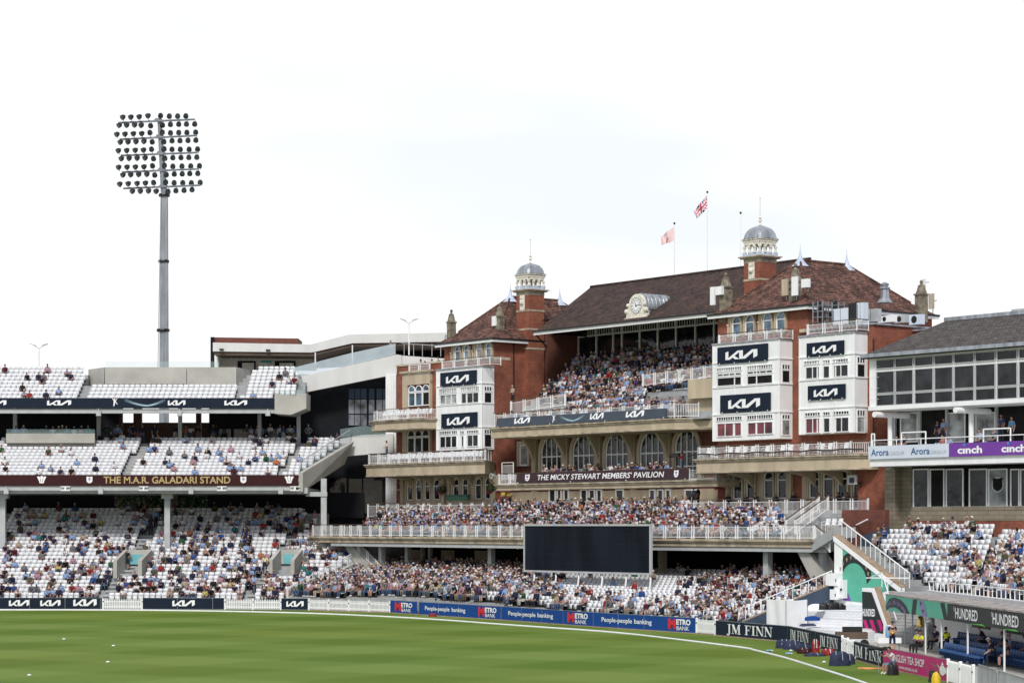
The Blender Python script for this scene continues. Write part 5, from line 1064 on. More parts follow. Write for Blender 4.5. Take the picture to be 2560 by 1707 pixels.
for i, row in enumerate(LR):
    for j, (x, y) in enumerate(row):
        X, Z = fx(x, y); left = x < 830; t = MB(); c = Vector((X, YF-.45, Z)); aim = Vector((-.75 if left and j < 4 else (.25 if left else .05), -.62, -.62)).normalized()
        t.tube(c+aim*.16, c-aim*.12, .28, .26, n=10); t.tube(c-aim*.12, c-aim*.32, .26, .12, n=10, m=0)
        (x0, y0), (x1, y1) = ARM[i//2]; ya = y0+(y1-y0)*(x-x0)/(x1-x0); _, Za = fx(x, ya); t.tube((X+.1, YF-.3, Za), (X, YF-.4, Z), .03, n=4)
        o = t.build('lamp_head', 'lamphead', fm); t = MB(); t.tube(c+aim*.165, c+aim*.175, .23, n=10); t.build('lamp_glass', 'lampglass', o)
# ------------------------------------------------------------------ signs on the pavilion
def pvsign(label, r, x0, x1, y0, y1, b, m, th=.1, name='advertising_banner', tilt=0, group='navy banners on the pavilion'):
    a0, z1 = az(r, x0, y0, b); a1 = A_(r, x1, b); z0 = az(r, x0, y1, b)[1]
    t = pb(); t.hexa([(a0, b, z0), (a1, b, z0), (a1, b+th, z0), (a0, b+th, z0), (a0, b-tilt, z1), (a1, b-tilt, z1), (a1, b+th-tilt, z1), (a0, b+th-tilt, z1)]) if tilt else t.box(a0, a1, b, b+th, z0, z1)
    o = t.build(name, m); tag(o, label, 'banner', group); k = -tilt/(z1-z0)*-1
    t = pb()
    for u in np.linspace(a0+.25, a1-.25, 4): t.tube((u, b-.03, z0+.02), (u, b+.02, z0+.02), .045, n=6)
    t.build('fixing_bolts', 'ink', o)
    return o, (lambda u, v, off: (a0+u, b-off-tilt*v/(z1-z0), z0+v)), a0, a1, z0, z1
BF = B0-1.35-.14
for lab, r, x0, x1, y0, y1 in (('upper navy logo banner on the narrow white bay at the left of the pavilion', 'B', 1095, 1340, 362, 458), ('lower navy logo banner on the narrow white bay at the left of the pavilion', 'B', 1102, 1345, 643, 744),
        ('upper navy logo banner on the middle white bay, below its roof railing', 'D', 255, 597, 845, 960), ('lower navy logo banner on the middle white bay, above the red curtained windows', 'D', 274, 615, 1172, 1293),
        ('upper navy logo banner on the rightmost white bay', 'D', 865, 1118, 816, 911), ('lower navy logo banner on the rightmost white bay', 'D', 873, 1127, 1108, 1206)):
    o, pl, a0, a1, z0, z1 = pvsign(lab, r, x0, x1, y0, y1, BF, 'navy'); w_ = (a1-a0)*.64; t = pb(); polys(t, LOGO, pl, (a1-a0)*.17, (z1-z0)*.22, w_/2.58, (z1-z0)*.5); t.build('lettering', 'ink', o)
bq = bk-.16
o, pl, a0, a1, z0, z1 = pvsign('long grey blue banner with white logos hung on the upper balcony rail', 'C', 383, 1543, 1328, 1388, bq, 'bluegrey', .05, tilt=-.12)
t = pb()
for x0, x1 in ((505, 612), (1023, 1115), (1268, 1392)): u0, u1 = A_('C', x0, bq)-a0, A_('C', x1, bq)-a0; polys(t, LOGO, pl, u0, .2, (u1-u0)/2.58, .5)
t.build('lettering', 'ink', o); t = pb(); fig(t, A_('C', 768, bq)-a0, .12, .62, pl); t.build('cricketer_emblem', 'ink', o)
t = pb(); swoosh(t, pl, A_('C', 815, bq)-a0, A_('C', 985, bq)-A_('C', 815, bq), .12, .5); t.build('swoosh_emblem', 'lilacblue', o)
bq = bm-.18
o, pl, a0, a1, z0, z1 = pvsign('maroon sign with white lettering and two shields below the arched windows', 'G', 247, 1418, 362, 430, bq, 'plum', .06, 'fascia_sign', -.1, 'lettered fascia signs')
t = pb(); u0, u1 = A_('G', 388, bq)-a0, A_('G', 1252, bq)-a0; text(t, 'THE MICKY STEWART MEMBERS’ PAVILION', pl, u0, .2, u1-u0, .45, .02, 0, .012, .12); t.build('lettering', 'ink', o)
for x in (320, 1338):
    u0, u1 = A_('G', x-14, bq)-a0, A_('G', x+16, bq)-a0; t = pb(); polys(t, [shieldpoly()], pl, u0, .14, u1-u0, .58); e = t.build('shield_emblem', 'ink', o); t = pb(); polys(t, feathers(), pl, u0+.15, .42, u1-u0-.3, .2, .03); text(t, 'SURREY', pl, u0+.08, .28, u1-u0-.16, .08, .03); t.build('shield_lettering', 'purple', e)
# big unlit screen in front of the terrace
bs_ = 109.0; a0, z1 = az('G', 300, 710, bs_); a1 = A_('G', 1170, bs_); z0 = az('G', 300, 1035, bs_)[1]
sc = thing('led_screen', 'large unlit dark screen in a silver frame standing before the terrace', 'screen', PV.w((a0+a1)/2, bs_, 1.3))
t = pb(); t.box(a0+.12, a1-.12, bs_, bs_+.12, z0+.12, z1-.12); t.build('display_panel', 'screen', sc)
t = pb(); t.box(a0, a1, bs_-.05, bs_+.14, z0, z0+.14); t.box(a0, a1, bs_-.05, bs_+.14, z1-.14, z1); t.box(a0, a0+.15, bs_-.05, bs_+.14, z0+.14, z1-.14); t.box(a1-.15, a1, bs_-.05, bs_+.14, z0+.14, z1-.14); t.build('frame', 'grey', sc)
t = pb()
for k in range(1, 12): u = a0+(a1-a0)*k/12; t.box(u-.006, u+.006, bs_-.004, bs_, z0+.14, z1-.14)
for k in (1, 2, 3, 4): z = z0+(z1-z0)*k/5; t.box(a0+.15, a1-.15, bs_-.005, bs_, z-.004, z+.004)
t.build('panel_joints', 'black', sc)
for x in (365, 513, 668, 830, 993, 1160):
    u = A_('G', x, bs_); t = pb(); t.path([(u-.15, bs_+.2, z0), (u, bs_+.1, z0-.4), (u+.02, bs_, z0-.9), (u+.02, bs_, 1.2)], .07, 8); t.build('leg', 'white', sc)
# flags
def flag(label, x, ytop, ybase, b, pts, colf, nm='flagpole'):
    tx = (x-CX)/FPX; d = b/(PV.vx*tx+PV.vy); X = tx*d; zf = lambda y: CZ+(HY-y)/FPX*d
    f = thing(nm, label, 'flagpole', (X, d, zf(ybase)-1), 'flagpoles behind the pavilion ridge'); t = MB(); t.tube((X, d, zf(ybase)-1), (X, d, zf(ytop)), .05, .035, 8); t.build('pole', 'white', f); t = MB(); t.ball(X, d, zf(ytop)+.05, .1, 6); t.build('finial', 'black', f)
    if pts:
        P4 = [((px_-CX)/FPX*d, zf(py_)) for px_, py_ in pts]; n1, n2 = 40, 24; t = MB(); cols = []
        for j in range(n2+1):
            for i in range(n1+1):
                u, v = i/n1, j/n2; x_ = (P4[0][0]*(1-u)+P4[1][0]*u)*(1-v)+(P4[3][0]*(1-u)+P4[2][0]*u)*v; z_ = (P4[0][1]*(1-u)+P4[1][1]*u)*(1-v)+(P4[3][1]*(1-u)+P4[2][1]*u)*v
                t.v.append((x_, d+.28*u*math.sin(u*9+v*3), z_+.07*u*math.sin(u*12+1)))
        for j in range(n2):
            for i in range(n1): a = j*(n1+1)+i; t.f.append((a, a+1, a+n1+2, a+n1+1)); t.m.append(0); cols.append(colf((i+.5)/n1, (j+.5)/n2))
        o = t.build('flag', 'person', f, smooth=True); ca_ = o.data.color_attributes.new('col', 'FLOAT_COLOR', 'CORNER'); ca_.data.foreach_set('color', np.repeat(np.array([c+(1,) for c in cols], dtype=np.float32), 4, axis=0).ravel())
def pxr(x, y): return (1540+x*.17857, 460+y*.17857)
def ujack(u, v):
    x, y = u*2-1, (v*2-1); d1, d2 = abs(x-y)*.7, abs(x+y)*.7
    if abs(x) < .10 or abs(y) < .17: return (.62, .03, .09)
    if abs(x) < .19 or abs(y) < .30: return (.85, .83, .85)
    if min(d1, d2) < .07: return (.62, .03, .09)
    if min(d1, d2) < .2: return (.85, .83, .85)
    return (.03, .05, .22)
flag('thin white flagpole with a pale pink flag, leftmost of the three poles', 1686, 560, 692, 131.5, [pxr(808, 600), pxr(630, 735), pxr(630, 858), pxr(815, 797)], lambda u, v: (.86, .62, .62) if abs(u-.48-.2*(v-.5)) > .045 else ((.8, .75, .75) if v < .6 else (.25, .12, .12)))
flag('tallest white flagpole with a red, white and blue flag, middle of three', 1768.3, 482, 681, 131.5, [pxr(1275, 160), pxr(1085, 385), pxr(1125, 490), pxr(1275, 345)], ujack)
flag('bare thin white flagpole beside the right lantern turret', 1851.6, 534, 669, 131.5, None, None)
# lamp posts on the skyline
def lamppost(label, X, Y, z0, z1):
    t = MB(); f = thing('lamp_post', label, 'lamp post', (X, Y, z0)); t.tube((X, Y, z0), (X, Y, z1), .07); t.build('pole', 'white', f)
    for s in (-1, 1): t = MB(); t.tube((X, Y, z1), (X+s*.45, Y, z1+.3), .035); t.hexa([(X+s*.35, Y-.2, z1+.25), (X+s*.85, Y-.2, z1+.42), (X+s*.85, Y+.2, z1+.42), (X+s*.35, Y+.2, z1+.25), (X+s*.32, Y-.2, z1+.33), (X+s*.82, Y-.2, z1+.5), (X+s*.82, Y+.2, z1+.5), (X+s*.32, Y+.2, z1+.33)]); t.build('lamp_head', 'grey', f)
lamppost('small white twin lamp post on the skyline behind the far left seats', XA(266, 222), 222, ZA(330, 222), ZA(195, 222))
lamppost('white twin lamp post standing on the white building beside the left turret', XB(882, 215.8), 215.8, ZB(240, 216), ZB(25, 216))
# aerials, cabinets and air conditioners
def aer(label, r, x0, x1, y0, y1, b, m='white', cat='antenna', name='antenna', d=.14):
    a0, z1 = az(r, x0, y0, b); a1 = A_(r, x1, b); z0 = az(r, x0, y1, b)[1]; f = thing(name, label, cat, PV.w((a0+a1)/2, b, z0), 'equipment on the pavilion roof'); t = pb(); t.box(a0, a1, b-d, b, z0, z1); t.build('casing', m, f)
    t = pb(); t.tube(((a0+a1)/2, b+.09, z0-.3), ((a0+a1)/2, b+.09, z1+.05), .04); t.box((a0+a1)/2-.06, (a0+a1)/2+.4, b+.05, b+.12, (z0+z1)/2, (z0+z1)/2+.06); t.build('bracket', 'steel', f); return a0, a1, z0, z1, f
aer('small white antenna on the stone chimney of the left hipped roof', 'C', 362, 388, 632, 698, B0+.9)
aer('tall white antenna panel left of the middle stone pinnacle', 'C', 1855, 1885, 433, 556, B0-.1); aer('squat white antenna box at the middle stone pinnacle', 'C', 1902, 1942, 431, 488, B0-.1, d=.3)
aer('buff antenna panel left of the pinnacle above the right corner', 'D', 703, 742, 380, 492, B0-.1, 'cornice'); aer('tall white antenna panel in front of the right corner pinnacle', 'D', 771, 809, 363, 492, B0-.2); aer('white antenna box right of the right corner pinnacle', 'D', 848, 892, 380, 438, B0, d=.3)
aer('buff antenna panel at the far right pinnacle', 'D', 1707, 1740, 478, 582, 133, 'cornice'); aer('white antenna panel above the far right pinnacle', 'D', 1656, 1685, 378, 430, 133.5)
be = B0-.6
def rack(label, x0, x1, y0, y1, b):
    a0, z1 = az('D', x0, y0, b); a1 = A_('D', x1, b); z0 = az('D', x0, y1, b)[1]; t = pb()
    for u in (a0, (a0+a1)/2, a1):
        for v in (b, b+.6): t.box(u-.035, u+.035, v-.035, v+.035, z0, z1)
    for z in np.arange(z0+.1, z1, .42): t.box(a0, a1, b-.03, b+.63, z, z+.04)
    f = thing('equipment_rack', label, 'rack', PV.w((a0+a1)/2, b, z0), 'equipment on the pavilion roof'); t.build('frame', 'steel', f); t = pb()
    for i in range(7): u = a0+.1+(a1-a0-.5)*random.random(); z = z0+.15+.42*(i % 4); t.box(u, u+.3, b+.1, b+.4, z, z+.28)
    t.build('modules', 'black', f)
rack('open steel equipment rack on the roof of the right bay, nearer the brick corner', 910, 975, 532, 690, be); rack('second open steel rack, just right of the first on the bay roof', 1000, 1083, 540, 690, be+.5)
def cab(label, x0, x1, y0, y1, b, m='grey', fan=True, name='air_conditioner', cat='air conditioner'):
    a0, z1 = az('D', x0, y0, b); a1 = A_('D', x1, b); z0 = az('D', x0, y1, b)[1]; t = pb(); t.box(a0, a1, b, b+.5, z0, z1); o = t.build(name, m); tag(o, label, cat, 'equipment on the pavilion roof'); w_ = a1-a0
    if fan: t = pb(); r = min(w_, z1-z0)*.38; cx_, cz_ = a0+w_*.45, (z0+z1)/2; t.add([(cx_+r*math.cos(x), b-.01, cz_+r*math.sin(x)) for x in np.linspace(0, 6.28, 17)[:-1]], [tuple(range(16))]); t.build('fan_grille', 'black', o)
    else: t = pb(); t.box(a0+.05, a0+.09, b-.02, b, z0+.2, z1-.1); t.box(a0+w_*.5-.01, a0+w_*.5+.01, b-.012, b, z0+.02, z1-.02); t.build('handle', 'black', o)
cab('wide pale grey cabinet between the racks on the bay roof', 1045, 1150, 582, 690, be+.1, 'signwhite', False, 'equipment_cabinet', 'cabinet')
cab('tall grey cabinet with dark open front on the bay roof', 1152, 1205, 542, 685, be, 'black', False, 'equipment_cabinet', 'cabinet'); cab('tall pale cabinet beside the open fronted cabinet', 1208, 1255, 540, 690, be, 'signwhite', False, 'equipment_cabinet', 'cabinet')
cab('mesh sided unit right of the tall cabinets', 1262, 1345, 585, 672, be+1.4, 'grey', False, 'equipment_cabinet', 'cabinet'); cab('small twin white unit on the brick annex parapet', 1352, 1452, 632, 676, B0+3, 'white'); cab('air conditioner with square grille on the annex parapet', 1465, 1540, 628, 678, B0+4.3, 'grey'); cab('air conditioner with round fan at the right end of the annex parapet', 1566, 1642, 622, 690, B0+4.3, 'signwhite')
# hanging baskets and planters
def leaves(mb, c, r, n, s=.09, fl=0):
    for i in range(n):
        d = Vector((random.gauss(0, 1), random.gauss(0, 1), random.gauss(0, 1))).normalized()*r*(.5+.5*random.random()); p = Vector(c)+d; x = Vector((random.gauss(0, 1), random.gauss(0, 1), random.gauss(0, 1))).normalized()*s; y = x.cross(Vector((random.random(), random.random(), 1))).normalized()*s*.7
        mb.v += [tuple(p-x), tuple(p+y), tuple(p+x), tuple(p-y)]; o = len(mb.v)-4; mb.f.append((o, o+1, o+2, o+3)); mb.m.append(0)
def basket(label, r, x, y, b, rad=.42):
    a, z = az(r, x, y, b); X, Y, Z = PV.w(a, b, z); f = thing('hanging_basket', label, 'flower basket', (X, Y, Z), 'flower baskets on the pavilion'); t = MB(); leaves(t, (X, Y, Z+.1), rad, 150); t.build('foliage', 'leaf', f)
    t = MB(); leaves(t, (X-.1, Y-.1, Z-.2), rad*.8, 60, .07); t.build('flowers', 'petal', f); t = MB(); t.lathe(X, Y, [(.05, Z-.35), (.25, Z-.2), (.3, Z)], 8); t.tube((X, Y, Z), (X, Y, Z+1.1), .02); t.build('pot', 'black', f)
basket('flower basket with red pot between the left arched windows', 'F', 1108, 250, B0-.6); basket('flower basket beside the round loudspeaker left of the packed terrace', 'F', 1443, 240, B0-1.4); basket('crimson flower basket left of the right hand arcade', 'G', 1630, 440, B0-1.3, .5); basket('red and white flower basket beside the raised monitor', 'H', 1255, 225, B0-1.3, .5)
a0, z0 = az('F', 1148, 320, B0-1.6); a1 = A_('F', 1288, B0-1.6); t = pb(); t.box(a0, a1, B0-1.8, B0-1.4, z0, z0+.45); t.box(a0-.05, a1+.05, B0-1.85, B0-1.35, z0+.45, z0+.52); tag(t.build('planter_box', 'greenbox'), 'long dark green planter box behind the left terrace railing', 'planter')
# monitor, loudspeakers
a, z = az('H', 1175, 178, bt+7); f = thing('monitor', 'flat monitor hanging on a pole in front of the right arcade', 'monitor', PV.w(a, bt+7, z-.4)); t = pb(); t.box(a-.45, a+.45, bt+7, bt+7.08, z-.33, z+.33); t.build('screen_back', 'grey', f); t = pb(); t.tube((a, bt+7.1, z), (a, bt+7.1, z+1.6), .03); t.box(a-.2, a+.2, bt+6.93, bt+6.99, z-.2, z+.15); t.build('pole', 'black', f)
for r, x, y, b, nm in (('F', 1465, 152, B0-1.6, 'round grey loudspeaker at the corner between balcony and maroon sign'), ('H', 1446, 85, 117.3, 'round loudspeaker under the white office building, left end')):
    a, z = az(r, x, y, b); t = pb(); t.tube((a, b, z), (a, b-.35, z), .16, .26, 12); t.tube((a, b-.352, z), (a, b-.36, z), .1, .1, 10, 1); t.tube((a, b, z), (a, b+.3, z), .06, n=6); tag(t.build('loudspeaker', ['grey', 'black']), nm, 'loudspeaker')
# black cable swags on the right balcony rail
t = pb(); prev = None
a0, a1 = A_('G', 1430, bl-.1), A_('D', 1250, bl-.1)
t.path([(a0+(a1-a0)*i/24, bl-.1, ZRB+.28+.1*abs(math.sin(i*.8))) for i in range(25)], .05, 5); tag(t.build('cable', 'black'), 'black cable tied along the white rail of the right balcony', 'cable')

# ------------------------------------------------------------------ office building on the right
ob = thing('office_building', 'glass fronted white office building with shingled roof at the right edge', 'building', PV.w(A_('D', 1900, 118), 118, 0))
bO = 116.6; aO0, aO1 = A_('D', 1295, bO), A_('D', 2700, bO)
zt_, zb_ = az('D', 1295, 898, bO)[1], az('D', 1310, 1275, bO)[1]
t = pb(); t.box(aO0, aO1, bO, bO+8, zb_, zt_); t.box(aO0-.15, aO1, bO-.25, bO, zt_-.25, zt_+.05); t.box(aO0, aO1, bO-.12, bO, zb_, zb_+.28); 
for z in np.linspace(zb_, zt_, 6): t.box(aO0-.012, aO0+.9, bO-.02, bO, z-.012, z+.012)
t.build('upper_storey', 'white', ob)
ys = ((930, 993), (1010, 1160), (1168, 1245))
for i, (x0, x1) in enumerate(((1350, 1465), (1480, 1593), (1612, 1730), (1747, 1865), (1882, 2010), (2027, 2155), (2175, 2305), (2325, 2460))):
    a0, a1 = A_('D', x0-4, bO), A_('D', x1+5, bO)
    for j, (y0, y1) in enumerate(ys): z1 = az('D', 1350, y0, bO)[1]; z0 = az('D', 1350, y1, bO)[1]; window(ob, a0, a1, z0, z1, bO, glass=('greyglass', 'greyglass', 'glass')[j], fw=.05, fm='grey')
aq0 = aO0-.3; bR, zR = bz('D', 1820, 662, aq0); 
t = pb(); t.add([(aq0, bO-.5, zt_-.05), (aO1, bO-.5, zt_-.05), (aO1, bR, zR), (aq0, bR, zR), (aO1, bR+7, zt_), (aq0, bR+7, zt_), (aq0, bO-.5, zt_-.3), (aO1, bO-.5, zt_-.3), ], [(0, 1, 2, 3), (3, 2, 4, 5), (0, 6, 7, 1)]); t.add([(aq0, bO-.5, zt_-.05), (aq0, bR, zR), (aq0, bR+7, zt_)], [(0, 1, 2)]); rf = t.build('roof', 'slate', ob)
t = pb(); t.box(aq0, aO1, bR-.25, bR+.25, zR-.05, zR+.22); t.box(aq0, aO1, bO-.62, bO-.5, zt_-.2, zt_+.05); t.build('ridge_capping', 'lead', rf); t = pb(); t.box(A_('D', 2290, bR+1), aO1, bR+.6, bR+1.6, zR+.1, zR+.45); t.build('roof_plant', 'grey', rf)
bS = 115.7; zs1, zs0 = az('D', 1292, 1519, bS)[1], az('H', 1292, 38, bS)[1]; aS0 = A_('D', 1292, bS)
t = pb(); t.box(aS0, aO1, bS+.1, bO+2.5, zs0-.5, zs1-.25); t.build('balcony', 'white', ob)
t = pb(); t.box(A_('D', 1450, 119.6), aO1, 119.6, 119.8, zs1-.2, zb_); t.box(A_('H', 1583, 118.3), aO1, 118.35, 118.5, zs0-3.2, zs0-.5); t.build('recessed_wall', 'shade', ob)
for x0, x1, gl in ((1510, 1630, 'curtain'), (1830, 1955, 'curtain'), (2025, 2160, 'curtain')): a0, a1, z0, z1 = zone('D', x0, x1, 1290, 1495, 119.6); window(ob, a0, a1, z0, z1, 119.6, glass=gl, fw=.08)
for x in (1470, 1640, 1825, 1985, 2010, 2165): u = A_('D', x, 119.5); t = pb(); t.box(u-.08, u+.08, 119.4, 119.58, zs1-.2, zb_); t.build('frame_post', 'grey', ob)
for x, y in ((1410, 1305), (1965, 1275)): a, z = az('D', x, y, bO+.6); t = pb(); t.tube((a, bO-.9+.3, z), (a, bO+2.8, z), .2, n=10); t.tube((a, bO+1, z), (a, bO+1, zs1-.2), .17, n=8); t.build('tubular_column', 'white', ob)
for x, y in ((1400, 65), (1910, 52)): a, z = az('H', x, y, bO+.6); t = pb(); t.tube((a-.5, bO+.2, z), (a+.8, bO+.2, z), .19, n=10); t.build('tubular_column', 'white', ob)
t = pb(); t.path([(aS0+.2, bS+.15, zs1-.2), (aS0+.2, bS+.15, zs1+.4), (aO1, bS+.15, zs1+.4)], .035); 
for u in np.arange(aS0+.2, aO1, 2.2): t.tube((u, bS+.15, zs1-.2), (u, bS+.15, zs1+.4), .03)
for x0, x1 in ((1310, 1330), (1515, 1680), (2075, 2260)): u0, u1 = A_('D', x0, bS+.3), A_('D', x1, bS+.3); t.path([(u0, bS+.3, zs1-.2), (u0, bS+.3, zs1+.85), (u1, bS+.3, zs1+.85), (u1, bS+.3, zs1-.2)], .05, 8)
t.build('railing', 'white', ob)
for x0, x1, gl in ((1597, 1705, 'greyglass'), (1712, 1812, 'shade'), (1822, 1942, 'greyglass'), (1980, 2105, 'greyglass'), (2112, 2243, 'curtain2'), (2262, 2325, 'glass'), (2330, 2420, 'greyglass')):
    a0, z1 = az('H', x0, 103, 118.2); a1 = A_('H', x1, 118.2); z0 = az('H', 1700, 370, 118.2)[1]; window(ob, a0, a1, z0, z1, 118.2, glass=gl, fw=.09)
a0, a1 = A_('H', 2130, 118.15), A_('H', 2215, 118.15); zc2 = az('H', 2170, 210, 118.15)[1]; rr2 = (a1-a0)/2; t = pb(); t.add([((a0+a1)/2+rr2*math.cos(x), 118.14, zc2+rr2*math.sin(x)) for x in np.linspace(0, 6.28, 21)[:-1]], [tuple(range(20))]); t.build('round_emblem', 'grey', ob)
t = pb(); polys(t, [shieldpoly()], lambda u, v, off: ((a0+a1)/2-.4+u, 118.13-off, zc2-.45+v), 0, 0, .8, .9, 0); t.build('shield_emblem', 'shade', ob)
z0 = az('H', 1700, 372, 118.1)[1]; z1_ = az('H', 1700, 440, 118.1)[1]
t = pb(); t.box(A_('H', 1590, 118.1), aO1, 118.0, 118.3, z0-.15, z0+.1); t.box(A_('H', 1575, 118), aO1, 118.02, 118.3, z0-.85, z0-.15); t.build('stone_wall', 'block', ob)
t = pb(); t.box(A_('H', 1590, 118.1), aO1, 118.05, 118.3, 4, z0-.85); t.box(aX1+.003, A_('H', 1398, 119.4), 119.4, 122, 0, z0+3.5); t.build('brick_wall', 'brick', ob)
t = pb(); t.box(A_('H', 1400, 118), A_('H', 1470, 118), 118, 118.6, 4, zs0-.3); t.box(A_('H', 1470, 118.6), A_('H', 1583, 118.6), 118.6, 119.2, 4, zs0-.3); t.build('stone_pier', 'block', ob)
o = MB(PV).box(aS0, aO1, bS-.06, bS+.08, zs0, zs1).build('fascia_sign', 'signwhite'); tag(o, 'long pale blue and purple lettered sign across the office balcony', 'sign')
pl = bplane(aS0, bS-.06, zs0); hS = zs1-zs0; uD = lambda x: A_('D', x, bS)-aS0
t = pb(); uP = uD(1843); t.add([pl(uP, 0, .01), pl(aO1-aS0, 0, .01), pl(aO1-aS0, hS, .01), pl(uP, hS, .01)], [(0, 1, 2, 3)]); t.build('purple_panel', 'purple', o)
t = pb(); 
for x0, x1, x2 in ((1312, 1432, 1538), (1583, 1712, 1826)): text(t, 'Arora', pl, uD(x0), hS*.25, uD(x1)-uD(x0), hS*.52, .02, 0, .012)
t.build('lettering', 'cyandark', o); t = pb()
for x0, x1, x2 in ((1312, 1432, 1538), (1583, 1712, 1826)): text(t, 'GROUP', pl, uD(x1+6), hS*.26, uD(x2)-uD(x1+6), hS*.26, .02)
t.build('lettering', 'grey', o); t = pb()
for x0 in (1903, 2203): text(t, 'cınch', pl, uD(x0), hS*.2, uD(x0+168)-uD(x0), hS*.55, .025, 0, .035)
t.build('lettering', 'ink', o); t = pb()
for x0 in (1903, 2203): cx_ = uD(x0+46); t.add([pl(cx_+.1*math.cos(x), hS*.86+.1*math.sin(x), .026) for x in np.linspace(0, 6.28, 13)[:-1]], [tuple(range(12))])
t.build('blue_dots', 'cyan', o)

# ------------------------------------------------------------------ stand, stairs and dugout on the right
rs = thing('right_stand', 'right hand stand of white seats above the dugout', 'grandstand', PV.w(-95, 112, 0))
def XS(x): return 2150+x/5.7366
def aS_(x, b): tx = (XS(x)-CX)/FPX; d = b/(PV.vx*tx+PV.vy); return (PV.ux*tx+PV.uy)*d
LE = [1040, 880, 755, 690, 560, 430, 300, 265, 135, 275, 580]
RE = [1480, 1500, 1520, 1560, 1640, 1700, 1760, 1850, 1950, 2150, 1930]
t = pb()
for k in range(11):
    b = 108.4+.8*k; a0 = aS_(LE[k]-(230 if k < 9 else 60), b); a1 = aS_(2700, b); t.box(a0, a1, b, b+.8 if k < 10 else 118.0, 2.2 if k < 3 else 3.2, 2.95+.34*k)
t.build('steps', 'step', rs)
def dR(a, k):
    x = px_of(a, 108.9+.8*k); return (.14 if k < 9 else .3) if x < 2400 else (.38 if x < 2450 else .46)
for k in range(11):
    b = 108.4+.8*k+.45; fill(PV, aS_(LE[k]+20, b), aS_(2500, b), b, 2.95+.34*k, 'right stand, block facing the pitch', k+1, dR, .5, [(aS_(1640+k*28, b)-.1, aS_(1735+k*28, b)+.1)]+([(aS_(1940, b), aS_(2900, b))] if k == 10 else []))
FB = Fr(.068, -1, 25.3, 136)
t = MB(FB); 
for k in range(5): t.box(3.0, 34, .9+.8*k, .9+.8*(k+1), 2.3, 3.0+.34*k)
t.box(-3, 34, .16, .9, 2.3, 2.95); t.box(-3, 3, .9, 7, 2.3, 2.94); t.build('side_steps', 'step', rs)
t = pb(); t.box(aS_(560, 106.5), aS_(1300, 106.5), 106.0, 108.4, 2.3, 2.94); t.build('walkway', 'step', rs)
for k in range(5):
    fill(FB, 3.3, 31, 1.35+.8*k, 3.0+.34*k, 'right stand, side block', k+1, .5 if k > 1 else .3, .5)
t = MB(FB); t.box(-2.2, 34, 0, .16, 2.2, 3.17); t.box(-2.2, 34, -.05, .2, 3.17, 3.22); t.build('front_wall', 'white', rs)
t = MB(FB); t.path([(-2.0, .08, 3.2), (-2.3, .08, 3.75), (34, .08, 3.75)], .035)
for u in np.arange(-1.2, 34, .85): t.box(u-.025, u+.025, .06, .1, 3.2, 3.75)
t.build('front_railing', 'white', rs)
# mural wall with coping
bM = 107.5; mu = thing('mural_wall', 'tall white stair wall with sandstone coping and a green black mural', 'wall', PV.w(A_('H', 1250, bM), bM, 0))
p0 = az('H', 1055, 558, bM); p1 = az('H', 1515, 915, bM); 
t = pb(); t.ext([(p0[0], 0), (p1[0], 0), p1, p0], bM, bM+.3); t.build('wall', 'white', mu)
t = pb(); t.hexa([(p0[0]-.05, bM-.08, p0[1]), (p1[0], bM-.08, p1[1]), (p1[0], bM+.5, p1[1]), (p0[0]-.05, bM+.5, p0[1]), (p0[0]-.05, bM-.08, p0[1]+.1), (p1[0], bM-.08, p1[1]+.1), (p1[0], bM+.5, p1[1]+.1), (p0[0]-.05, bM+.5, p0[1]+.1)]); t.hexa([(p0[0], bM-.1, p0[1]-.35), (p1[0], bM-.1, p1[1]-.35), (p1[0], bM, p1[1]-.35), (p0[0], bM, p0[1]-.35), (p0[0], bM-.1, p0[1]-.01), (p1[0], bM-.1, p1[1]-.01), (p1[0], bM, p1[1]-.01), (p0[0], bM, p0[1]-.01)], 1); t.build('coping', ['coping', 'white'], mu)
def H3(pts, b=bM, off=.03): return [(az('H', x, y, b)[0], b-off, az('H', x, y, b)[1]) for x, y in pts]
t = pb(); t.add(H3([(1114, 625), (1490, 912), (1395, 940), (1250, 1015), (1118, 1000)]), [(0, 4, 3, 2, 1)]); m_ = t.build('mural_ground', 'teal', mu)
def arcpts(cx_, cy_, rx, ry, t0, t1, n=14): return [(cx_+rx*math.cos(x), cy_-ry*math.sin(x)) for x in np.linspace(t0, t1, n)]
t = pb(); o_ = arcpts(1190, 870, 125, 205, math.pi-.35, .12); i_ = arcpts(1190, 890, 90, 145, math.pi-.35, .0); 
o_ = [(max(x, 1115), max(y, 625+(x-1114)*.765+12)) for x, y in o_]; i_ = [(max(x, 1116), y) for x, y in i_]
t.add(H3(o_+i_, off=.045), [(k, k+1, 14+k+1, 14+k) for k in range(13)]); t.build('mural_arch', 'charcoal', mu)
t = pb(); t.add(H3([(1118, 850), (1132, 900), (1172, 1004), (1120, 1000)], off=.05), [(0, 1, 2, 3)]); 
t.build('mural_stripe', 'purple', mu); t = pb()
for cx_, cy_ in ((1126, 885), (1140, 968)): t.add(H3([(cx_+(14 if i % 2 else 5)*math.cos(i*.393), cy_+(20 if i % 2 else 8)*math.sin(i*.393)) for i in range(16)], off=.06), [tuple(range(16))])
t.add(H3(arcpts(1475, 935, 45, 55, 0, math.pi, 10), off=.055), [tuple(range(10))]); t.build('mural_stars', 'charcoal', mu)
t = pb()
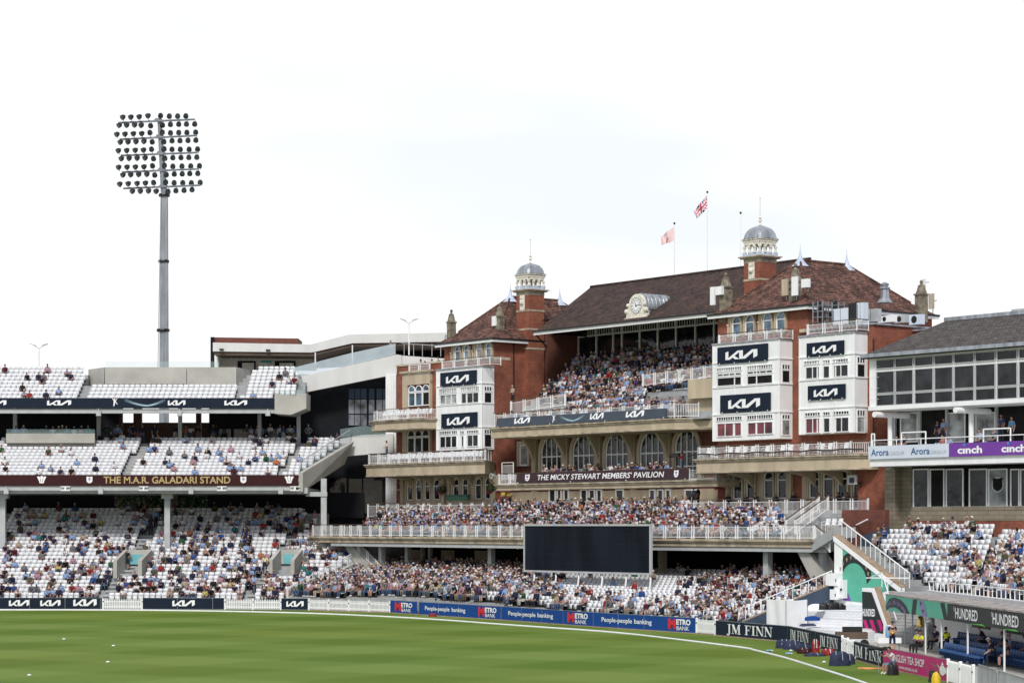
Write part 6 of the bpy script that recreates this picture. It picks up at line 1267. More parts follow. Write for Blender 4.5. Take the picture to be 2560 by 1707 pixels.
for i, th in enumerate(np.linspace(2.85, .35, 10)):
    cx_, cy_ = 1190+107*math.cos(th), 880-172*math.sin(th); s = 7
    t.add(H3([(cx_-s*.7, cy_-s*2), (cx_+s*.7, cy_-s*2), (cx_+s*.7, cy_-s*.3), (cx_+s*.3, cy_+s*1.8), (cx_-s*.3, cy_+s*1.8), (cx_-s*.7, cy_-s*.3)], off=.055), [tuple(range(6))])
t.build('mural_figures', 'coping', mu)
t = pb(); pp = [(p0[0]+.3, bM+.35, p0[1]+.95), (p1[0]+.3, bM+.35, p1[1]+.95)]; t.tube(pp[0], pp[1], .04); 
for i in range(15): f_ = i/14; u = p0[0]+.35+(p1[0]-p0[0])*f_; z = p0[1]+(p1[1]-p0[1])*f_; t.tube((u, bM+.35, z), (u, bM+.35, z+.95), .025)
q0 = az('H', 1285, 445+400, bM-.5); zH = az('H', 1275, 848, 106)[1]; t.tube((A_('H', 1272, 106), 106, zH), (pp[1][0], bM+.35, zH), .04); t.tube((A_('H', 1420, 106.3), 106.3, zH), (A_('H', 1420, 106.3), 106.3, zH-.8), .03); t.build('handrail', 'white', mu)
# side brick and slate blue walls behind it
t = pb(); b_ = 116.5; t.box(A_('H', 1105, b_), A_('H', 1403, b_), b_, b_+.4, 4.5, az('H', 1170, 383, b_)[1]); t.box(A_('H', 1105, b_-2), A_('H', 1170, b_-2), b_-2, b_, 4.5, az('H', 1110, 460, b_-2)[1]); tag(t.build('brick_wall', 'dbrick'), 'dark red stepped brick wall above the sloping stair handrail', 'wall')
t = pb(); t.ext([az('H', x, y, 115.6) for x, y in ((1140, 600), (1420, 500), (1420, 640), (1180, 700))], 115.5, 115.8); tag(t.build('ramp_wall', 'slateblue'), 'dark blue painted ramp wall beside the top row of white seats', 'wall')
t = pb(); t.tube((*az('H', 1130, 522, 115)[:1], 115, az('H', 1130, 522, 115)[1]), (*az('H', 1283, 448, 115)[:1], 115, az('H', 1283, 448, 115)[1]), .05); tag(t.build('wall_handrail', 'white'), 'short sloping white handrail in front of the dark brick wall', 'handrail')
# lettered wing wall
bW = 103.5; ww = thing('wing_wall', 'white wing wall with a charcoal and magenta lettered panel beside the grey stairs', 'wall', PV.w(A_('H', 1320, bW), bW, 0))
def aw(x, y, b=bW): return az('H', x, y, b)
t = pb(); t.ext([(aw(1245, 0)[0], 0), (aw(1422, 0)[0], 0), aw(1424, 1190), aw(1330, 918), aw(1245, 915)], bW, bW+.4); t.build('wall', 'white', ww)
t = pb(); c0, c1 = aw(1330, 918), aw(1424, 1190); t.hexa([(c0[0], bW+.0, c0[1]), (c1[0], bW+.0, c1[1]), (c1[0], bW+.5, c1[1]), (c0[0], bW+.5, c0[1]), (c0[0], bW+.0, c0[1]+.09), (c1[0], bW+.0, c1[1]+.09), (c1[0], bW+.5, c1[1]+.09), (c0[0], bW+.5, c0[1]+.09)]); t.build('coping', 'coping', ww)
t = pb(); t.add(H3([(1247, 940), (1312, 945), (1392, 1165), (1392, 1228), (1250, 1203)], bW), [(0, 1, 2, 3, 4)]); t.build('panel', 'charcoal', ww)
t = pb()
for x in (1252, 1298, 1350): t.add(H3([(x, 1133+(x-1252)*.02), (x+24, 1135), (min(x+52, 1391), 1222 if x < 1340 else 1190), (min(x+26, 1391), 1215)], bW, .045), [(0, 1, 2, 3)])
t.build('magenta_stripes', 'magenta', ww)
t = pb(); a0, z0 = aw(1252, 1108); a1 = aw(1337, 0)[0]; text(t, 'HUNDRED', bplane(a0, bW, z0), 0, 0, a1-a0, .46, .05, 0, .018); t.build('lettering', 'ink', ww)
t = pb(); r0 = (c0[0]+.15, bW+.5, c0[1]+.95); r1 = (c1[0]+.2, bW+.5, c1[1]+.5); t.tube(r0, r1, .035); t.tube(r0, (r0[0], r0[1], r0[2]-.9), .03); t.tube((A_('H', 1285, 105.5), 105.5, zH), r0, .035); t.build('handrail', 'white', ww)
# grey stairs between wing wall and dugout
gs = thing('stairs', 'grey concrete stairs between the wing wall and the dugout roof', 'stairs', PV.w(A_('H', 1560, 103), 103, 0))
for nm in (0,):
    t = pb()
    for i in range(16): b = 102.6+.30*i; t.box(A_('H', 1425, b), A_('H', 1690+i*1.5, b), b, b+.32 if i < 15 else 108.4, 0, .185*(i+1))
    t.build('treads', 'step', gs)
t = pb()
for i in range(16): b = 102.6+.30*i; t.box(A_('H', 1425, b), A_('H', 1690+i*1.5, b), b-.02, b-.002, .185*(i+1)-.05, .185*(i+1)-.004)
t.build('nosings', 'concrete', gs)
for x0 in (1540, 1590): 
    a = A_('H', x0, 102.4); t = pb(); t.tube((a, 102.4, 0), (a, 102.4, 2.1), .05); t.tube((a+.02, 102.4, 1.0 if x0 > 1560 else .9), (A_('H', 1810, 104), 104, 2.6 if x0 > 1560 else 2.0), .035); t.build('handrail', 'grey', gs)
# white painted terraces in the corner
wt = thing('white_terraces', 'white painted brick steps in the corner beside the mural', 'steps', PV.w(A_('H', 1050, 104), 104, 0)); t = pb()
for b, x0, x1, z in ((102.6, 820, 1248, .78), (104.0, 850, 1248, 1.2), (105.3, 870, 1250, 1.65), (106.5, 890, 1250, 2.05)): t.box(A_('H', x0, b), A_('H', x1, b), b, b+1.4 if b < 106 else 107.49, 0, z)
t.build('steps', 'whitestep', wt)
t = pb(); t.hexa([(A_('H', 740, 102.2), 102.2, 0), (A_('H', 1245, 101.5), 101.6, 0), (A_('H', 1245, 101.5), 102.59, 0), (A_('H', 740, 102.2), 102.59, 0), (A_('H', 740, 102.2), 102.2, .76), (A_('H', 1245, 101.5), 101.6, .62), (A_('H', 1245, 101.5), 102.59, .72), (A_('H', 740, 102.2), 102.59, .76)]); t.build('front_wall', 'whitestep', wt)
# parapet of the lower stairs
pa = thing('stair_parapet', 'sloping sandstone topped parapet with white handrail beside the lower seats', 'wall', PV.w(A_('H', 700, 103), 103, 0))
c0 = az('H', 425, 1150, 101.5); c1 = az('H', 1015, 900, 107.0)
for nm, w0, w1, z0, z1, m in (('coping', 0, .6, 0, .1, 'coping'), ('wall', .05, .5, -9, 0, 'slateblue')):
    t = pb(); zl = lambda c, d: max(0, c[1]+d); t.hexa([(c0[0], 101.5+w0, zl(c0, z0)), (c1[0], 107+w0, zl(c1, z0)), (c1[0], 107+w1, zl(c1, z0)), (c0[0], 101.5+w1, zl(c0, z0)), (c0[0], 101.5+w0, zl(c0, z1)), (c1[0], 107+w0, zl(c1, z1)), (c1[0], 107+w1, zl(c1, z1)), (c0[0], 101.5+w1, zl(c0, z1))]); t.build(nm, m, pa)
t = pb(); t.tube((c0[0], 101.8, c0[1]+.95), (c1[0], 107.3, c1[1]+.95), .035)
for f_ in np.linspace(0, 1, 12): u = c0[0]+(c1[0]-c0[0])*f_; v = 101.8+5.5*f_; z = c0[1]+(c1[1]-c0[1])*f_; t.tube((u, v, z), (u, v, z+.95), .025)
t.build('handrail', 'white', pa)
# canvas screen box
cv = thing('canvas_screen', 'white canvas sheeted box standing at the foot of the lower stairs', 'canvas cover', PV.w(A_('H', 725, 101.6), 101.6, 0))
k0, k1, k2 = az('H', 592, 990, 101.6), az('H', 722, 990, 101.2), az('H', 868, 992, 103.2); zlo = .55
def sheet(p, q_, bp, bq_, z0, z1, nm):
    t = pb(); n = 14; pts = []
    for j in range(9):
        for i in range(n+1): f_ = i/n; v = j/8; pts.append((p[0]+(q_[0]-p[0])*f_, bp+(bq_-bp)*f_-.05*math.sin(f_*9+v*2)*math.sin(f_*3.14), z0+(z1-z0)*v-.05*math.sin(f_*3.14)*(v if v > .5 else 0)))
    t.add(pts, [(j*(n+1)+i, j*(n+1)+i+1, (j+1)*(n+1)+i+1, (j+1)*(n+1)+i) for j in range(8) for i in range(n)]); t.build(nm, 'cloth', cv, smooth=True)
sheet(k0, k1, 101.6, 101.2, zlo, k0[1], 'left_sheet'); sheet(k1, k2, 101.2, 103.2, zlo+.1, k0[1]-.02, 'right_sheet'); sheet(k0, (k2[0]-1.6, 0), 101.6, 103.6, zlo, k0[1]-.03, 'back_sheet')
t = pb()
for c_, b_ in ((k0, 101.6), (k1, 101.2), (k2, 103.2)): t.tube((c_[0], b_+.03, 0), (c_[0], b_+.03, k0[1]-.03), .03)
t.build('poles', 'steel', cv)
# heaps and utility boxes in the corner
def heap(label, r, x, y, z, sx, sy, sz, m, name, cat, rot=0, b=None, group=None):
    if b is None: X, Y = gnd(r, x, y, z)
    else: a, z = az(r, x, y, b); X, Y, _ = PV.w(a, b, z)
    sx *= .62; sy *= .62; sz *= .75; n1, n2 = 18, 9; t = MB(); pts = []; s1, s2 = random.random()*9, random.random()*9
    for j in range(n2+1):
        ph = math.pi/2*j/n2*1.25-.25*math.pi/2*0
        for i in range(n1):
            th = 2*math.pi*i/n1; r_ = math.cos(min(ph, math.pi/2))**.35 if j < n2 else 0; w_ = 1+.13*math.sin(3*th+s1)+.09*math.sin(5*th+s2+j)
            ux, uy = sx*r_*w_*math.cos(th), sy*r_*w_*math.sin(th); pts.append((X+ux*math.cos(rot)-uy*math.sin(rot), Y+ux*math.sin(rot)+uy*math.cos(rot), z+.01+sz*math.sin(min(ph, math.pi/2))*(1+.12*math.sin(2*th+s2))))
    t.add(pts, [(j*n1+i, j*n1+(i+1) % n1, (j+1)*n1+(i+1) % n1, (j+1)*n1+i) for j in range(n2) for i in range(n1)]); f = thing(name, label, cat, (X, Y, z), group); t.build('body', m, f, smooth=True); return f, X, Y, z
f, X, Y, z = heap('crumpled white sheet on the upper white step beside the mural', 'H', 935, 1075, 1.65, 1.0, .5, .55, 'cloth', 'folded_sheet', 'sheet', .4)
heap('crumpled blue sheet on the white steps', 'H', 905, 1140, 1.2, .8, .4, .35, 'blue', 'blue_sheet', 'sheet', .2); heap('dark rolled cover on the lowest white step', 'H', 870, 1176, .8, .8, .3, .18, 'bag', 'rolled_cover', 'cover')
for x_, s_, nm in ((985, .5, 'left'), (1050, .65, 'middle'), (1105, .42, 'right')): heap('dark heap of cables and tools on the top white step, '+nm+' of three', 'H', x_, 1066, 2.05, s_, .3, .3+s_*.4, 'black', 'cable_heap', 'equipment', .3, None, 'cable heaps under the utility boxes')
for i, (x, y) in enumerate(((918, 1010), (975, 1027))):
    a, z = az('H', x, y, 106.9); t = pb(); n = 18; pts = [(a+.38*math.cos(v)+.07*math.cos(w)*math.cos(v), 106.9+.07*math.sin(w), z+.38*math.sin(v)+.07*math.cos(w)*math.sin(v)) for v in np.linspace(0, 6.283, n+1)[:-1] for w in (0, 1.57, 3.14, 4.71)]
    t.add(pts, [(4*k+j, 4*k+(j+1) % 4, (4*((k+1) % n))+(j+1) % 4, (4*((k+1) % n))+j) for k in range(n) for j in range(4)])
    for v in np.linspace(0, 3.14, 5)[:-1]: t.tube((a-.37*math.cos(v), 106.9, z-.37*math.sin(v)), (a+.37*math.cos(v), 106.9, z+.37*math.sin(v)), .015, n=4)
    tag(t.build('cart_wheel', 'black'), ('left' if i == 0 else 'right')+' spoked trolley wheel leaning below the utility boxes', 'wheel')
for x0, x1, y0, y1, nm in ((1005, 1085, 815, 900, 'large white utility box on the end of the mural wall'), (1035, 1082, 925, 995, 'small white utility box below the large one'), (1060, 1118, 860, 985, 'tall thin white utility cabinet at the edge of the mural')):
    a0, z1 = az('H', x0, y0, 107.1); a1 = A_('H', x1, 107.1); z0 = az('H', x0, y1, 107.1)[1]; t = pb(); t.box(a0, a1, 106.95+.1*(x0 == 1060), 107.45, z0, z1); o = t.build('utility_box', 'white'); tag(o, nm, 'utility box', 'utility boxes by the mural'); t = pb(); t.box(a1-.12, a1-.08, 106.9, 106.94+.1*(x0 == 1060), (z0+z1)/2-.1, (z0+z1)/2+.05); t.build('handle', 'black', o)
# dugout
FD = Fr(.068, -1, 22.3, 136); dg_ = thing('dugout', 'dugout shelter with green and black lettered canopy over blue seats', 'dugout', (23.3, 122, 0))
t = MB(FD); t.box(0, 33, 0, 2.85, 2.92, 3.02); t.box(-.05, 33, -.08, 0, 2.98, 3.06); t.build('roof', 'roofing', dg_)
t = MB(FD); t.box(0, 33, 2.9, 3.0, 0, 2.2); t.build('back_wall', 'white', dg_)
t = MB(FD); t.box(0, 33, -.06, .0, 2.08, 2.98); fa = t.build('canopy_fascia', 'charcoal', dg_)
dp = lambda u, v, off: (u, -.06-off, 2.08+v)
def DU(x):   # zoom H x on the fascia line -> u
    X, _ = px('H', x, 0); tx = (X-CX)/FPX; return (22.3-tx*136)/( -(.068)-tx) if 0 else (tx*136-22.3)/(.068+tx)
t = MB(FD); uG = DU(1838); t.add([dp(0, 0, .01), dp(uG, 0, .01), dp(uG, .9, .01), dp(0, .9, .01)], [(0, 1, 2, 3)]); t.build('green_panel', 'teal', fa)
t = MB(FD); 
def dpoly(t, pts, off): t.add([dp(DU(x), v, off) for x, v in pts], [tuple(range(len(pts)))])
oo = [(1418, .3), (1440, .72), (1475, .84), (1520, .74), (1555, .45), (1580, .0)]; ii = [(1418, .02), (1445, .2), (1475, .26), (1505, .18), (1525, .0), (1532, .0)]
t.add([dp(DU(x), v, .022) for x, v in oo+ii], [(k, k+1, 6+k+1, 6+k) for k in range(5)]); dpoly(t, [(1592, .0), (1618, .0), (1632, .88), (1604, .88)], .025); dpoly(t, [(1790, .88), (1820, .88), (1842, .0), (1815, .0)], .025); t.build('black_shapes', 'charcoal', fa)
t = MB(FD); dpoly(t, [(1642, .88), (1672, .88), (1702, .0), (1664, .0)], .024); t.build('lilac_stripe', 'lilac', fa)
t = MB(FD)
for cx_, cy_ in ((1657, .7), (1672, .3)): t.add([dp(DU(cx_+(9 if i % 2 else 3)*math.cos(i*.393)), cy_+(.14 if i % 2 else .05)*math.sin(i*.393), .03) for i in range(16)], [tuple(range(16))])
t.build('black_stars', 'charcoal', fa)
t = MB(FD); st_ = 'OVAL INVINCIBLES'; ths = np.linspace(.1, .95, len(st_))
for c_, f_ in zip(st_, ths):
    if c_ == ' ': continue
    k = f_*5; i = min(int(k), 4); ff = k-i; xx = (oo[i][0]+(oo[i+1][0]-oo[i][0])*ff+ii[i][0]+(ii[i+1][0]-ii[i][0])*ff)/2; vv = (oo[i][1]+(oo[i+1][1]-oo[i][1])*ff+ii[i][1]+(ii[i+1][1]-ii[i][1])*ff)/2
    u0 = DU(xx-3.2); text(t, c_, dp, u0, vv-.11, DU(xx+3.2)-u0, .22, .03, 0, .02)
t.build('lettering', 'lilac', fa)
t = MB(FD)
for x0, x1 in ((1893, 2047), (2150, 2328)): u0, u1 = DU(x0), DU(x1); text(t, 'HUNDRED', dp, u0, .17, u1-u0, .56, .02, 0, .018); 
for x0 in (1882, 2141):
    u0 = DU(x0)
    for i, c_ in enumerate('THE'): text(t, c_, dp, u0, .50+.09*i, .22*1.0, .07, .02)
t.build('lettering', 'ink', fa)
t = MB(FD); 
for x0 in (1990, 2150+60, ): u0 = DU(x0); t.add([dp(u0, .0, .021), dp(u0+3, .0, .021), dp(u0+2.4, .08, .021)], [(0, 1, 2)])
t.build('green_slash', 'green', fa)
for i, (u, zb) in enumerate(((9.0, 0), (12.5, 0), (17.8, 0), (24.5, 0))): t = MB(FD); t.box(u-.04, u+.04, .03, .11, zb, 2.08); t.build('post', 'white', dg_)
for u0, u1 in ((8.4, 12.0), (14.5, 18.5)):
    t = MB(FD); t.box(u0, u1, 2.84, 2.89, 1.45, 2.0); o = t.build('poster_board', 'charcoal', dg_); t = MB(FD)
    for i in range(18): u = u0+.1+(u1-u0-.3)*random.random(); v = 1.5+.4*random.random(); t.box(u, u+.14, 2.82, 2.84, v, v+.1, random.randint(0, 2))
    t.build('poster_pictures', ['magenta', 'teal', 'cream'], o)
BSE = []
for b, z, u0, u1 in ((.0, 0, 13.0, 21.0), (1.0, .12, 12.5, 27), (2.2, .3, 7.5, 27)):
    for u in np.arange(u0, u1, .5): BSE.append(FD.w(u, b, z))
# bell under the canopy
X, Y, Z = FD.w(6.2, .5, 2.0); t = MB(); t.lathe(X, Y, [(.30, Z-.62), (.26, Z-.5), (.19, Z-.25), (.16, Z-.08), (.06, Z)], 14); t.ball(X, Y, Z-.68, .07, 6); f = thing('bell', 'polished brass bell hanging at the far end of the dugout canopy', 'bell', (X, Y, Z-.7)); t.build('bell_body', 'brass', f, smooth=True); t = MB(); t.tube((X, Y, Z), (X, Y, Z+.9), .04); t.tube((X, Y, Z-.72), (X, Y, Z-1.0), .02); t.build('rope', 'black', f)
# kit bags, bottles, cones on the grass
def bag(label, x, y, sx, sz, m, rot=0, sy=None): 
    sy = sy or sx*.5; f, X, Y, z = heap(label, 'H', x, y, 0, sx, sy, sz, m, 'kit_bag', 'bag', rot, group='kit bags on the grass'); t = MB(); sx *= .62; sy *= .62; sz *= .75
    for d in (-.35, .35): t.path([(X+sx*d, Y-(sy or sx*.45)*.9, z+sz*.45), (X+sx*d*.8, Y-(sy or sx*.45)*.5, z+sz*1.1), (X+sx*d*.8, Y+.05, z+sz*1.12)], .02, 4)
    t.build('straps', 'grey' if m != 'redbag' else 'ink', f)
bag('navy cylindrical kit bag, leftmost in front of the lettered boards', 712, 1328, .75, .62, 'bag'); bag('navy kit bag second from the left in the row of bags', 768, 1336, .8, .62, 'bag', .2)
bag('grey blue floppy kit bag right of the two navy bags', 835, 1350, .85, .55, 'bag', .3); bag('dark purple flat bag in front of the row of bags', 850, 1365, .7, .38, 'maroon', 0)
bag('bright red upright bag between the navy bags', 925, 1365, .35, .95, 'redbag'); bag('low red holdall at the foot of the lettered board', 1010, 1378, .65, .45, 'redbag'); bag('flat navy cover lying in front of the red bags', 915, 1382, .95, .22, 'bag')
bag('largest navy kit bag, in front of the picket gate', 1085, 1448, .85, .9, 'bag', .1); bag('rounded navy bag right behind the largest bag', 1145, 1438, .55, .65, 'bag'); 
def smallthing(name, label, cat, r, x, y, prof, m, group=None, parts=None):
    X, Y = gnd(r, x, y); t = MB(); t.lathe(X, Y, prof, 12); o = t.build(name, m, smooth=True); tag(o, label, cat, group); return o, X, Y
cone = [(.16, .01), (.13, .03), (.06, .09), (.05, .09)]
for r, x, y, m, nm in (('E', 437, 1267, 'ink', 'white disc marker on the grass, upper left'), ('E', 775, 1313, 'ink', 'white disc marker on the grass, below the middle picket fence'), ('E', 737, 1424, 'ink', 'white disc marker on the grass, third one down'), ('E', 200, 1514, 'ink', 'white disc marker on the grass nearest the lower left corner'),
                       ('H', 758, 1346, 'ink', 'white cone on the grass before the navy bags'), ('H', 795, 1415, 'orange', 'pink orange cone on the boundary rope'), ('H', 985, 1424, 'ink', 'white ball shaped marker left of the largest bag')):
    smallthing('disc_cone', nm, 'cone', r, x, y, [(p[0]*.75, p[1]*.7+.01) for p in cone], m, 'markers on the field')
for x, y, nm in ((612, 1352, 'clear blue water bottle lying near the rope, left one'), (743, 1372, 'small blue bottle lying near the rope, right one')):
    X, Y = gnd('H', x, y); f = thing('water_bottle', nm, 'bottle', (X, Y, 0)); t = MB(); t.tube((X-.18, Y, .07), (X+.12, Y, .07), .06, n=8); t.build('bottle', 'water', f); t = MB(); t.tube((X+.12, Y, .07), (X+.2, Y, .07), .03, n=8); t.build('cap', 'ink', f)
X, Y = gnd('F', 1045, 1112); f, *_ = heap('small red bag lying at the foot of the blue board', 'F', 1045, 1112, 0, .5, .22, .3, 'redbag', 'red_bag', 'bag')
X, Y = gnd('H', 1295, 1465); f, *_ = heap('flat orange and cream cloth on the grass beside the photographer', 'H', 1295, 1468, 0, 1.0, .6, .07, 'orange', 'cloth', 'cloth')
heap('black camera backpack on the grass behind the photographer', 'H', 1452, 1512, 0, .42, .3, .72, 'black', 'backpack', 'backpack')
X, Y = gnd('H', 1745, 1565); heap('yellow and black bag in front of the magenta board', 'H', 1752, 1568, 0, .32, .25, .62, 'yellow', 'yellow_bag', 'bag'); heap('black bag leaning left of the yellow bag', 'H', 1726, 1560, 0, .28, .25, .66, 'black', 'black_bag', 'bag')
# table with the water cooler bottle by the steward
X, Y = gnd('H', 1432, 1345); f = thing('folding_table', 'small table under a white cloth with a water bottle beside the steward', 'table', (X, Y, 0)); t = MB(); t.box(X-.7, X+.6, Y-.35, Y+.35, .7, .74); t.build('table_top', 'white', f); t = MB(); t.box(X-.72, X+.62, Y-.37, Y-.355, .45, .745); t.build('tablecloth', 'cloth', f)
for sx in (-.65, .55): t = MB(); t.tube((X+sx, Y, 0), (X+sx, Y, .7), .025); t.build('leg', 'steel', f)
f = thing('water_cooler_bottle', 'large blue water cooler bottle standing on the small table', 'water bottle', (X, Y, .75)); t = MB(); t.lathe(X, Y-.05, [(.2, .75), (.24, .8), (.24, 1.25), (.2, 1.35), (.22, 1.4)], 14); t.build('bottle', 'water', f, smooth=True); t = MB(); t.lathe(X, Y-.05, [(.12, 1.4), (.12, 1.47)], 10); t.build('cap', 'ink', f)
X, Y = gnd('H', 1178, 1330); f = thing('timber_trolley', 'dark brown timber cart with a black bundle below the white steps', 'cart', (X, Y, 0)); t = MB(); t.box(X-.9, X+.9, Y, Y+.7, .55, .95); t.build('cart_body', 'brown', f); t = MB(); t.box(X-.5, X+.6, Y+.1, Y+.6, .95, 1.25); t.build('bundle', 'black', f)
for sx in (-.7, .7): t = MB(); t.tube((X+sx, Y-.05, .27), (X+sx, Y, .27), .27, n=14); t.build('wheel', 'black', f)
# trees glimpsed behind the left stand
def tree(label, X, Y, z0, h, r):
    f = thing('tree', label, 'tree', (X, Y, z0), 'trees behind the left stand'); t = MB(); t.tube((X, Y, z0), (X+.2, Y, z0+h*.6), .35, .15, 8)
    for i in range(6): an = i*1.05; t.tube((X+.1, Y, z0+h*.4), (X+r*.7*math.cos(an), Y+r*.7*math.sin(an), z0+h*.75), .12, .04, 5)
    t.build('trunk', 'bark', f); t = MB()
    for i in range(70):
        d = Vector((random.gauss(0, 1), random.gauss(0, 1), random.gauss(0, .8))).normalized()*r*(.3+.7*random.random()); leaves(t, (X+d.x, Y+d.y, z0+h*.72+d.z), r*.35, 90, .2)
    t.build('crown', 'leaf', f)
tree('dark leafy tree seen under the middle tier, left of the column', XEr(930, 0, 228), 228, 0, 13, 4.6); tree('dark leafy tree seen under the middle tier, right of the column', XEr(1310, 0, 229), 229, 0, 13, 4.3); tree('small bright shrub top behind the middle concourse', XA(1185, 224), 224, 8, 7.8, 1.6)
# white chairs on the balconies
def chairs():
    def mk(nm, parts):
        out = []
        for n_, fn in parts: t = MB(); fn(t); me_o = t; v = me_o.v; me = bpy.data.meshes.new(n_); me.from_pydata(v, [], t.f); me.materials.append(M['seat']); out.append((n_, me))
        return out
    pr = mk('chair', (('seat', lambda t: t.box(-.22, .22, -.22, .2, .42, .46)), ('backrest', lambda t: t.hexa([(-.22, .18, .46), (.22, .18, .46), (.22, .22, .46), (-.22, .22, .46), (-.2, .27, .9), (.2, .27, .9), (.2, .31, .9), (-.2, .31, .9)])),
        ('leg', lambda t: t.tube((-.2, -.2, 0), (-.2, -.19, .42), .02, n=4)), ('leg', lambda t: t.tube((.2, -.2, 0), (.2, -.19, .42), .02, n=4)), ('leg', lambda t: t.tube((-.2, .22, 0), (-.2, .18, .42), .02, n=4)), ('leg', lambda t: t.tube((.2, .22, 0), (.2, .18, .42), .02, n=4)),
        ('armrest', lambda t: t.path([(-.24, -.18, .44), (-.25, -.16, .66), (-.25, .22, .68)], .02, 4)), ('armrest', lambda t: t.path([(.24, -.18, .44), (.25, -.16, .66), (.25, .22, .68)], .02, 4))))
    def place(fr, a, b, z, label, rz=0):
        f = thing('balcony_chair', label, 'chair', fr.w(a, b, z), 'white chairs on the balconies', fr.ang()+rz)
        for n_, me in pr: o = bpy.data.objects.new(n_, me); COL.objects.link(o); o.parent = f
    def rowof(x0, x1, r, b, z, where, sp=.55, skip=0):
        u0, u1 = A_(r, x0, b), A_(r, x1, b); n = int((u1-u0)/sp)
        for i in range(n):
            if random.random() < skip: continue
            place(PV, u0+sp*(i+.5), b, z, 'white plastic chair, number %d from left, %s' % (i+1, where), random.uniform(-.15, .15))
    rowof(700, 1380, 'B', bl+.75, ZLB, 'front row of the lower left balcony'); rowof(1040, 1380, 'B', bl+1.35, ZLB, 'back row of the lower left balcony', .6)
    rowof(690, 1040, 'B', bl+.8, ZUB, 'row on the upper left balcony'); rowof(160, 1200, 'D', bl+.8, ZRB, 'row on the right balcony', .8, .35); rowof(975, 1140, 'H', bt+3.4, ZT+.6, 'row at the right end of the terrace', .6)
chairs()
t = MB(); t.box(XA(500, 240), XA(1700, 240), 240, 241, 0, 11.5); tag(t.build('boundary_building', 'dbrick'), 'brick building behind the stand seen through its open back', 'building')
# ------------------------------------------------------------------ seats
def arr(fn):
    t = MB(); fn(t); return np.array(t.v, dtype=np.float32), t.f
def rpan(t, y0, y1, z0, z1, w0, w1, dy, th=.035, c=.07):   # panel with rounded top corners, leaning by dy
    pr = [(-w0, z0), (w0, z0), (w1, z1-c), (w1-c*.35, z1-c*.3), (w1-c, z1), (-w1+c, z1), (-w1+c*.35, z1-c*.3), (-w1, z1-c)]
    f = lambda z: y0+dy*(z-z0)/(z1-z0)
    t._ex([(x, f(z)+th, z) for x, z in pr], [(x, f(z), z) for x, z in pr], 0)
S_BACK = arr(lambda t: rpan(t, .10, .13, .50, .86, .228, .232, .07))
S_UP = arr(lambda t: (rpan(t, -.03, 0, .20, .56, .222, .215, .06, .04, .05)))
S_DOWN = arr(lambda t: t.box(-.2, .2, -.30, .10, .41, .45))
S_BR = arr(lambda t: (t.box(-.2, .2, .06, .12, .40, .5), t.box(-.245, -.225, -.12, .14, .15, .5), t.box(-.2, .2, .10, .14, .02, .38)))
def mkmesh(name, V, Fl, mats, mi=None, col=None, smooth=False):
    me = bpy.data.meshes.new(name); tot = np.fromiter((len(f) for f in Fl), dtype=np.int32, count=len(Fl)); lv = np.fromiter((i for f in Fl for i in f), dtype=np.int32, count=int(tot.sum()))
    return mkmesh2(name, V, lv, tot, mats, mi, col, smooth)
def mkmesh2(name, V, lv, tot, mats, mi=None, col=None, smooth=False):
    me = bpy.data.meshes.new(name); me.vertices.add(len(V)); me.vertices.foreach_set('co', np.ascontiguousarray(V, dtype=np.float32).ravel())
    me.loops.add(len(lv)); me.loops.foreach_set('vertex_index', lv); me.polygons.add(len(tot)); me.polygons.foreach_set('loop_start', np.concatenate(([0], np.cumsum(tot)[:-1])).astype(np.int32))
    if mi is not None: me.polygons.foreach_set('material_index', mi)
    if smooth is True: me.polygons.foreach_set('use_smooth', np.ones(len(tot), dtype=bool))
    for m in mats: me.materials.append(M[m])
    me.update(calc_edges=True)
    if col is not None:
        ca_ = me.color_attributes.new('col', 'FLOAT_COLOR', 'CORNER'); c4 = np.ones((len(tot), 4), dtype=np.float32); c4[:, :3] = col; ca_.data.foreach_set('color', np.repeat(c4, tot, axis=0).ravel())
    return me
def cat(parts):     # list of (V, F, matindex)
    V = []; Fs = []; mi = []; o = 0
    for v, f, m in parts: V.append(v); Fs += [tuple(i+o for i in g) for g in f]; mi += [m]*len(f); o += len(v)
    V = np.concatenate(V); tot = np.array([len(f) for f in Fs], dtype=np.int32); lv = np.array([i for f in Fs for i in f], dtype=np.int32); return V, lv, tot, np.array(mi, dtype=np.int32)
def spread_(T, xf):     # replicate arrays T over transforms (X, Y, Z, rot)
    V, lv, tot, mi = T; n = len(xf); c = np.cos(xf[:, 3])[:, None]; s = np.sin(xf[:, 3])[:, None]; x, y, z = V[:, 0][None], V[:, 1][None], V[:, 2][None]
    P = np.stack([x*c-y*s+xf[:, 0:1], x*s+y*c+xf[:, 1:2], z+xf[:, 2:3]], axis=2).reshape(-1, 3); L_ = (lv[None]+(np.arange(n)*len(V))[:, None]).ravel().astype(np.int32); return P, L_, np.tile(tot, n), np.tile(mi, n)
occ = {(round(p[0], 2), round(p[1], 2), round(p[2], 2)) for p in PEOPLE}
allseats = sorted(SEATS, key=lambda s: s[1])
sx_ = lambda s: CX+FPX*s[0]/s[1]
rows = {}
for s in allseats: rows.setdefault((s[4], s[5]), []).append(s)
ords = {}
for k_, v_ in rows.items():
    for i, s in enumerate(sorted(v_, key=sx_)): ords[s[:4]+k_] = i+1
def nth(i): return '%d%s' % (i, 'th' if 10 <= i % 100 <= 20 else {1: 'st', 2: 'nd', 3: 'rd'}.get(i % 10, 'th'))
near = [s for s in allseats if (round(s[0], 2), round(s[1], 2), round(s[2], 2)) not in occ][:300]; nearset = {s[:3] for s in near}
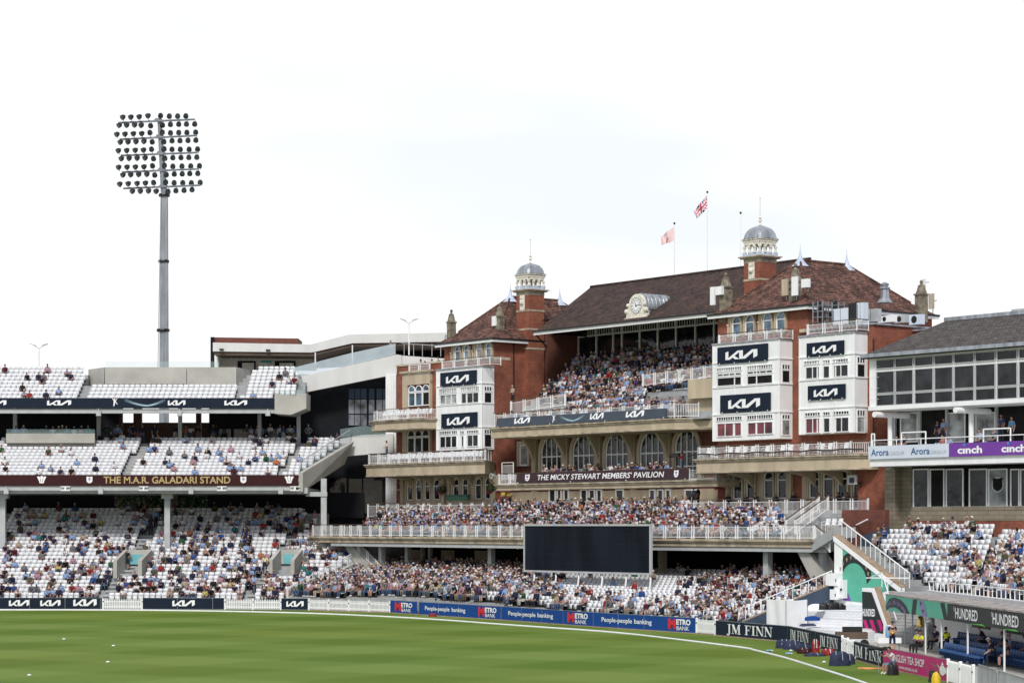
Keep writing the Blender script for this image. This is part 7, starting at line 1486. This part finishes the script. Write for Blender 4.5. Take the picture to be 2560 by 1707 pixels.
mb_, mu_, md_, mk_ = [mkmesh(n_, a[0], a[1], [m]) for n_, a, m in (('seat_back', S_BACK, 'seat'), ('seat_pan', S_UP, 'seat'), ('seat_pan', S_DOWN, 'seat'), ('bracket', S_BR, 'bracket'))]
for s in near:
    lab = 'empty white tip-up seat, row %d, %s, %s from left' % (s[5], s[4].replace(', block facing the pitch', ' front block').replace('right stand, side block', 'right stand side block').replace('lower tier of the left stand', 'left stand lower tier'), nth(ords[s]))
    f = thing('stadium_seat', lab, 'seat', s[:3], 'white tip-up seats', s[3])
    for n_, me in (('seat_back', mb_), ('seat_pan', mu_), ('bracket', mk_)): o = bpy.data.objects.new(n_, me); COL.objects.link(o); o.parent = f
rest_u = np.array([s[:4] for s in allseats if s[:3] not in nearset and (round(s[0], 2), round(s[1], 2), round(s[2], 2)) not in occ]); rest_d = np.array([s[:4] for s in allseats if (round(s[0], 2), round(s[1], 2), round(s[2], 2)) in occ])
A1 = spread_(cat([(S_BACK[0], S_BACK[1], 0), (S_UP[0], S_UP[1], 0), (S_BR[0], S_BR[1], 1)]), rest_u); A2 = spread_(cat([(S_BACK[0], S_BACK[1], 0), (S_DOWN[0], S_DOWN[1], 0), (S_BR[0], S_BR[1], 1)]), rest_d)
n1 = len(A1[0]); me = mkmesh2('seat_rows', np.concatenate((A1[0], A2[0])), np.concatenate((A1[1], A2[1]+n1)), np.concatenate((A1[2], A2[2])), ['seat', 'bracket'], np.concatenate((A1[3], A2[3])))
o = bpy.data.objects.new('seat_rows', me); COL.objects.link(o); tag(o, 'rows of white tip-up seats filling the stands', 'seats', kind='stuff')
bb = mkmesh('seat_back', S_BACK[0], S_BACK[1], ['blueseat']); bd = mkmesh('seat_pan', S_DOWN[0], S_DOWN[1], ['blueseat']); bk_ = mkmesh('bracket', S_BR[0], S_BR[1], ['blueseat'])
for i, p in enumerate(BSE):
    k = 0 if i < 16 else (1 if i < 45 else 2); f = thing('tip_up_chair', 'blue plastic seat in the %s dugout row, %s from its far end' % (('front', 'middle', 'back')[k], nth(i+1-(0, 16, 45)[k])), 'seat', p, 'blue dugout seats', FD.ang())
    for n_, me in (('seat_back', bb), ('seat_pan', bd), ('bracket', bk_)): o = bpy.data.objects.new(n_, me); COL.objects.link(o); o.parent = f
# ------------------------------------------------------------------ people
SK, TP, BT, SL, CF, SH, EY, HR, MO = range(9)
def joints(kind):
    sit = kind.startswith('sit'); J = {}; 
    if sit:
        lean = {'sit_lean': .30, 'sit_cross': .02}.get(kind, .06 if kind != 'sit_back' else -.04)
        J.update(pelvis=(0, .03, .53, .135), waist=(0, .05-lean*.3, .70, .125), chest=(0, .05-lean*.75, .90, .15), neckb=(0, .04-lean, 1.05, .085), neck=(0, .02-lean*1.1, 1.13, .052))
        sy, sz = .05-lean*.9, 1.01
        for s in (-1, 1):
            n = 'L' if s < 0 else 'R'; J['sh'+n] = (s*.175, sy, sz, .07)
            if kind == 'sit_lean': e, w, h = (s*.22, -.26, .74), (s*.10, -.42, .60), (s*.06, -.48, .57)
            elif kind == 'sit_cross': e, w, h = (s*.25, -.03, .80), (s*-.02, -.20, .84), (s*-.10, -.19, .85)
            elif kind == 'sit_hand' and s > 0: e, w, h = (s*.22, -.18, .82), (s*.08, -.22, 1.06), (s*.04, -.20, 1.13)
            else: e, w, h = (s*.25, .0, .78), (s*.14, -.24, .62), (s*.10, -.31, .60)
            J['el'+n] = e+(.048,); J['wr'+n] = w+(.033,); J['ha'+n] = h+(.038,)
            J['hi'+n] = (s*.10, .0, .51, .095)
            if kind == 'sit_legs' and s > 0: k, a, t_ = (.02, -.42, .62), (-.16, -.46, .36), (-.24, -.56, .34)
            else: k, a, t_ = (s*.14, -.40, .51), (s*.13, -.40, .12), (s*.14, -.54, .05)
            J['kn'+n] = k+(.068,); J['an'+n] = a+(.045,); J['to'+n] = t_+(.045,)
    else:
        J.update(pelvis=(0, 0, .95, .13), waist=(0, .0, 1.10, .12), chest=(0, 0, 1.32, .15), neckb=(0, 0, 1.47, .085), neck=(0, -.01, 1.54, .052))
        for s in (-1, 1):
            n = 'L' if s < 0 else 'R'; J['sh'+n] = (s*.18, 0, 1.43, .07)
            if kind == 'stand_hips': e, w, h = (s*.36, .06, 1.20), (s*.20, -.06, 1.02), (s*.16, -.10, .99)
            elif kind == 'stand_fold': e, w, h = (s*.23, -.02, 1.18), (s*.06, -.24, 1.14), (s*-.01, -.27, 1.15)
            elif kind == 'stand_cam': e, w, h = (s*.24, -.16, 1.24), (s*.12, -.38, 1.36), (s*.08, -.44, 1.40)
            else: e, w, h = (s*.25, .02, 1.16), (s*.24, -.06, .92), (s*.24, -.10, .84)
            J['el'+n] = e+(.048,); J['wr'+n] = w+(.033,); J['ha'+n] = h+(.038,)
            J['hi'+n] = (s*.095, 0, .90, .095); J['kn'+n] = (s*.12, -.02, .50, .065); J['an'+n] = (s*.12, .02, .10, .043); J['to'+n] = (s*.14, -.12, .045, .045)
    return J
def shot():     # photographer on a low stool, hands on the camera
    J = joints('sit'); d = {'chest': (0, -.04, .90, .15), 'neckb': (0, -.10, 1.04, .085), 'neck': (0, -.14, 1.11, .052), 'shL': (-.17, -.08, 1.0, .07), 'shR': (.17, -.08, 1.0, .07), 'elL': (-.18, -.36, .86, .048), 'wrL': (-.08, -.58, 1.0, .033), 'haL': (-.05, -.64, 1.05, .038),
        'elR': (.2, -.28, .82, .048), 'wrR': (.1, -.36, 1.04, .033), 'haR': (.07, -.38, 1.11, .038)}; J.update(d); return J
BON = [('pelvis', 'waist', BT), ('waist', 'chest', TP), ('chest', 'neckb', TP), ('neckb', 'neck', SK)]
for n in 'LR': BON += [('chest', 'sh'+n, TP), ('sh'+n, 'el'+n, TP), ('el'+n, 'wr'+n, SL), ('wr'+n, 'ha'+n, SK), ('pelvis', 'hi'+n, BT), ('hi'+n, 'kn'+n, BT), ('kn'+n, 'an'+n, CF), ('an'+n, 'to'+n, SH)]
_bc = {}
def body(kind, lvl):
    if (kind, lvl) in _bc: return _bc[(kind, lvl)]
    J = shot() if kind == 'shot' else joints(kind); names = list(J); idx = {n: i for i, n in enumerate(names)}
    me = bpy.data.meshes.new('b'); me.from_pydata([J[n][:3] for n in names], [(idx[a], idx[b]) for a, b, _ in BON], []); ob_ = bpy.data.objects.new('b', me); COL.objects.link(ob_)
    sm = ob_.modifiers.new('s', 'SKIN'); sm.use_smooth_shade = True
    if not me.skin_vertices: me.attributes.new('x', 'FLOAT', 'POINT')
    for i, n in enumerate(names):
        r = J[n][3]; me.skin_vertices[0].data[i].radius = (r, r*(.72 if n in ('chest', 'waist', 'pelvis') else 1)) if n not in ('chest', 'waist', 'pelvis') else (r*1.05, r*.85); me.skin_vertices[0].data[i].use_root = (n == 'pelvis')
    if lvl: ss = ob_.modifiers.new('u', 'SUBSURF'); ss.levels = 1; ss.render_levels = 1
    dg = bpy.context.evaluated_depsgraph_get(); dg.update(); ev = ob_.evaluated_get(dg).to_mesh()
    V = np.array([v.co[:] for v in ev.vertices], dtype=np.float32); Fs = [tuple(p.vertices) for p in ev.polygons]; bpy.data.objects.remove(ob_); bpy.data.meshes.remove(me)
    C = np.array([V[list(f)].mean(0) for f in Fs]); best = np.full(len(Fs), 1e9); reg = np.zeros(len(Fs), dtype=int)
    for a, b, r in BON:
        p, q_ = np.array(J[a][:3]), np.array(J[b][:3]); d = q_-p; t = np.clip(((C-p)@d)/(d@d), 0, 1); dist_ = np.linalg.norm(C-(p+t[:, None]*d), axis=1)-(.03 if r in (SK, SL) else 0); m = dist_ < best; best[m] = dist_[m]; reg[m] = r
    if lvl:      # five separate fingers on each hand
        ex = MB()
        for n in 'LR':
            w_, h_ = Vector(J['wr'+n][:3]), Vector(J['ha'+n][:3]); d = (h_-w_).normalized(); sd_ = d.cross(Vector((0, 0, 1))).normalized(); up = sd_.cross(d)
            for i, (o_, ln) in enumerate(((-.03, .06), (-.01, .075), (.01, .07), (.028, .055))):
                b0 = h_+sd_*o_+d*.02; m0 = b0+d*ln*.55-up*.01; ex.tube(b0, m0, .0105, .0095, 5); ex.tube(m0, m0+d*ln*.4-up*.03, .0095, .007, 5)
            s_ = -1 if n == 'R' else 1; b0 = w_+d*.035+sd_*.03*s_; ex.tube(b0, b0+d*.045+sd_*.028*s_-up*.01, .012, .009, 5)
        o = len(V); V = np.concatenate((V, np.array(ex.v, dtype=np.float32))); Fs = Fs+[tuple(i+o for i in f) for f in ex.f]; reg = np.concatenate((reg, np.full(len(ex.f), SK)))
    nk = np.array(J['neck'][:3]); _bc[(kind, lvl)] = (V, Fs, reg, nk+np.array([0, -.02, .125])); return _bc[(kind, lvl)]
_hc = {}
def head(lvl):
    if lvl in _hc: return _hc[lvl]
    ns, nr = (18, 12) if lvl else (8, 6); V = []; Fs = []; reg = []
    for j in range(nr+1):
        ph = math.pi*j/nr
        for i in range(ns):
            th = 2*math.pi*(i+.5)/ns; x, y, z = math.sin(ph)*math.sin(th), -math.sin(ph)*math.cos(th), math.cos(ph)
            k = 1-.18*max(0, -z)*(1 if y < .3 else .5); px_, py_, pz_ = x*.076*k, y*.096*(1-.12*max(0, -z)), z*.118
            if lvl and y < -.85 and -.32 < z < .12: 
                if abs(x) < .2: py_ -= .022*(1-abs(x)/.2)*(1-abs(z+.15)/.3) if abs(z+.15) < .3 else 0
            V.append((px_, py_, pz_))
    for j in range(nr):
        for i in range(ns):
            Fs.append((j*ns+i, j*ns+(i+1) % ns, (j+1)*ns+(i+1) % ns, (j+1)*ns+i)); th = (i+1)*2*math.pi/ns; th = (th+math.pi) % (2*math.pi)-math.pi; z = math.cos(math.pi*(j+.5)/nr); r = SK
            if lvl and .08 < z < .22 and .2 < abs(th) < .62: r = EY
            if lvl and -.62 < z < -.45 and abs(th) < .38: r = MO
            reg.append(r)
    if lvl:
        t = MB()
        for s in (-1, 1): t.tube((s*.072, .0, -.02), (s*.088, .012, .012), .016, .022, 6)
        o = len(V); V += t.v; Fs += [tuple(i+o for i in f) for f in t.f]; reg += [SK]*len(t.f)
    _hc[lvl] = (np.array(V, dtype=np.float32), Fs, np.array(reg)); return _hc[lvl]
def cap_(kind, lvl):     # hair or headgear in head space
    t = MB(); ns, nr = (18, 9) if lvl else (8, 5); top = []
    def dome(r, zmin_f, zmin_b, sz=1., sq=1.):
        pts = []; 
        for j in range(nr+1):
            f_ = j/nr
            for i in range(ns):
                th = 2*math.pi*i/ns; fr_ = (1+math.cos(th))/2; ze = zmin_f*fr_+zmin_b*(1-fr_); z1 = .118*r*sz; z = z1+(ze-z1)*f_**1.3; q_ = max(0, 1-(z/(.1185*r*sz))**2)**.5; q_ = max(q_, .12 if j == 0 else 0); pts.append((.078*r*q_*math.sin(th)*sq, -.098*r*q_*math.cos(th)*sq, z))
        t.add(pts, [(j*ns+i, j*ns+(i+1) % ns, (j+1)*ns+(i+1) % ns, (j+1)*ns+i) for j in range(nr) for i in range(ns)]+[tuple(range(ns))])
    if kind == 'short': dome(1.10, .065, -.05)
    elif kind == 'bald': dome(1.03, .09, .0)
    elif kind == 'long': dome(1.16, .06, -.19, 1, 1.1)
    elif kind == 'cap': dome(1.14, .045, .01); t.add([(.07*math.cos(a), -.09-.075*math.sin(a), .05-.02*math.sin(a)) for a in np.linspace(0, math.pi, 8)]+[(.07*math.cos(a), -.09-.07*math.sin(a), .038-.02*math.sin(a)) for a in np.linspace(math.pi, 0, 8)], [tuple(range(8)), tuple(range(8, 16))]+[(i, i+1, 14-i, 15-i) for i in range(7)])
    elif kind == 'hat':
        dome(1.12, .05, .03, 1.08); n = ns; t.add([(.165*math.cos(2*math.pi*i/n), .175*math.sin(2*math.pi*i/n), .04) for i in range(n)]+[(.08*math.cos(2*math.pi*i/n), .10*math.sin(2*math.pi*i/n), .062) for i in range(n)], [(i, (i+1) % n, n+(i+1) % n, n+i) for i in range(n)])
    return np.array(t.v, dtype=np.float32), t.f
_cc = {}
def capmesh(kind, lvl):
    if (kind, lvl) not in _cc: _cc[(kind, lvl)] = cap_(kind, lvl)
    return _cc[(kind, lvl)]
TOPS = [('white', (.68, .68, .72), 25), ('light blue', (.25, .36, .58), 20), ('navy', (.015, .022, .055), 22), ('black', (.012, .012, .014), 16), ('pink', (.42, .24, .30), 4.5), ('grey', (.14, .15, .17), 10), ('red', (.30, .025, .025), 2.3), ('teal', (.03, .18, .20), 2), ('green', (.03, .10, .045), 2),
        ('purple', (.09, .045, .15), 2), ('beige', (.36, .31, .23), 4), ('maroon', (.10, .015, .025), 3), ('blue', (.025, .07, .24), 5), ('yellow', (.48, .42, .16), .7), ('orange', (.42, .15, .07), .7), ('olive', (.08, .085, .05), 3)]
BOTS = [((.02, .025, .05), 6), ((.22, .19, .14), 1.8), ((.10, .11, .13), 3), ((.05, .09, .18), 5), ((.015, .015, .018), 3), ((.42, .40, .36), 1.5)]
SKN = [((.40, .23, .18), 8), ((.36, .19, .15), 6), ((.46, .30, .24), 3), ((.15, .08, .055), 1.2), ((.07, .04, .025), .6)]
HAI = [('grey', (.34, .34, .34), 6), ('white', (.62, .62, .61), 4), ('brown', (.07, .04, .025), 5), ('dark', (.018, .014, .012), 4), ('fair', (.30, .20, .09), 1.5)]
HAT = [('cream', (.60, .56, .46), 3), ('white', (.66, .66, .66), 3.2), ('navy', (.02, .03, .07), 5), ('grey', (.25, .25, .25), 1), ('red', (.5, .03, .03), .6), ('light blue', (.2, .45, .65), .8)]
def pick(L_): return random.choices(L_, weights=[x[-1] for x in L_])[0]
POS = ['sit']*5+['sit_lean']*3+['sit_cross']*2+['sit_back']*2+['sit_hand', 'sit_legs']
def style(kw=None):
    s = {}; t = pick(TOPS); s['tn'], s['tc'] = t[0], t[1]; s['bc'] = pick(BOTS)[0]; s['sk'] = pick(SKN)[0]; s['long'] = random.random() < .5; s['shorts'] = random.random() < .14; r = random.random()
    if r < .09: s['hk'] = 'hat'; h = pick(HAT[:3])
    elif r < .27: s['hk'] = 'cap'; h = pick(HAT)
    elif r < .37: s['hk'] = 'long'; h = pick(HAI[1:])
    elif r < .52: s['hk'] = 'bald'; h = HAI[0]
    else: s['hk'] = 'short'; h = pick(HAI)
    s['hn'], s['hc'] = h[0], h[1]; s['pose'] = random.choice(POS); s['yaw'] = random.gauss(-.1, .35); s['shoe'] = random.choice([(.02, .02, .02), (.6, .6, .6), (.1, .06, .03)]); s['sc'] = random.uniform(.93, 1.05)
    if kw: s.update(kw)
    return s
def colors(s, reg):
    T = {SK: s['sk'], TP: s['tc'], BT: s['bc'], SL: s['tc'] if s['long'] else s['sk'], CF: s['sk'] if s['shorts'] else s['bc'], SH: s['shoe'], EY: (.02, .02, .02) if s.get('shades', 1) else (.1, .06, .05), HR: s['hc'], MO: tuple(c*.55 for c in s['sk'])}
    return np.array([T[int(r)] for r in reg], dtype=np.float32)
def assemble(s, lvl, hair):
    V, Fs, reg, hc = body(s['pose'], lvl); hv, hf, hr = head(lvl); c, sn = math.cos(s['yaw']), math.sin(s['yaw']); R_ = np.array([[c, -sn, 0], [sn, c, 0], [0, 0, 1]], dtype=np.float32)
    parts = [V, hv@R_.T+hc]; F_ = list(Fs)+[tuple(i+len(V) for i in f) for f in hf]; rg = [reg, hr]
    if hair: cv_, cf_ = capmesh(s['hk'], lvl); o = len(V)+len(hv); parts.append(cv_@R_.T+hc); F_ += [tuple(i+o for i in f) for f in cf_]; rg.append(np.full(len(cf_), HR))
    return np.concatenate(parts)*s['sc'], F_, np.concatenate(rg), hc*s['sc']
HWORD = {'hat': 'sun hat', 'cap': 'cap', 'short': 'hair', 'long': 'long hair', 'bald': ''}
def person(X, Y, Z, rot, s, label, group=None):
    V, F_, rg, hc = assemble(s, 1, False); me = mkmesh('person', V, F_, ['person'], None, colors(s, rg), True); o = bpy.data.objects.new('person', me); COL.objects.link(o); o.location = (X, Y, Z); o.rotation_euler = (0, 0, rot); tag(o, label, 'person', group)
    k = ('obj', s['hk'], s['hn'])
    if k not in _cc: cv_, cf_ = capmesh(s['hk'], 1); _cc[k] = mkmesh({'hat': 'sun_hat', 'cap': 'cap'}.get(s['hk'], 'hair'), cv_, cf_, ['person'], None, np.tile(np.array(s['hc'], dtype=np.float32), (len(cf_), 1)), True)
    h = bpy.data.objects.new(_cc[k].name.split('.')[0], _cc[k]); COL.objects.link(h); h.parent = o; h.location = tuple(float(v) for v in hc); h.rotation_euler = (0, 0, s['yaw']); h.scale = (s['sc'],)*3; return o
for i in range(len(PEOPLE)):
    p = PEOPLE[i]; s = style()
    if p[4] in ('concourse behind the middle tier', 'raised platform of the left stand', 'aisle of the left stand'): s['pose'] = random.choice(('stand', 'stand_fold', 'stand_hips'))
    if p[4] == 'members box': s.update(tn='navy suit', tc=(.015, .02, .05), long=True, hk='short')
    PEOPLE[i] = p+(s,)
PEOPLE.sort(key=lambda p: p[1])
prow = {}
for p in PEOPLE: prow.setdefault((p[4], p[5]), []).append(p)
NIND = 262; crowdV, crowdL, crowdT, crowdC = [], [], [], []; off = 0
for v_ in prow.values(): v_.sort(key=sx_)
for i, p in enumerate(PEOPLE):
    s = p[6]; rot = p[3]+random.gauss(0, .12)
    if i < NIND:
        where = p[4].replace('right stand, block facing the pitch', 'right stand front block').replace('right stand, side block', 'right stand side block').replace('lower tier of the left stand', 'left stand lower tier'); n = next(j for j, w_ in enumerate(prow[(p[4], p[5])]) if w_ is p)+1
        hd = ('%s %s' % (s['hn'], HWORD[s['hk']])) if s['hk'] != 'bald' else 'bald head'
        person(p[0], p[1], p[2], rot, s, '%s top, %s, %s from left, row %d, %s' % (s['tn'], hd, nth(n), p[5], where), 'seated spectators')
    else:
        V, F_, rg, _ = assemble(s, 0, True); c, sn = math.cos(rot), math.sin(rot); V = V@np.array([[c, sn, 0], [-sn, c, 0], [0, 0, 1]], dtype=np.float32)+np.array(p[:3], dtype=np.float32)
        tot = np.array([len(f) for f in F_], dtype=np.int32); crowdV.append(V); crowdL.append(np.array([j for f in F_ for j in f], dtype=np.int32)+off); crowdT.append(tot); crowdC.append(colors(s, rg)); off += len(V)
me = mkmesh2('crowd', np.concatenate(crowdV), np.concatenate(crowdL), np.concatenate(crowdT), ['person'], None, np.concatenate(crowdC), True); o = bpy.data.objects.new('crowd', me); COL.objects.link(o); tag(o, 'mass of seated spectators filling the farther stands', 'crowd', kind='stuff')
print('people', len(PEOPLE), 'seats', len(allseats), 'crowd verts', off)
# ------------------------------------------------------------------ people one can single out
def st(**k): s = style(dict(pose='stand', hk='short', hn='dark', hc=(.02, .015, .012), yaw=0, sc=1.0, tn='x', long=False, shorts=False, bc=(.02, .025, .05))); s.update(k); return s
HV = (.62, .72, .03); NV = (.015, .02, .06)
def atg(r, x, y, z=0): return gnd(r, x, y, z)
X, Y = 21.3, 128.0; person(X, Y, 0, .0, st(pose='stand_fold', hk='cap', hn='navy', hc=NV, tc=NV, bc=NV, shorts=True, sk=(.5, .3, .2), yaw=-.2), 'standing person in navy polo, cap and shorts beside the blue water bottle')
t = MB(); t.ball(X-.05, Y-.34, 1.12, .065, 6); tag(t.build('yellow_gloves', 'yellow'), 'yellow gloves held by the standing steward', 'gloves')
X, Y = atg('H', 1405, 1508); PX, PY = X, Y
person(X+.35, Y+.2, -.02, -1.25, st(pose='shot', tc=(.66, .56, .60), bc=(.12, .2, .32), shorts=True, shoe=(.7, .7, .7), sc=1.0, yaw=0), 'seated photographer in pale pink shirt and denim shorts aiming a long lens')
f = thing('stool', 'small black stool under the photographer', 'stool', (X+.4, Y+.25, 0)); t = MB(); t.box(X+.18, X+.62, Y+.05, Y+.45, .38, .43); t.build('seat', 'black', f)
for dx, dy in ((.22, .09), (.58, .09), (.22, .41), (.58, .41)): t = MB(); t.tube((X+dx, Y+dy, 0), (X+dx, Y+dy, .38), .02); t.build('leg', 'black', f)
f = thing('camera', 'black camera with a very long lens on a monopod', 'camera', (X-.45, Y+.0, 0)); X += .2; t = MB(); zc3 = 1.24; t.box(X-.30, X-.12, Y-.02, Y+.13, zc3-.08, zc3+.09); t.build('camera_body', 'black', f); t = MB(); t.tube((X-.30, Y+.05, zc3), (X-.75, Y-.02, zc3+.01), .06, .075, 12); t.tube((X-.75, Y-.02, zc3+.01), (X-1.05, Y-.06, zc3+.01), .09, .11, 12); t.build('lens', 'black', f); t = MB(); t.tube((X-.55, Y, zc3-.06), (X-.52, Y-.02, 0), .022, .015); t.build('monopod', 'steel', f)
# camera operator on the members' balcony
a, z = az('G', 1385, 215, bm+1.2); Xc, Yc, _ = PV.w(a, bm+1.2, 0); person(Xc, Yc, z-1.74, PV.ang()-.9, st(pose='stand_cam', tc=(.16, .02, .03), long=True), 'standing camera operator in maroon top right of the arched windows')
a2, _ = az('G', 1342, 0, bm+1.0); f = thing('tv_camera', 'black television camera on a pedestal on the members balcony', 'camera', PV.w(a2, bm+1, z-1.7)); t = pb(); t.box(a2-.35, a2+.35, bm+.85, bm+1.15, z-.45, z-.1); t.build('camera_body', 'black', f); t = pb(); t.tube((a2-.35, bm+1, z-.3), (a2-.75, bm+1, z-.32), .1, .14, 10); t.build('lens', 'black', f); t = pb(); t.tube((a2, bm+1, z-.45), (a2, bm+1, z-1.7), .05); t.build('pedestal', 'black', f)
def onb(r, x, yh, b, s, label, rz=0, h=1.74): a, z = az(r, x, yh, b); Xc, Yc, _ = PV.w(a, b, 0); return person(Xc, Yc, z-h*s['sc'], PV.ang()+rz, s, label)
onb('F', 1525, 245, bt+9.0, st(pose='stand_fold', tc=HV), 'left of two standing stewards in yellow high visibility vests above the terrace crowd'); onb('F', 1572, 250, bt+9.0, st(pose='stand_fold', tc=HV), 'right of two standing stewards in yellow high visibility vests above the terrace crowd', .4)
onb('B', 730, 826, bl+.9, st(pose='stand_fold', tc=(.66, .66, .68), bc=(.03, .05, .09), hk='bald', hn='grey', hc=(.3, .3, .3)), 'standing man in white shirt at the left end of the lower left balcony', -.4)
onb('C', 497, 1104, 121.4, st(pose='stand_fold', tc=(.30, .36, .33), bc=(.02, .02, .03), hk='bald', hn='grey', hc=(.3, .3, .3)), 'standing man in patterned shirt on the landing below the left turret')
onb('G', 1462, 458, bt+9.0, st(tc=(.25, .35, .55)), 'standing man in light blue shirt near the right arcade'); onb('G', 1492, 452, bt+8.8, st(tc=NV), 'standing man in navy shirt near the right arcade', -1.2)
for x, y, c, nm in ((1760, 1348, NV, 'boy in dark top standing inside the office balcony'), (1803, 1330, (.2, .3, .5), 'man in light blue shirt standing inside the office balcony'), (2198, 1302, (.02, .05, .16), 'man in dark blue shirt standing at the right of the office balcony'), (2268, 1318, (.1, .28, .55), 'man in bright blue shirt standing at the right of the office balcony')): onb('D', x, y, 118.0, st(tc=c, sc=.9 if 'boy' in nm else 1), nm)
for x, y, c, nm in ((1797, 1438, (.4, .15, .15), 'seated person in red patterned top on the office balcony'), (1842, 1440, (.3, .4, .6), 'seated fair haired person in light blue on the office balcony'), (2048, 1398, (.3, .45, .7), 'seated man in pale blue shirt on the office balcony'), (2145, 1393, (.03, .07, .16), 'seated man in dark blue with sunglasses on the office balcony'), (1485, 1445, (.02, .02, .03), 'seated dark haired child at the left of the office balcony'), (1535, 1430, (.02, .02, .03), 'seated dark haired woman at the left of the office balcony')): onb('D', x, y, bS+1.0, st(pose='sit', tc=c), nm, h=1.37)
def ong(X, Y, Z, rot, s, label): person(X, Y, Z, rot, s, label)
X, Y = XEr(1812, 0, 199.5), 199.5; z = CZ+(HY-px('E', 0, 690)[1])/FPX*Y-1.74; ong(X, Y, z, 2.9, st(pose='stand_hips', tc=(.62, .60, .36), hk='bald', hn='grey', hc=(.4, .4, .4)), 'standing man in pale yellow top and black trousers near the right vomitory')
X, Y = XB(757, 215.9), 215.9; ong(X, Y, ZB(240, 216)-.4, -.3, st(pose='stand_fold', tc=(.12, .12, .12)), 'man in dark top leaning on the glass balustrade of the white building')
for x, y, c, nm in ((966, 268, (.6, .62, .7), 'leftmost person on the annex roof, in white shirt'), (994, 280, (.5, .3, .35), 'second person on the annex roof, bald in pink'), (1042, 266, (.6, .6, .62), 'third person on the annex roof, in white with white cap'), (1084, 250, (.08, .4, .3), 'rightmost person on the annex roof, in green and white')): onb('B', x, y, B0+.6, st(pose='sit', tc=c), nm, h=1.37)
# dugout and its stewards
def dug(u, b, z, s, label, rz=0, Z=None): X, Y, _ = FD.w(u, b, 0); person(X, Y, z, FD.ang()+rz, s, label)
dug(9.4, -.5, 0, st(pose='sit_cross', tc=HV, bc=(.015,)*3, hk='cap', hn='black', hc=(.015,)*3), 'seated steward in yellow vest and black cap, left of the pair by the pink board', .5); dug(10.3, -.55, 0, st(pose='sit_cross', tc=HV, bc=(.015,)*3, hk='cap', hn='black', hc=(.015,)*3), 'seated steward in yellow vest and dark cap, right of the pair by the pink board', .5)
dug(9.6, 1.1, .15, st(pose='sit', tc=HV, bc=(.02,)*3, sk=(.12, .07, .05)), 'seated steward in yellow and dark jacket behind the first canopy post', .6); dug(8.0, .9, .15, st(pose='sit', tc=NV, hk='cap', hn='navy', hc=NV), 'seated person in navy with a cap below the brass bell', .5)
for i, (u, b, z, kw, nm) in enumerate(((14.6, 1.9, .45, dict(pose='sit_lean', tc=NV, shorts=True, hk='bald', hn='grey', hc=(.3, .2, .15)), 'seated bald man in navy with knees up in the shaded dugout'), (18.3, 1.7, .3, dict(pose='sit_back', tc=(.02,)*3, hk='cap', hn='red', hc=(.5, .02, .03)), 'seated man in dark top and red cap in the dugout'), (20.2, 1.6, .3, dict(pose='sit', tc=(.2, .3, .5), hk='short', hn='grey', hc=(.35,)*3), 'seated grey haired man in pale blue top in the dugout'),
        (21.0, .6, .12, dict(pose='sit_lean', tc=(.02,)*3, hk='cap', hn='white', hc=(.6,)*3), 'man in white cap lounging in black at the right of the dugout'), (22.0, 1.9, .3, dict(pose='sit', tc=(.02,)*3, hk='cap', hn='black', hc=(.02,)*3), 'dark capped person at the back right of the dugout'), (23.2, .6, .12, dict(pose='sit', tc=(.03, .03, .04), shorts=True), 'seated person in shorts cut by the right edge of the picture'))): dug(u, b, z, st(**kw), nm, -.1)
